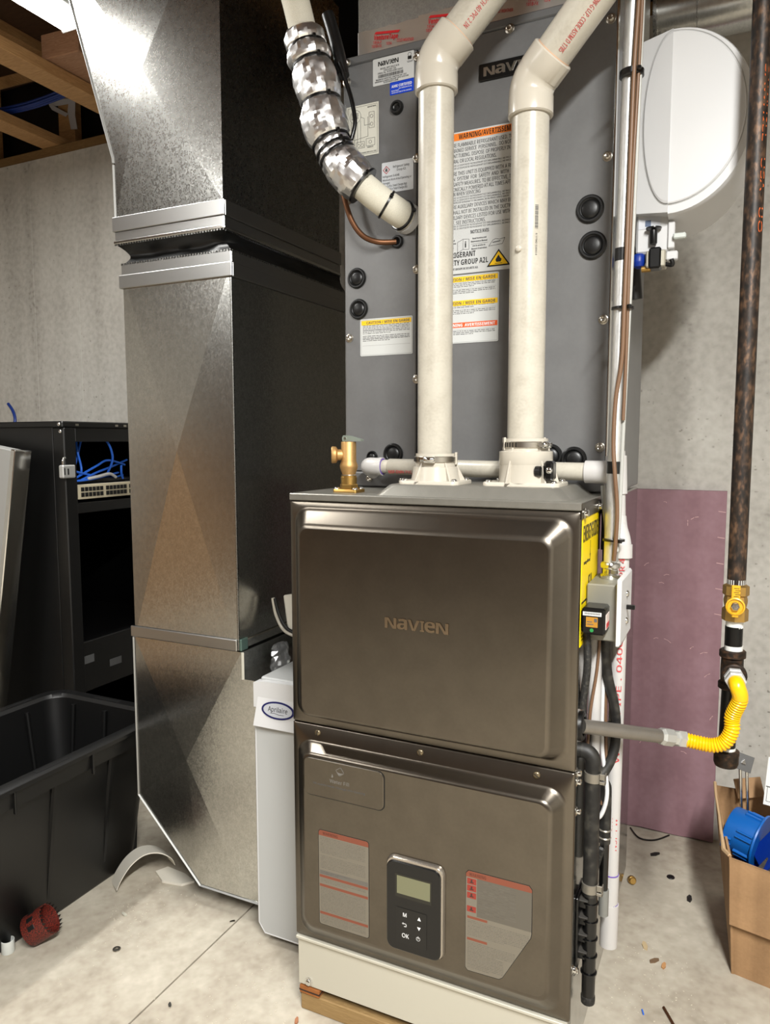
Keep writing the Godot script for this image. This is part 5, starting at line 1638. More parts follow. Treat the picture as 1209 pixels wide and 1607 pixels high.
	var wires := [["brown_lead", "brown lead in the bundle under the junction box", M.copper_wire, 0.0026, [V(-0.199, 0.812, -1.25), V(-0.203, 0.74, -1.25), V(-0.211, 0.67, -1.245), V(-0.214, 0.60, -1.24)]],
		["grey_lead", "grey lead in the bundle under the junction box", mat(Color(0.30, 0.29, 0.28), 0.5), 0.0030, [V(-0.195, 0.812, -1.265), V(-0.200, 0.72, -1.265), V(-0.207, 0.66, -1.26), V(-0.212, 0.60, -1.25)]],
		["white_lead", "white lead curving down beside the black hose", M.white_plastic, 0.0036, [V(-0.193, 0.812, -1.27), V(-0.196, 0.70, -1.272), V(-0.194, 0.60, -1.268), V(-0.184, 0.540, -1.262), V(-0.183, 0.512, -1.255), V(-0.190, 0.487, -1.25), V(-0.200, 0.478, -1.248)]],
		["copper_lead", "copper-coloured pair of leads behind the black sleeve", M.copper_wire, 0.0030, [V(-0.188, 0.812, -1.275), V(-0.192, 0.69, -1.278), V(-0.189, 0.60, -1.276), V(-0.186, 0.55, -1.27), V(-0.191, 0.50, -1.262)]]]
	for q in wires:
		var o := thing(q[0], q[1], "wire", q[4][-1])
		part("lead", mb().tube(curve(q[4], 6), q[3], 8), q[2], o)
	# white drain stack
	var s := thing("drain_stack", "white plastic drain stack with purple primer rings behind the conduit", "pipe", V(-0.18, 0.205, -1.31))
	part("standpipe", mb().tube([V(-0.1945, 1.104, -1.338), V(-0.190, 0.985, -1.335)], 0.0150, 24), M.pvc_white, s)
	part("tee_socket", mb().tube([V(-0.1945, 1.096, -1.338), V(-0.1915, 1.030, -1.337)], 0.0178, 24), M.pvc_white, s)
	part("angle_joint", mb().tube(curve([V(-0.1905, 0.990, -1.335), V(-0.1870, 0.970, -1.330), V(-0.1795, 0.950, -1.318), V(-0.1775, 0.925, -1.316)], 5), 0.0165, 24), M.pvc_white, s)
	part("joint_rim", mb().tube([V(-0.1780, 0.945, -1.317), V(-0.1775, 0.922, -1.316)], 0.0178, 24), M.pvc_white, s)
	part("lower_pipe", mb().tube([V(-0.1775, 0.930, -1.316), V(-0.1800, 0.30, -1.312)], 0.0130, 24), M.pvc_white, s)
	for q in [[0.350, 0.290, 0.0148], [0.295, 0.215, 0.0156]]:
		part("coupling", mb().tube([V(-0.180, q[0], -1.312), V(-0.181, q[1], -1.312)], q[2], 24), M.pvc_white, s)
		part("primer_ring", mb().tube([V(-0.180, q[0] + 0.002, -1.312), V(-0.180, q[0] + 0.0005, -1.312)], 0.0142, 20), M.purple, s)
	var pr := mb()
	var zv := V(0.35, 0, 1.0).normalized()
	pr.xf = Transform3D(Basis(Vector3.UP, Vector3.UP.cross(zv) * -1.0, zv), V(-0.179, 0, -1.314) + zv * 0.0132)
	pr.xf = Transform3D(Basis(Vector3.UP, zv.cross(Vector3.UP), zv), V(-0.179, 0, -1.314) + zv * 0.0132)
	pr.text("WHITE PIPE . 040076", 0.560, -0.005, 0.0, 0.0085, M.sans, 0.25)
	pr.text("SCH 40 PR 4", 0.835, -0.005, 0.0, 0.0085, M.sans, 0.088)
	pr.text("NSF-PW", 0.400, -0.005, 0.0, 0.0085, M.sans, 0.06)
	part("red_print", pr, M.ink_red, s)
	var gp := thing("grey_pipe", "short dark grey plastic pipe with an elbow behind the yellow energy label", "pipe", V(-0.205, 0.86, -1.345))
	part("pipe", mb().tube([V(-0.2045, 0.985, -1.348), V(-0.2045, 0.80, -1.348)], 0.0105, 18), mat(Color(0.20, 0.20, 0.20), 0.4), gp)
	part("elbow", mb().tube(curve([V(-0.2045, 0.930, -1.348), V(-0.2045, 0.985, -1.348), V(-0.208, 1.003, -1.350), V(-0.217, 1.008, -1.352)], 4), 0.0135, 18), mat(Color(0.20, 0.20, 0.20), 0.4), gp)
	var wp := thing("white_riser", "white plastic riser with red print close against the furnace side under the transformer", "pipe", V(-0.2075, 0.62, -1.262))
	part("pipe", mb().tube([V(-0.2075, 0.80, -1.262), V(-0.2075, 0.40, -1.262)], 0.0105, 18), M.pvc_white, wp)
	var bt := thing("black_tubing", "loose black tubing against the furnace side under the yellow label", "tubing", V(-0.213, 0.72, -1.20))
	part("tubing", mb().tube(curve([V(-0.214, 0.815, -1.20), V(-0.210, 0.79, -1.196), V(-0.2095, 0.755, -1.194), V(-0.2125, 0.72, -1.192), V(-0.2145, 0.69, -1.19)], 6), 0.0062, 12), M.dusty_black, bt)
	# condensate hose and trap
	var h := thing("condensate_hose", "thick dusty black condensate hose held by two pale spring clamps", "hose", V(-0.2005, 0.365, -1.222))
	part("hose", mb().tube(curve([V(-0.222, 0.608, -1.222), V(-0.210, 0.606, -1.222), V(-0.2015, 0.596, -1.222), V(-0.2005, 0.575, -1.222), V(-0.2005, 0.47, -1.222), V(-0.2005, 0.358, -1.222)], 6), 0.0126, 24), M.hose, h)
	for y in [0.566, 0.372]:
		var k := mb()
		k.xf = Transform3D(Basis(), V(-0.2005, y, -1.222))
		k.lathe([[0.0128, -0.008], [0.0142, -0.0076], [0.0142, 0.0076], [0.0128, 0.008]], 26, 0.8)
		var c := part("spring_clamp", k, mat(Color(0.55, 0.53, 0.49), 0.4, 0.7), h, "pale spring clamp")
		part("clamp_ear", mb().span(V(-0.1885, y - 0.001, -1.216), V(-0.1790, y + 0.009, -1.213), 0.0005).span(V(-0.1805, y - 0.009, -1.224), V(-0.1790, y + 0.009, -1.213), 0.0005).span(V(-0.1885, y - 0.009, -1.216), V(-0.1790, y - 0.004, -1.213), 0.0005), mat(Color(0.55, 0.53, 0.49), 0.4, 0.7), c)
	var tp := thing("condensate_trap", "ribbed black plastic condensate trap on the lower right edge of the furnace", "trap", V(-0.20, 0.160, -1.222))
	part("column", mb().at(V(-0.1995, 0, -1.222)).lathe([[0.0105, 0.166], [0.0112, 0.170], [0.0118, 0.350], [0.0108, 0.362]], 18), M.black_plastic, tp)
	for y in [0.345, 0.313, 0.281, 0.250, 0.219]:
		part("collar", mb().at(V(-0.1995, 0, -1.222)).lathe([[0.0118, y - 0.001], [0.0138, y - 0.001], [0.0138, y + 0.001], [0.0118, y + 0.001]], 20, 0.8), M.black_plastic, tp)
	for y in [0.352, 0.322, 0.291, 0.260]:
		part("fin", mb().span(V(-0.2185, y - 0.0012, -1.250), V(-0.2010, y + 0.0012, -1.206), 0.0005), mat(Color(0.19, 0.18, 0.165), 0.7), tp, "dusty fin")
		part("web", mb().span(V(-0.2185, y - 0.016, -1.215), V(-0.2000, y - 0.0012, -1.212), 0.0005), M.black_plastic, tp)
	part("drain_plug", mb().at(V(-0.1995, 0, -1.222)).lathe([[0.006, 0.160], [0.0115, 0.163], [0.0122, 0.170], [0.0122, 0.175], [0.0112, 0.177]], 16, 0.8), M.dusty_black, tp)
	part("back_plate", mb().span(V(-0.2188, 0.230, -1.262), V(-0.2150, 0.360, -1.196), 0.001), M.black_plastic, tp)
	piece("mount_screw", M.hex_screw, M.chrome, tp, facing(V(-0.2187, 0.232, -1.196), "x"))
	var h2 := thing("rear_hose", "shorter black hose with wire clamps behind the condensate hose", "hose", V(-0.186, 0.30, -1.268))
	part("hose", mb().tube(curve([V(-0.200, 0.542, -1.268), V(-0.188, 0.535, -1.268), V(-0.1855, 0.515, -1.268), V(-0.1855, 0.43, -1.268)], 5), 0.0095, 18), M.hose, h2)
	for y in [0.454, 0.440]:
		part("wire_clamp", mb().at(V(-0.1855, y, -1.268)).lathe([[0.0096, -0.0018], [0.0108, 0.0], [0.0096, 0.0018]], 18), mat(Color(0.55, 0.53, 0.49), 0.4, 0.7), h2)
	part("spigot", mb().tube([V(-0.1855, 0.432, -1.268), V(-0.1860, 0.335, -1.268)], 0.0078, 14), M.black_plastic, h2)
	part("spigot_lever", mb().at(V(-0.195, 0.40, -1.262), V(0, 0, -14)).box(Vector3.ZERO, V(0.012, 0.050, 0.010), 0.003), M.dusty_black, h2)
	part("spigot_end", mb().tube([V(-0.1845, 0.345, -1.268), V(-0.1845, 0.298, -1.268)], 0.0085, 12), mat(Color(0.45, 0.45, 0.43), 0.5), h2)


# ---- gas line ------------------------------------------------------------------------------------------
func gas() -> void:
	var x := 0.0025
	var z := -1.40
	var t := thing("gas_pipe", "rusty black iron gas drop with a brass yellow-handled valve and a capped drip leg", "gas pipe", V(x, 0.55, z))
	part("drop_pipe", mb().tube([V(x + 0.002, 2.285, z), V(x, 0.876, z)], 0.0150, 28), M.iron, t, "old iron pipe with rusty rubs")
	var p := mb()
	var zv := V(0.75, 0, 0.66).normalized()
	p.xf = Transform3D(Basis(Vector3.DOWN, zv.cross(Vector3.DOWN), zv), V(x, 0, z) + zv * 0.0152)
	p.text("SAWHILL   USA   UO", -1.72, -0.004, 0.0, 0.008, M.sans, 0.26)
	part("orange_print", p, M.ink_orange, t, "faded orange lettering")
	part("thread_tape", mb().tube([V(x, 0.884, z), V(x, 0.872, z)], 0.0150, 24), M.tape_white, t)
	# ball valve
	var v := part("valve_body", mb().at(V(x, 0, z)).lathe([[0.0150, 0.812], [0.0212, 0.813], [0.0212, 0.832], [0.0172, 0.836], [0.0186, 0.842], [0.0192, 0.848], [0.0178, 0.855], [0.0212, 0.858], [0.0212, 0.873], [0.0160, 0.876]], 8, 0.9), M.brass, t, "brass valve body")
	part("stem", mb().at(V(x, 0.844, z), TO_FRONT).lathe([[0.010, 0.014], [0.010, 0.024], [0.006, 0.025], [0.006, 0.031], [0.0, 0.031]], 20, 0.8), M.brass, v)
	var hd := part("handle_hub", mb().at(V(x, 0.842, z + 0.024), TO_FRONT).lathe([[0.0150, 0.0], [0.0152, 0.006], [0.0130, 0.0072], [0.0118, 0.004], [0.0, 0.004]], 28, 0.8), M.yellow_handle, v, "yellow handle")
	part("handle_arm", mb().span(V(x - 0.0068, 0.853, z + 0.0245), V(x + 0.0068, 0.878, z + 0.029), 0.001), M.yellow_handle, hd)
	part("handle_tail", mb().span(V(x - 0.0052, 0.823, z + 0.0245), V(x + 0.0052, 0.831, z + 0.029), 0.001), M.yellow_handle, hd)
	part("nut", mb().at(V(x, 0.842, z + 0.029), TO_FRONT).lathe([[0.0068, 0.0], [0.0072, 0.004], [0.0062, 0.0052], [0.0036, 0.0052], [0.003, 0.006], [0.0, 0.006]], 6, 0.95), M.chrome, hd)
	var wr := mb().at(V(0, 0, 0))
	for k in 5:
		wr.box(V(x + 0.001 + 0.002 * (k % 2), 0.859 + k * 0.0035, z + 0.0291), V(0.008, 0.0009, 0.0003))
	part("handle_print", wr, M.ink, hd)
	part("thread_tape", mb().tube([V(x, 0.813, z), V(x, 0.800, z)], 0.0142, 22), M.tape_white, t)
	part("nipple", mb().tube([V(x - 0.0005, 0.802, z), V(x - 0.0005, 0.760, z)], 0.0145, 26), M.iron_black, t, "clean black nipple")
	part("thread_tape", mb().tube([V(x, 0.768, z), V(x, 0.758, z)], 0.0150, 22), M.tape_white, t)
	var te := part("tee", mb().at(V(x - 0.001, 0, z)).lathe([[0.0185, 0.690], [0.0215, 0.692], [0.0215, 0.701], [0.0180, 0.704], [0.0185, 0.7245], [0.0180, 0.745], [0.0215, 0.748], [0.0215, 0.758], [0.0190, 0.760]], 26, 0.8), M.iron_cast, t, "cast iron tee")
	var br := mb()
	var bd := V(0.10, -0.10, 1.0).normalized()
	br.xf = along(V(x, 0.7255, z), bd)
	br.lathe([[0.0165, 0.006], [0.0165, 0.020], [0.0205, 0.022], [0.0205, 0.031], [0.0185, 0.033]], 24, 0.8)
	part("tee_branch", br, M.iron_cast, te)
	part("drip_leg", mb().tube([V(x - 0.002, 0.695, z), V(x - 0.004, 0.574, z)], 0.0142, 24), M.iron_black, t, "black drip leg")
	part("thread_tape", mb().tube([V(x - 0.004, 0.585, z), V(x - 0.004, 0.576, z)], 0.0147, 20), M.tape_white, t)
	part("end_cap", mb().at(V(x - 0.004, 0, z)).lathe([[0.010, 0.5475], [0.0185, 0.5505], [0.0205, 0.556], [0.0205, 0.570], [0.0212, 0.571], [0.0212, 0.578], [0.0150, 0.580]], 24, 0.8), M.iron_cast, t, "cast end cap")
	# corrugated connector
	var c := thing("gas_connector", "yellow corrugated gas connector bending from the tee to the furnace", "gas hose", V(-0.05, 0.60, -1.35))
	var b0 := V(x, 0.7255, z) + bd * 0.030
	var nut := mb()
	nut.xf = along(b0, bd)
	nut.lathe([[0.0150, 0.0], [0.0165, 0.001], [0.0165, 0.010], [0.0140, 0.011], [0.0140, 0.015], [0.0168, 0.016], [0.0168, 0.026], [0.0145, 0.027]], 6, 0.95)
	part("flare_nut", nut, mat(Color(0.76, 0.76, 0.75), 0.45, 0.4), c, "taped hexagonal nut")
	var tip := b0 + bd * 0.026
	var path := curve([tip, tip + bd * 0.012 + V(0.002, -0.004, 0), tip + V(0.0075, -0.026, 0.010), V(0.0055, 0.660, -1.345), V(0.0055, 0.637, -1.343), V(-0.004, 0.615, -1.342), V(-0.022, 0.6055, -1.342), V(-0.045, 0.6055, -1.342), V(-0.070, 0.6085, -1.340)], 10)
	var cv := Curve3D.new()
	for q in path:
		cv.add_point(q)
	var L := cv.get_baked_length()
	var pts := []
	var rad := []
	var nn := 38
	for i in nn:
		for k in 5:
			var s := (i + k / 5.0) / nn
			pts.append(cv.sample_baked(s * L))
			var rib: float = [0.0108, 0.0122, 0.0128, 0.0126, 0.0114][k]
			rad.append(rib if i > 6 else 0.0126)
	pts.append(path[-1])
	rad.append(0.0115)
	part("corrugated_hose", mb().tube(pts, rad, 20, true, 0.7), M.yellow, c, "glossy yellow corrugated hose")
	var e := V(-0.070, 0.6085, -1.340)
	var g := V(-0.219, 0.6560, -1.203)
	var ax := (g - e).normalized()
	var n2 := mb()
	n2.xf = along(e - ax * 0.004, ax)
	n2.lathe([[0.0125, 0.0], [0.0148, 0.002], [0.0148, 0.017], [0.0118, 0.0185], [0.0118, 0.027]], 6, 0.95)
	part("union_nut", n2, mat(Color(0.76, 0.76, 0.74), 0.4, 0.6), c, "bright hexagonal union nut")
	var n3 := mb()
	n3.xf = along(e + ax * 0.024, ax)
	n3.lathe([[0.0118, 0.0], [0.0152, 0.001], [0.0152, 0.020], [0.0140, 0.022], [0.0128, 0.026]], 8, 0.9)
	part("adapter", n3, mat(Color(0.70, 0.70, 0.68), 0.42, 0.6), c)
	var gp := thing("gas_stub", "grey iron gas stub leaving the furnace side through a dark grommet", "gas pipe", g)
	part("stub", mb().tube([g - ax * 0.002, e + ax * 0.046], 0.0118, 24), tri_tex(mat(Color(0.54, 0.52, 0.49), 0.40, 0.75), M.hem_tex, V(0.2, 0.2, 0.2)), gp)
	var rg := mb().at(g + V(0.0, 0, 0), V(0, 0, -90))
	rg.lathe([[0.024, 0.0], [0.024, 0.004], [0.021, 0.0065], [0.016, 0.0055], [0.015, 0.001]], 28, 0.7)
	part("grommet", rg, M.black_rubber, gp, "dark rubber grommet")


# ---- rack and what is in it ------------------------------------------------------------------------------
func rack() -> void:
	var x := -1.775
	var zf := -1.552
	var zb := -2.150
	var xb := -2.55
	var h := 1.181
	var t := thing("server_rack", "open-fronted black network rack against the concrete wall, left of the duct", "rack", V(-2.16, 0.0, -1.85))
	part("near_side_panel", mb().span(V(xb, 0.06, zf - 0.004), V(x - 0.046, h - 0.018, zf), 0.001), M.rack_black, t)
	part("far_side_panel", mb().span(V(xb, 0.06, zb), V(x - 0.046, h - 0.018, zb + 0.004), 0.001), M.rack_black, t)
	part("back_panel", mb().span(V(xb, 0.06, zb + 0.004), V(xb + 0.004, h - 0.018, zf - 0.004)), M.rack_black, t)
	part("roof", mb().span(V(xb - 0.004, h - 0.018, zb - 0.004), V(x, h, zf + 0.004), 0.003), M.rack_black, t)
	part("plinth", mb().span(V(xb, 0.0, zb), V(x, 0.06, zf), 0.003), M.rack_black, t)
	for z in [zf - 0.022, zb + 0.022]:
		part("post", mb().span(V(x - 0.046, 0.06, z - 0.022), V(x, h - 0.018, z + 0.022), 0.003), M.rack_black, t)
	part("top_rail", mb().span(V(x - 0.020, h - 0.060, zb + 0.04), V(x - 0.003, h - 0.018, zf - 0.044), 0.002), M.rack_black, t)
	for z in [zf - 0.058, zb + 0.058]:
		var r := part("mounting_rail", mb().span(V(x - 0.060, 0.06, z - 0.014), V(x - 0.056, h - 0.018, z + 0.014)), mat(Color(0.035, 0.035, 0.037), 0.35, 0.3), t)
		var hb := mb()
		var yy := 0.10
		while yy < h - 0.06:
			hb.box(V(x - 0.0558, yy, z), V(0.0006, 0.006, 0.008))
			yy += 0.0148
		part("rail_holes", hb, M.ink, r)
	for q in [[x - 0.003, h - 0.009, zf + 0.004], [x - 0.003, h - 0.030, zf + 0.0002]]:
		piece("corner_rivet", M.pan_screw, M.chrome, t, facing(V(q[0] - 0.01, q[1], q[2])))
	for z in [-1.60, -1.755, -1.79]:
		part("roof_clip", mb().span(V(x - 0.001, h - 0.013, z - 0.007), V(x + 0.0012, h - 0.007, z + 0.004)), M.nickel, t)
	var lab := part("lower_unit", mb().span(V(x - 0.5, 0.34, zb + 0.05), V(x - 0.045, 0.50, zf - 0.075), 0.003), M.rack_black, t)
	for q in [[0.430, 0.455, -1.632, -1.672], [0.395, 0.418, -1.735, -1.785]]:
		part("white_tag", mb().span(V(x - 0.046, q[0], q[3]), V(x - 0.044, q[1], q[2])), mat(Color(0.30, 0.30, 0.30), 0.7), lab)
	# network switch
	var s := thing("network_switch", "beige network switch with two rows of ports on the rack shelf", "network switch", V(-1.95, 0.946, -1.80))
	var z0 := -1.580
	var z1 := -2.07
	part("chassis", mb().span(V(-2.10, 0.948, z1), V(-1.795, 0.993, z0), 0.002), mat(Color(0.40, 0.40, 0.39), 0.4, 0.3), s)
	part("face", mb().span(V(-1.796, 0.948, z1 + 0.02), V(-1.790, 0.992, z0 - 0.030), 0.001), M.beige, s, "beige port panel")
	part("grille", mb().span(V(-1.796, 0.950, z0 - 0.028), V(-1.790, 0.990, z0), 0.001), mat(Color(0.18, 0.18, 0.18), 0.5), s)
	var port := mesh_of(mb().box(Vector3.ZERO, V(0.003, 0.0125, 0.0115)))
	for g in 4:
		for k in 6:
			for r in 2:
				piece("port", port, M.ink, s, Transform3D(Basis(), V(-1.7895, 0.9615 + r * 0.0165, z0 - 0.046 - g * 0.098 - k * 0.0148)))
	part("shelf", mb().span(V(-2.15, 0.906, -2.07), V(-1.790, 0.938, z0 + 0.003), 0.002), M.rack_black, s, "black shelf under the switch")
	part("shelf_tag", mb().span(V(-1.7905, 0.918, z0 - 0.012), V(-1.7885, 0.926, z0 - 0.006)), M.paper, s)
	# coil of blue patch cables lying on the switch
	var paths := [
		[V(-1.83, 1.013, -1.60), V(-1.86, 1.04, -1.66), V(-1.87, 1.125, -1.70), V(-1.88, 1.160, -1.72)],
		[V(-1.82, 1.005, -1.62), V(-1.84, 1.03, -1.67), V(-1.85, 1.10, -1.665), V(-1.87, 1.160, -1.68)],
		[V(-1.81, 1.155, -1.67), V(-1.80, 1.125, -1.735), V(-1.80, 1.07, -1.760), V(-1.82, 1.02, -1.755)],
		[V(-1.81, 1.010, -1.615), V(-1.81, 1.045, -1.70), V(-1.82, 1.062, -1.76), V(-1.84, 1.045, -1.85)],
		[V(-1.80, 1.035, -1.60), V(-1.81, 1.020, -1.67), V(-1.82, 1.005, -1.76), V(-1.86, 1.01, -1.86)],
		[V(-1.80, 1.005, -1.63), V(-1.81, 1.025, -1.70), V(-1.83, 1.040, -1.78), V(-1.86, 1.06, -1.88)],
		[V(-1.80, 1.003, -1.60), V(-1.80, 1.006, -1.66), V(-1.81, 1.012, -1.73), V(-1.84, 1.02, -1.82)],
		[V(-1.83, 1.150, -1.60), V(-1.83, 1.162, -1.63), V(-1.85, 1.168, -1.66)],
		[V(-1.79, 1.045, -1.785), V(-1.795, 1.02, -1.79), V(-1.80, 1.003, -1.80)]]
	var said := ["tallest blue patch cable looping up at the left of the rack", "blue patch cable rising steeply beside the tallest loop", "blue patch cable arching down on the right of the rack opening", "blue patch cable bowed across the middle of the tangle", "blue patch cable crossing the tangle downwards to the right", "blue patch cable crossing the tangle upwards to the right", "lowest blue patch cable, lying flat on the switch", "short blue cable at the top left corner of the rack opening", "short blue cable end hanging behind the duct edge"]
	for i in paths.size():
		var o := thing("patch_cable", said[i], "cable", paths[i][0], "blue patch cables in the rack")
		part("cable", mb().tube(curve(paths[i], 8), 0.0037, 8), M.blue_cable, o)
	for i in 3:
		single("black_power_cord", mb().tube(curve([V(-1.81, 0.997 + i * 0.004, -1.61 - i * 0.02), V(-1.815, 1.0 + i * 0.004, -1.68), V(-1.81, 0.998 + i * 0.003, -1.76), V(-1.84, 1.0, -1.87)], 6), 0.0042, 8), M.black_rubber, V(-1.82, 0.995, -1.72), ["lowest black power cord lying on the switch", "middle black power cord lying on the switch", "topmost black power cord lying on the switch"][i], "cord", "black cords on the switch")
	single("white_cable", mb().tube(curve([V(-1.80, 1.008, -1.655), V(-1.80, 1.014, -1.70), V(-1.80, 1.020, -1.745), V(-1.805, 1.008, -1.775)], 6), 0.005, 8), M.white_plastic, V(-1.80, 1.0, -1.71), "white cable among the blue patch cables", "cable")
	var pk := thing("padlock", "square silver padlock hanging on the corner post of the rack", "padlock", V(-1.768, 1.012, -1.555))
	part("lock_body", mb().span(V(-1.7745, 1.016, -1.574), V(-1.756, 1.054, -1.528), 0.003), M.alu, pk)
	part("shackle", mb().tube(curve([V(-1.766, 1.050, -1.538), V(-1.766, 1.068, -1.538), V(-1.768, 1.075, -1.545), V(-1.772, 1.074, -1.552)], 5), 0.0036, 10), M.chrome, pk)
	part("lock_print", mb().span(V(-1.7561, 1.026, -1.549), V(-1.7556, 1.044, -1.544)).span(V(-1.7561, 1.026, -1.536), V(-1.7556, 1.046, -1.532)), M.ink, pk)
	var wc := single("loose_blue_cable", mb().tube(curve([V(-2.62, 1.27, -2.03), V(-2.585, 1.245, -2.02), V(-2.56, 1.215, -2.01), V(-2.55, 1.184, -2.0)], 5), 0.006, 10), mat(Color(0.05, 0.16, 0.42), 0.4), V(-2.56, 1.181, -2.0), "blue cable dropping onto the roof of the rack at the left edge", "cable")
	# aluminium-framed panel leaning on the rack side
	var al := thing("aluminium_panel", "silver metal panel leaning against the side of the black rack", "panel", V(-2.10, 0.0, -1.45))
	var pb := mb().at(V(-2.055, 0.56, -1.44), V(-3, 0, -8))
	pb.box(V(-0.06, 0, 0), V(0.36, 1.12, 0.050), 0.003)
	part("panel_face", pb, M.alu, al)
	part("panel_edge", mb().at(V(-2.055, 0.56, -1.44), V(-3, 0, -8)).box(V(0.128, 0, 0.0), V(0.018, 1.124, 0.056), 0.002), M.chrome, al)
	part("panel_window", mb().at(V(-2.055, 0.56, -1.44), V(-3, 0, -8)).box(V(-0.07, 0.15, 0.0255), V(0.30, 0.44, 0.002)), M.black_plastic, al)


func tote() -> void:
	var t := thing("storage_tote", "large open black plastic tote standing beside the duct boot", "tote", V(-1.567, 0.0, -1.12))
	var rings := []
	# outside up, over the rim, inside down
	var q := [[-1.690, -1.430, -1.430, -0.835, 0.045, 0.0], [-1.697, -1.437, -1.424, -0.828, 0.045, 0.008], [-1.750, -1.470, -1.383, -0.790, 0.05, 0.345], [-1.775, -1.492, -1.360, -0.768, 0.055, 0.350], [-1.779, -1.496, -1.356, -0.764, 0.055, 0.388],
		[-1.790, -1.506, -1.345, -0.754, 0.06, 0.390], [-1.790, -1.506, -1.345, -0.754, 0.06, 0.399], [-1.786, -1.502, -1.349, -0.758, 0.06, 0.402], [-1.758, -1.476, -1.377, -0.784, 0.05, 0.402], [-1.750, -1.468, -1.385, -0.792, 0.05, 0.394], [-1.745, -1.464, -1.389, -0.795, 0.05, 0.345], [-1.690, -1.430, -1.432, -0.835, 0.045, 0.012]]
	for a in q:
		var ring := PackedVector3Array()
		for p in MB.rrect(a[0], -a[3], a[2], -a[1], a[4], 6):
			ring.append(V(p.x, a[5], -p.y))
		rings.append(ring)
	part("tub", mb().loft(rings, true, true, 0.8), M.tote_black, t)
	# ribs outside and inside of the long right wall and the back wall
	for k in 7:
		var z := -1.40 + k * 0.085
		var r := mb()
		r.quad(V(-1.433, 0.012, z), V(-1.433, 0.012, z + 0.012), V(-1.380, 0.343, z + 0.012), V(-1.380, 0.343, z), V(1, 0, 0))
		r.quad(V(-1.425, 0.012, z + 0.002), V(-1.425, 0.012, z + 0.010), V(-1.374, 0.343, z + 0.010), V(-1.374, 0.343, z + 0.002), V(1, 0, 0))
		r.quad(V(-1.425, 0.012, z + 0.010), V(-1.433, 0.012, z + 0.013), V(-1.380, 0.343, z + 0.013), V(-1.374, 0.343, z + 0.010), V(0, 0, 1))
		r.quad(V(-1.425, 0.012, z + 0.002), V(-1.433, 0.012, z - 0.001), V(-1.380, 0.343, z - 0.001), V(-1.374, 0.343, z + 0.002), V(0, 0, -1))
		if k % 2 == 1:
			part("rib", r, M.tote_black, t)
	for k in 3:
		var z := -1.36 + k * 0.17
		part("inner_rib", mb().tube([V(-1.694, 0.02, z), V(-1.742, 0.38, z)], 0.006, 8), M.tote_black, t)
	for k in 3:
		var x := -1.68 + k * 0.12
		part("inner_rib", mb().tube([V(x, 0.02, -1.434), V(x, 0.38, -1.462)], 0.006, 8), M.tote_black, t)
	for a in [[-1.363, -1.12, 0.016, 0.085], [-1.772, -1.36, 0.012, 0.075]]:
		part("handle_slot", mb().span(V(a[0] - a[2] * 0.4, 0.4015, a[1] - a[3] * 0.5), V(a[0] + a[2] * 0.4, 0.4025, a[1] + a[3] * 0.5)), M.ink, t)
	part("handle_slot", mb().span(V(-1.62, 0.4015, -1.493), V(-1.53, 0.4025, -1.482)), M.ink, t)
	part("rim_notch", mb().span(V(-1.3585, 0.338, -1.23), V(-1.350, 0.388, -1.225), 0.001).span(V(-1.3585, 0.338, -1.02), V(-1.350, 0.388, -1.015), 0.001), M.tote_black, t)
	# hole saw, cap and scrap on the floor beside it
	var h := thing("hole_saw", "worn red hole saw lying on the floor beside the black tote", "hole saw", V(-1.366, 0.0, -1.10))
	var c := V(-1.395, 0.0300, -1.070)
	var ax := V(0.66, 0.48, -0.42).normalized()
	var b := mb()
	b.xf = along(c, ax)
	b.lathe([[0.0, -0.004], [0.010, -0.004], [0.010, 0.0], [0.0335, 0.0], [0.0345, 0.002], [0.0345, 0.050], [0.0318, 0.050], [0.0318, 0.006], [0.0, 0.006]], 32, 0.8)
	part("cup", b, M.red_dirty, h)
	var te := mb()
	te.xf = along(c, ax)
	for k in 22:
		var a0 := TAU * k / 22
		var a1 := TAU * (k + 0.8) / 22
		var am := TAU * (k + 0.15) / 22
		te.quad(V(cos(a0) * 0.0338, 0.049, sin(a0) * 0.0338), V(cos(a1) * 0.0338, 0.049, sin(a1) * 0.0338), V(cos(am) * 0.0345, 0.058, sin(am) * 0.0345), V(cos(am) * 0.0345, 0.058, sin(am) * 0.0345), V(cos(a0), 0, sin(a0)))
	part("teeth", te, M.steel_dark, h)
	for k in 3:
		var sl := mb()
		sl.xf = along(c, ax) * Transform3D(Basis(Vector3.UP, 0.3 + k * 0.55), Vector3.ZERO)
		sl.span(V(0.0338, 0.016, -0.005), V(0.0352, 0.032, 0.005), 0.001)
		part("slot", sl, M.ink, h)
	var cap := mb().at(V(-1.418, 0, -1.030)).lathe([[0.0135, 0.0], [0.0142, 0.001], [0.0138, 0.028], [0.0122, 0.0285], [0.0118, 0.004], [0.0, 0.004]], 24, 0.8)
	single("plastic_sleeve", cap, mat(Color(0.78, 0.79, 0.77), 0.4), V(-1.418, 0, -1.030), "small translucent white plastic sleeve at the left edge of the floor", "cap")
	var sp := curve([V(-1.384, 0.0045, -1.305), V(-1.378, 0.030, -1.318), V(-1.366, 0.058, -1.340), V(-1.348, 0.074, -1.368), V(-1.325, 0.070, -1.395), V(-1.306, 0.050, -1.415), V(-1.300, 0.030, -1.422)], 5)
	var st := mb()
	var ra := []
	for p in sp:
		var w := V(0.030, 0.008, 0.020)
		ra.append(PackedVector3Array([p - w + V(0, 0.0015, 0), p - w - V(0, 0.0015, 0), p + w - V(0, 0.0015, 0), p + w + V(0, 0.0015, 0)]))
	st.loft(ra, true, true, 0.6)
	single("insulation_scrap", st, M.scrap_white, V(-1.35, 0.0, -1.36), "curled off-white insulation strip arching over the floor by the boot", "scrap")
	var s2 := mb()
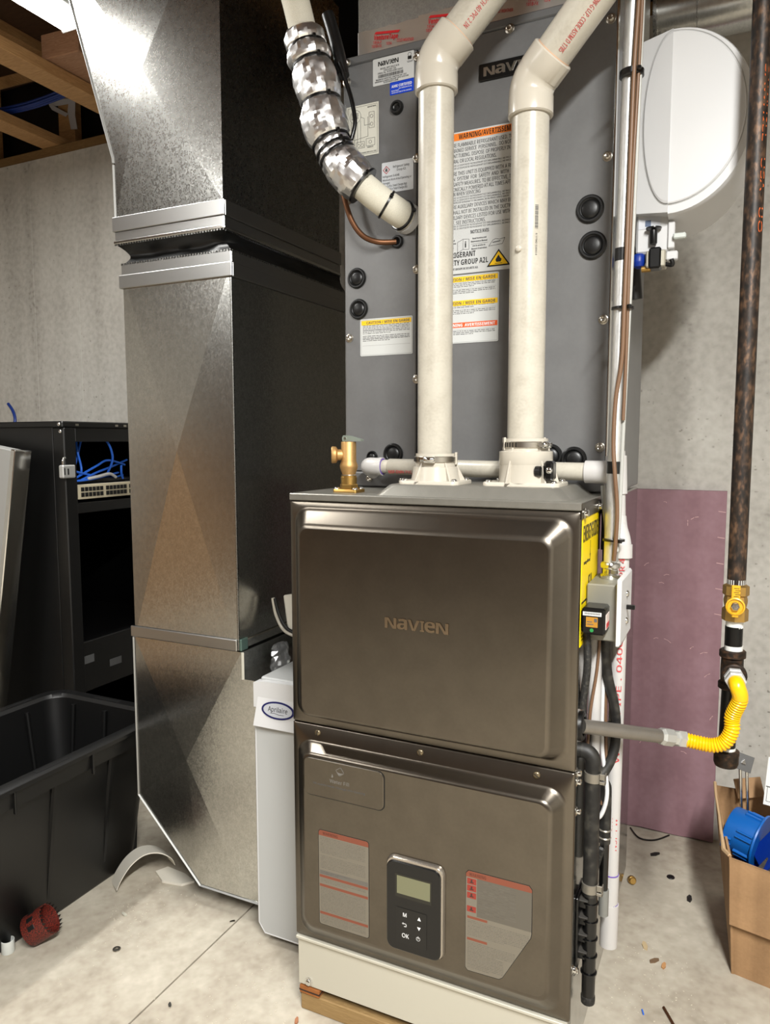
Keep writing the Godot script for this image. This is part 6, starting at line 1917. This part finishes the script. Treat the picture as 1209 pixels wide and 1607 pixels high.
	s2.prism(PackedVector2Array([Vector2(-1.335, 1.40), Vector2(-1.29, 1.375), Vector2(-1.235, 1.385), Vector2(-1.215, 1.41), Vector2(-1.26, 1.425), Vector2(-1.32, 1.43)]), 0.0, 0.006)
	var s3 := mb()
	s3.xf = Transform3D(Basis(Vector3.RIGHT, Vector3.FORWARD, Vector3.UP), Vector3.ZERO)
	s3.prism(PackedVector2Array([Vector2(-1.335, 1.40), Vector2(-1.29, 1.375), Vector2(-1.235, 1.385), Vector2(-1.215, 1.41), Vector2(-1.26, 1.425), Vector2(-1.32, 1.43)]), 0.0, 0.006)
	single("flat_scrap", s3, M.scrap_white, V(-1.27, 0, -1.40), "flat torn scrap lying under the curled insulation strip", "scrap")
	var cw := mb().tube(curve([V(-1.238, 0.030, -1.46), V(-1.232, 0.012, -1.44), V(-1.215, 0.004, -1.425), V(-1.17, 0.004, -1.42)], 5), 0.003, 6)
	single("black_wire_end", cw, M.black_rubber, V(-1.22, 0, -1.44), "black wire end under the sloping edge of the boot", "wire")


# ---- things on the right -------------------------------------------------------------------------------
func right_side() -> void:
	var f := mb()
	var n := noise(91, 30.0)
	var outl := PackedVector2Array()
	outl.append(Vector2(-0.62, 0.003))
	for i in 13:
		outl.append(Vector2(lerpf(-0.60, -0.0265, i / 12.0), 0.004 + 0.003 * n.get_noise_1d(i * 1.0)))
	for i in 11:
		outl.append(Vector2(-0.0275 + 0.0012 * n.get_noise_1d(40 + i), lerpf(0.05, 0.986, i / 10.0)))
	outl.append(Vector2(-0.62, 0.988))
	f.prism(outl, -2.1995, -2.176, 0.9)
	var fb := thing("foam_board", "dull pink foam insulation board leaning on the concrete wall", "foam board", V(-0.32, 0.0, -2.19))
	part("board", f, M.foam_pink, fb)
	var sc := mb()
	var rng := RandomNumberGenerator.new()
	rng.seed = 12
	for k in 16:
		var p := Vector2(rng.randf_range(-0.25, -0.04), rng.randf_range(0.25, 0.96))
		var d := Vector2(rng.randf_range(-1, 1), rng.randf_range(-0.6, 0.6)).normalized() * rng.randf_range(0.006, 0.022)
		sc.line([p, p + d * 0.5 + Vector2(0, 0.002), p + d], 0.0018, -2.1762, 0.0006)
	for k in 5:
		var yy := 0.93 - k * 0.07
		sc.line([Vector2(-0.030, yy), Vector2(-0.046, yy + 0.002)], 0.002, -2.1762, 0.0006)
	part("scuff", sc, mat(Color(0.74, 0.60, 0.60), 0.8), fb, "pale scuffs and nicks")
	# cardboard box with electrical fittings
	var b := thing("cardboard_box", "open brown cardboard box of electrical parts under the gas drop", "box", V(0.2, 0.0, -1.76))
	var A := [V(0.026, 0, -1.640), V(0.012, 0.262, -1.628), V(-0.026, 0.288, -1.905), V(0.012, 0, -1.925)]
	var wth := V(0.005, 0, 0)
	var left := mb()
	left.quad(A[0], A[1], A[2], A[3], Vector3.LEFT)
	left.quad(A[0] + wth, A[1] + wth, A[2] + wth, A[3] + wth, Vector3.RIGHT)
	left.quad(A[1], A[1] + wth, A[2] + wth, A[2], Vector3.UP)
	left.quad(A[0], A[0] + wth, A[1] + wth, A[1], Vector3.BACK)
	left.quad(A[2], A[2] + wth, A[3] + wth, A[3], Vector3.FORWARD)
	part("left_wall", left, M.cardboard, b)
	var Fq := [V(0.028, 0, -1.642), V(0.40, 0, -1.560), V(0.40, 0.235, -1.550), V(0.014, 0.258, -1.632)]
	var wz := V(0, 0, -0.005)
	var front := mb()
	front.quad(Fq[0], Fq[1], Fq[2], Fq[3], Vector3.BACK)
	front.quad(Fq[0] + wz, Fq[1] + wz, Fq[2] + wz, Fq[3] + wz, Vector3.FORWARD)
	front.quad(Fq[3], Fq[2], Fq[2] + wz, Fq[3] + wz, Vector3.UP)
	part("front_wall", front, M.cardboard, b)
	var fl := mb()
	fl.quad(V(0.013, 0.258, -1.628), V(0.40, 0.236, -1.546), V(0.40, 0.118, -1.532), V(0.018, 0.118, -1.624), Vector3.BACK)
	fl.quad(V(0.013, 0.258, -1.632), V(0.40, 0.236, -1.550), V(0.40, 0.118, -1.536), V(0.018, 0.118, -1.628), Vector3.FORWARD)
	fl.quad(V(0.018, 0.118, -1.624), V(0.40, 0.118, -1.532), V(0.40, 0.118, -1.536), V(0.018, 0.118, -1.628), Vector3.DOWN)
	part("folded_flap", fl, M.cardboard, b, "front flap folded down outside")
	part("back_wall", mb().quad(V(0.012, 0, -1.925), V(0.40, 0, -1.925), V(0.40, 0.285, -1.915), V(-0.026, 0.288, -1.905), Vector3.BACK).quad(V(0.012, 0, -1.930), V(0.40, 0, -1.930), V(0.40, 0.285, -1.920), V(-0.026, 0.288, -1.910), Vector3.FORWARD), M.cardboard, b)
	part("right_wall", mb().quad(V(0.40, 0, -1.925), V(0.40, 0.285, -1.915), V(0.40, 0.235, -1.550), V(0.40, 0, -1.560), Vector3.RIGHT).quad(V(0.397, 0, -1.925), V(0.397, 0.285, -1.915), V(0.397, 0.235, -1.550), V(0.397, 0, -1.560), Vector3.LEFT), M.cardboard, b)
	part("bottom", mb().quad(V(0.034, 0.004, -1.648), V(0.395, 0.004, -1.567), V(0.395, 0.004, -1.92), V(0.018, 0.004, -1.92), Vector3.UP).quad(V(0.034, 0.001, -1.648), V(0.395, 0.001, -1.567), V(0.395, 0.001, -1.92), V(0.018, 0.001, -1.92), Vector3.DOWN), M.cardboard, b)
	part("torn_edge", mb().tube([V(0.013, 0.262, -1.634), V(0.002, 0.258, -1.66), V(-0.004, 0.270, -1.70), V(-0.010, 0.280, -1.76), V(-0.020, 0.292, -1.84), V(-0.024, 0.298, -1.900)], [0.004, 0.005, 0.0035, 0.003, 0.003, 0.004], 6), mat(Color(0.74, 0.62, 0.47), 0.8), b)
	part("loose_flap", mb().at(V(0.050, 0.300, -1.90), V(-25, 8, 12)).box(Vector3.ZERO, V(0.060, 0.045, 0.005), 0.001), M.cardboard, b)
	# round blue outlet box
	var r := thing("round_outlet_box", "bright blue round plastic outlet box lying on top in the cardboard box", "outlet box", V(0.03, 0.20, -1.75))
	var c := V(0.012, 0.268, -1.752)
	var ax := V(0.92, -0.14, 0.36).normalized()
	var k := mb()
	k.xf = along(c, ax)
	k.lathe([[0.030, 0.0], [0.046, 0.002], [0.048, 0.006], [0.049, 0.066], [0.046, 0.066], [0.044, 0.008], [0.0, 0.008]], 36, 0.75)
	part("cup", k, M.blue_box, r)
	var ri := mb()
	ri.xf = along(c, ax)
	ri.lathe([[0.046, 0.064], [0.058, 0.064], [0.059, 0.066], [0.058, 0.069], [0.046, 0.069]], 36, 0.75)
	part("rim", ri, M.blue_box, r)
	for q in [-0.9, 0.1, 1.25, 2.2]:
		var rb := mb()
		rb.xf = along(c, ax) * Transform3D(Basis(Vector3.UP, q), Vector3.ZERO)
		rb.span(V(0.046, 0.028, -0.008), V(0.0535, 0.062, -0.004), 0.001)
		rb.span(V(0.046, 0.028, 0.004), V(0.0535, 0.062, 0.008), 0.001)
		part("nail_lug", rb, M.blue_box, r)
	var nt := mb()
	nt.xf = along(c, ax) * Transform3D(Basis(Vector3.UP, 1.9), Vector3.ZERO)
	nt.span(V(0.040, 0.0005, -0.016), V(0.0505, 0.004, 0.016), 0.001)
	nt.span(V(0.044, 0.004, -0.016), V(0.0505, 0.022, -0.013), 0.001)
	nt.span(V(0.044, 0.004, 0.013), V(0.0505, 0.022, 0.016), 0.001)
	nt.span(V(0.044, 0.004, -0.0015), V(0.0505, 0.022, 0.0015), 0.001)
	part("knockout_lug", nt, M.blue_box, r)
	var r2 := thing("square_outlet_box", "dark blue square plastic outlet box at the right edge of the cardboard box", "outlet box", V(0.10, 0.21, -1.70))
	part("shell", mb().at(V(0.112, 0.255, -1.700), V(18, 24, -28)).box(Vector3.ZERO, V(0.070, 0.085, 0.060), 0.004), M.blue_dark, r2)
	part("ear", mb().at(V(0.112, 0.255, -1.700), V(18, 24, -28)).box(V(0, 0.046, 0.024), V(0.030, 0.014, 0.006), 0.001), M.blue_dark, r2)
	var r3 := thing("lower_outlet_box", "blue plastic outlet box lying deep in the cardboard box under the round one", "outlet box", V(0.05, 0.15, -1.72))
	part("shell", mb().at(V(0.060, 0.185, -1.715), V(10, -12, 8)).box(Vector3.ZERO, V(0.080, 0.060, 0.075), 0.004), M.blue_dark, r3)
	for q in [[V(0.075, 0.040, -1.72), 12.0, "outlet box at the very bottom of the cardboard box, under the blue pile"], [V(0.075, 0.112, -1.735), -9.0, "outlet box in the middle of the blue pile in the cardboard box"], [V(0.175, 0.040, -1.74), 25.0, "outlet box on the cardboard box floor, right of the blue pile"]]:
		var o := thing("stacked_outlet_box", "dark blue " + q[2], "outlet box", q[0] - V(0, 0.033, 0), "blue outlet boxes at the bottom of the carton")
		part("shell", mb().at(q[0], V(0, q[1], 0)).box(Vector3.ZERO, V(0.075, 0.066, 0.075), 0.004), M.blue_dark, o)
		part("ear", mb().at(q[0], V(0, q[1], 0)).box(V(0, 0.0, 0.0385), V(0.030, 0.014, 0.002), 0.0005), M.blue_dark, o)
	var m := thing("steel_cover", "bent steel cover with knockout holes at the right of the cardboard box", "bracket", V(0.09, 0.2, -1.66))
	part("sheet", mb().at(V(0.102, 0.222, -1.655), V(-20, -10, -32)).box(Vector3.ZERO, V(0.075, 0.040, 0.002), 0.0005), M.zinc_bright, m)
	for q in [-0.022, -0.008, 0.008]:
		part("hole", mb().at(V(0.102, 0.222, -1.655), V(-20, -10, -32)).box(V(q, 0.006 if q > -0.01 else -0.004, 0.0012), V(0.007, 0.005, 0.0006)), M.ink, m)
	var s := thing("bar_hanger", "galvanised bar hanger with a square end plate sticking out of the cardboard box", "bracket", V(0.04, 0.28, -1.84))
	part("end_plate", mb().at(V(0.035, 0.400, -1.80), V(-18, 12, -16)).box(Vector3.ZERO, V(0.036, 0.036, 0.0015), 0.0005), mat(Color(0.42, 0.42, 0.42), 0.35, 0.9), s)
	part("plate_prong", mb().at(V(0.034, 0.402, -1.7985), V(-18, 12, -16)).prism(PackedVector2Array([Vector2(-0.005, -0.004), Vector2(0.005, -0.004), Vector2(0.0, 0.006)]), 0.0008, 0.004), M.chrome, s)
	for q in [-0.0065, 0.0065]:
		part("bar", mb().tube([V(0.034 + q, 0.392, -1.802), V(0.046 + q, 0.20, -1.795)], 0.0034, 8), M.chrome, s)
	var pp := thing("instruction_card", "white printed card standing at the right edge of the cardboard box", "card", V(0.11, 0.28, -1.78))
	part("card", mb().at(V(0.118, 0.372, -1.78), V(-8, -6, -3)).box(Vector3.ZERO, V(0.078, 0.105, 0.001)), M.paper, pp)
	part("card_print", mb().at(V(0.118, 0.372, -1.78), V(-8, -6, -3)).line([Vector2(-0.036, -0.012), Vector2(-0.005, -0.012)], 0.0022, 0.0006).line([Vector2(-0.022, -0.012), Vector2(-0.022, -0.044)], 0.0012, 0.0006).line([Vector2(-0.034, -0.012), Vector2(-0.034, -0.044), Vector2(-0.006, -0.044), Vector2(-0.006, 0.05)], 0.001, 0.0006), M.ink_grey, pp)
	single("pipe_strap", mb().tube(curve([V(0.110, 0.31, -1.70), V(0.120, 0.335, -1.70), V(0.150, 0.34, -1.70), V(0.165, 0.31, -1.70)], 6), 0.014, 12), M.chrome, V(0.13, 0.30, -1.70), "shiny curved metal sleeve beside the white card in the cardboard box", "sleeve")


# ---- blocking under the furnace and litter on the floor --------------------------------------------------
func floor_items() -> void:
	var b := thing("wood_block", "yellowish lumber block under the front of the furnace base", "block", V(-0.49, 0.0, -1.20))
	part("block", mb().span(V(-0.7455, 0.0, -1.255), V(-0.228, 0.0355, -1.168), 0.002), M.wood_block, b)
	var s := thing("shim", "short dark plywood shim between the wood block and the furnace base", "shim", V(-0.72, 0.036, -1.19))
	part("ply", mb().span(V(-0.7465, 0.0358, -1.235), V(-0.702, 0.0515, -1.1655), 0.0008), M.osb, s)
	part("dark_layer", mb().span(V(-0.7470, 0.0415, -1.2345), V(-0.7010, 0.0440, -1.1648)), mat(Color(0.16, 0.10, 0.07), 0.8), s)
	single("rear_block", mb().span(V(-0.70, 0.0, -1.86), V(-0.235, 0.0515, -1.77), 0.002), M.wood_block, V(-0.48, 0.0, -1.81), "second lumber block under the back of the furnace, out of sight", "block")
	var wash := mb().at(V(-1.206, 0.0, -1.138)).lathe([[0.0085, 0.0], [0.009, 0.001], [0.0085, 0.0022], [0.004, 0.0024], [0.0032, 0.0]], 18, 0.8)
	single("washer", wash, M.nickel, V(-1.206, 0, -1.138), "dark round washer on the floor left of the slab joint", "washer")
	var w2 := mb().at(V(-0.119, 0.0, -1.955)).lathe([[0.0095, 0.0], [0.010, 0.0012], [0.0092, 0.0026], [0.0045, 0.0026], [0.0036, 0.0]], 18, 0.8)
	single("rubber_washer", w2, M.black_rubber, V(-0.119, 0, -1.955), "black ring on the floor in front of the pink board", "washer")
	var items := [[V(-1.281, 0, -1.236), "grey_clip", "small grey metal clip on the floor near the tote", 0.010, M.zinc_dull], [V(-1.032, 0, -1.325), "bright_clip", "tiny bright clip on the floor under the boot", 0.007, M.chrome], [V(-0.985, 0, -1.06), "metal_stub", "short bright wire stub beside the slab joint", 0.008, M.chrome], [V(-0.167, 0, -2.05), "bark_chip", "dark chip on the floor close to the pink board", 0.016, M.dusty_black], [V(-0.070, 0, -1.878), "rubber_chip", "dark flat chip on the floor left of the cardboard box", 0.015, M.dusty_black], [V(-0.149, 0, -1.651), "pale_flake", "pale flake of wood on the floor right of the trap", 0.014, mat(Color(0.70, 0.62, 0.48), 0.8)], [V(-0.125, 0, -1.610), "brown_flake", "brown torn flake on the floor next to the pale one", 0.013, mat(Color(0.42, 0.33, 0.24), 0.8)], [V(-0.105, 0, -1.602), "orange_flake", "small orange flake on the floor beside the brown one", 0.011, mat(Color(0.70, 0.52, 0.34), 0.8)], [V(-0.735, 0, -1.135), "clay_crumb", "small reddish crumb at the corner of the wood block", 0.009, mat(Color(0.60, 0.40, 0.28), 0.8)]]
	var rng := RandomNumberGenerator.new()
	rng.seed = 4
	for q in items:
		var o := mb().at(q[0] + V(0, 0.0015, 0), V(0, rng.randf_range(0, 180), 0))
		var r: float = q[3]
		o.prism(PackedVector2Array([Vector2(-r, -r * 0.2), Vector2(-r * 0.2, -r * 0.42), Vector2(r * 0.8, -r * 0.25), Vector2(r, r * 0.1), Vector2(r * 0.3, r * 0.4), Vector2(-r * 0.7, r * 0.3)]), 0.0, 0.003)
		var fl := mb()
		for i in o.v.size():
			var l: Vector3 = o.xf.affine_inverse() * o.v[i]
			var ln: Vector3 = o.xf.basis.inverse() * o.n[i]
			fl.v.append(q[0] + o.xf.basis * V(l.x, l.z, -l.y))
			fl.n.append(o.xf.basis * V(ln.x, ln.z, -ln.y))
			fl.uv.append(o.uv[i])
		single(q[1], fl, q[4], q[0], q[2], "litter")
	var bp := thing("brass_plug", "small brass plug on the floor beside the furnace's rear corner", "plug", V(-0.208, 0, -1.88))
	part("plug", mb().at(V(-0.206, 0.009, -1.885), V(70, 20, 0)).lathe([[0.006, -0.010], [0.010, -0.008], [0.010, 0.004], [0.007, 0.006], [0.007, 0.012], [0.0, 0.012]], 14, 0.8), M.brass, bp)
	single("copper_rod", mb().tube([V(-0.094, 0.003, -1.475), V(-0.030, 0.003, -1.36)], 0.0028, 8), M.copper, V(-0.06, 0, -1.42), "thin brown rod on the floor at the lower right", "rod")
	single("blue_wire_bit", mb().tube([V(-0.132, 0.002, -1.452), V(-0.128, 0.002, -1.44)], 0.0016, 6), M.blue_cable, V(-0.13, 0, -1.446), "tiny blue wire snippet on the floor at the lower right", "wire")
	single("black_floor_cable", mb().tube(curve([V(-0.84, 0.020, -1.45), V(-0.80, 0.006, -1.36), V(-0.775, 0.004, -1.28), V(-0.762, 0.004, -1.20)], 5), 0.004, 8), M.black_rubber, V(-0.80, 0, -1.3), "black cable on the floor under the air cleaner", "cable")
	single("pink_board_wire", mb().tube(curve([V(-0.245, 0.004, -2.16), V(-0.215, 0.006, -2.11), V(-0.175, 0.004, -2.12), V(-0.140, 0.004, -2.165)], 6), 0.0022, 6), M.black_rubber, V(-0.19, 0, -2.12), "thin dark wire loop on the floor below the pink board", "wire")
	# sawdust and crumbs
	var g := mb()
	rng.seed = 9
	for k in 900:
		var p := V(rng.randf_range(-1.5, 0.3), 0, rng.randf_range(-2.1, -0.75))
		if k < 260:
			p = V(rng.randfn(-0.10, 0.10), 0, rng.randfn(-1.50, 0.12))
		elif k < 420:
			p = V(rng.randfn(-0.80, 0.08), 0, rng.randfn(-1.12, 0.10))
		elif k < 560:
			p = V(rng.randfn(-1.24, 0.08), 0, rng.randfn(-1.25, 0.08))
		if p.x < -1.33 and p.z < -0.7 or absf(p.x + 0.485) < 0.28 and p.z < -1.16 or p.x < -0.74 and p.x > -1.15 and p.z < -1.29 or p.z < -2.15 or p.x > -0.04 and p.z < -1.5:
			continue
		var r := rng.randf_range(0.0006, 0.0016)
		g.at(p, V(0, rng.randf_range(0, 180), 0))
		g.box(V(0, r * 0.3, 0), V(r * 2.2, r * 0.6, r))
	var cr := single("floor_crumbs", g, mat(Color(0.76, 0.73, 0.66), 0.8), Vector3.ZERO, "pale sawdust and concrete crumbs scattered over the slab", "crumbs")
	cr.set_meta("kind", "stuff")


# ---- what stands behind the viewer and is mirrored in the sheet metal --------------------------------------
func stored_goods() -> void:
	var spots := [[-3.20, 0.0, 0.55, 0.50, 0.62, 0.70, "large brown moving box at the foot of the stack by the left wall"], [-3.20, 0.0, 1.30, 0.50, 0.62, 0.70, "second large brown moving box at the foot of the stack by the left wall"], [-3.20, 0.0, 2.05, 0.50, 0.62, 0.70, "third large brown moving box at the foot of the stack by the left wall"], [-3.22, 0.622, 0.70, 0.46, 0.55, 0.62, "brown moving box on top of the stack by the left wall, nearest the rack"], [-3.22, 0.622, 1.40, 0.46, 0.50, 0.66, "brown moving box on top of the middle of the stack by the left wall"]]
	for q in spots:
		var c := V(q[0], q[1], q[2])
		var o := thing("moving_box", q[6], "box", c, "moving boxes behind the viewer")
		part("carton", mb().span(c + V(-q[3] * 0.5, 0, -q[5] * 0.5), c + V(q[3] * 0.5, q[4], q[5] * 0.5), 0.004), M.cardboard, o)
		part("packing_tape", mb().span(c + V(-q[3] * 0.5 - 0.0005, q[4] - 0.06, -0.025), c + V(q[3] * 0.5 + 0.0005, q[4] + 0.0005, 0.025)), mat(Color(0.62, 0.47, 0.30), 0.3), o)


# ---- odds and ends between the trusses --------------------------------------------------------------------
func overhead() -> void:
	for i in 7:
		var dz := 0.011 * (i % 3) - 0.01
		var dy := 0.010 * (i / 3)
		single("blue_bundle_cable", mb().tube(curve([V(-3.4, 2.40 + dy, -2.02 + dz), V(-2.85, 2.36 + dy, -2.00 + dz), V(-2.60, 2.345 + dy, -2.0 + dz), V(-2.40, 2.36 + dy, -2.04 + dz), V(-2.15, 2.42 + dy, -2.10 + dz)], 6), 0.0048, 8), mat(Color(0.07, 0.19, 0.48), 0.45), V(-2.7, 2.34, -2.0), "blue network cable in the bundle slung between the trusses", "cable", "blue cables slung overhead")
	single("lumber_offcut", mb().at(V(-1.99, 2.3675, -1.89), V(0, 4, 0)).box(Vector3.ZERO, V(0.15, 0.076, 0.22), 0.003), M.wood_pinkish, V(-1.99, 2.3285, -1.89), "pinkish lumber offcut lying on the truss chord above the duct", "lumber")
	var jp := thing("joist_pan", "corrugated galvanised sheet between the trusses behind the lamp", "sheet metal", V(-1.86, 2.52, -1.75))
	for k in 5:
		part("fold", mb().tube([V(-2.03, 2.56, -1.62 - k * 0.07), V(-1.67, 2.56, -1.62 - k * 0.07)], 0.036, 10, true, 0.5), M.zinc, jp)
	var hw := thing("house_wrap_scrap", "torn white house-wrap scrap hanging on black sheeting above the sill", "scrap", V(-2.5, 2.33, -2.28))
	var z := -2.286
	var wm := mat(Color(0.72, 0.72, 0.74), 0.6)
	part("cross_strip", mb().prism(PackedVector2Array([Vector2(-2.617, 2.500), Vector2(-2.610, 2.485), Vector2(-2.490, 2.477), Vector2(-2.450, 2.485), Vector2(-2.450, 2.500), Vector2(-2.500, 2.497), Vector2(-2.590, 2.515)]), z, z + 0.002), wm, hw)
	part("sloping_strip", mb().prism(PackedVector2Array([Vector2(-2.610, 2.490), Vector2(-2.595, 2.470), Vector2(-2.520, 2.430), Vector2(-2.505, 2.440), Vector2(-2.525, 2.450), Vector2(-2.585, 2.485)]), z + 0.003, z + 0.005), wm, hw)
	part("hanging_strip", mb().prism(PackedVector2Array([Vector2(-2.495, 2.490), Vector2(-2.505, 2.445), Vector2(-2.490, 2.375), Vector2(-2.455, 2.370), Vector2(-2.465, 2.425), Vector2(-2.460, 2.490)]), z + 0.006, z + 0.008), wm, hw)


# ---- start -----------------------------------------------------------------------------------------------
func _ready() -> void:
	var cam := Camera3D.new()
	cam.name = "camera"
	add_child(cam)
	cam.position = Vector3(0, 1.12326, 0)
	cam.rotation_degrees = Vector3(-5.504, 25.539, -0.109)
	cam.fov = rad_to_deg(2.0 * atan(803.5 / 1165.0))
	cam.near = 0.05
	cam.current = true
	var we := WorldEnvironment.new()
	we.name = "surroundings"
	var e := Environment.new()
	e.background_mode = Environment.BG_COLOR
	e.background_color = Color.BLACK
	e.tonemap_mode = Environment.TONE_MAPPER_LINEAR
	e.tonemap_exposure = 1.25
	e.sdfgi_enabled = true
	e.ssao_enabled = true
	e.ssil_enabled = true
	we.environment = e
	add_child(we)
	materials()
	hardware()
	tube_lamp(-1.625, 2.20, -1.515, -0.905, 2.0, "bright tube lamp under the trusses at the upper left")
	tube_lamp(0.45, 2.20, -0.25, 0.97, 13.5, "tube lamp overhead on the right, outside the picture")
	tube_lamp(-2.08, 2.20, 0.20, 1.42, 2.2, "tube lamp overhead at the back left, outside the picture")
	room()
	furnace()
	coil()
	return_duct()
	vent_flange("smaller cream vent flange with a steel band clamp under the left vent pipe", -0.496, -1.25, false)
	vent_flange("taller cream vent flange with a black port under the right vent pipe", -0.333, -1.26, true)
	vent_pipe("left cream plastic vent pipe bending right at the top", -0.4975, -1.25, 1.072, 1.770, V(0.72, 0.70, 0), 0.25, "NSF-DWV WHITE PIPE SCH 40 PVC 2 IN")
	vent_pipe("right cream plastic vent pipe bending right near the black badge", -0.3345, -1.26, 1.095, 1.704, V(0.72, 0.64, 0.25), 0.235, "73 C NSF-DW-G U.P. CODE ASTM D 1785")
	relief_valve()
	drain()
	plenum()
	lineset()
	humidifier()
	side_gear()
	gas()
	right_side()
	rack()
	tote()
	floor_items()
	overhead()
	stored_goods()
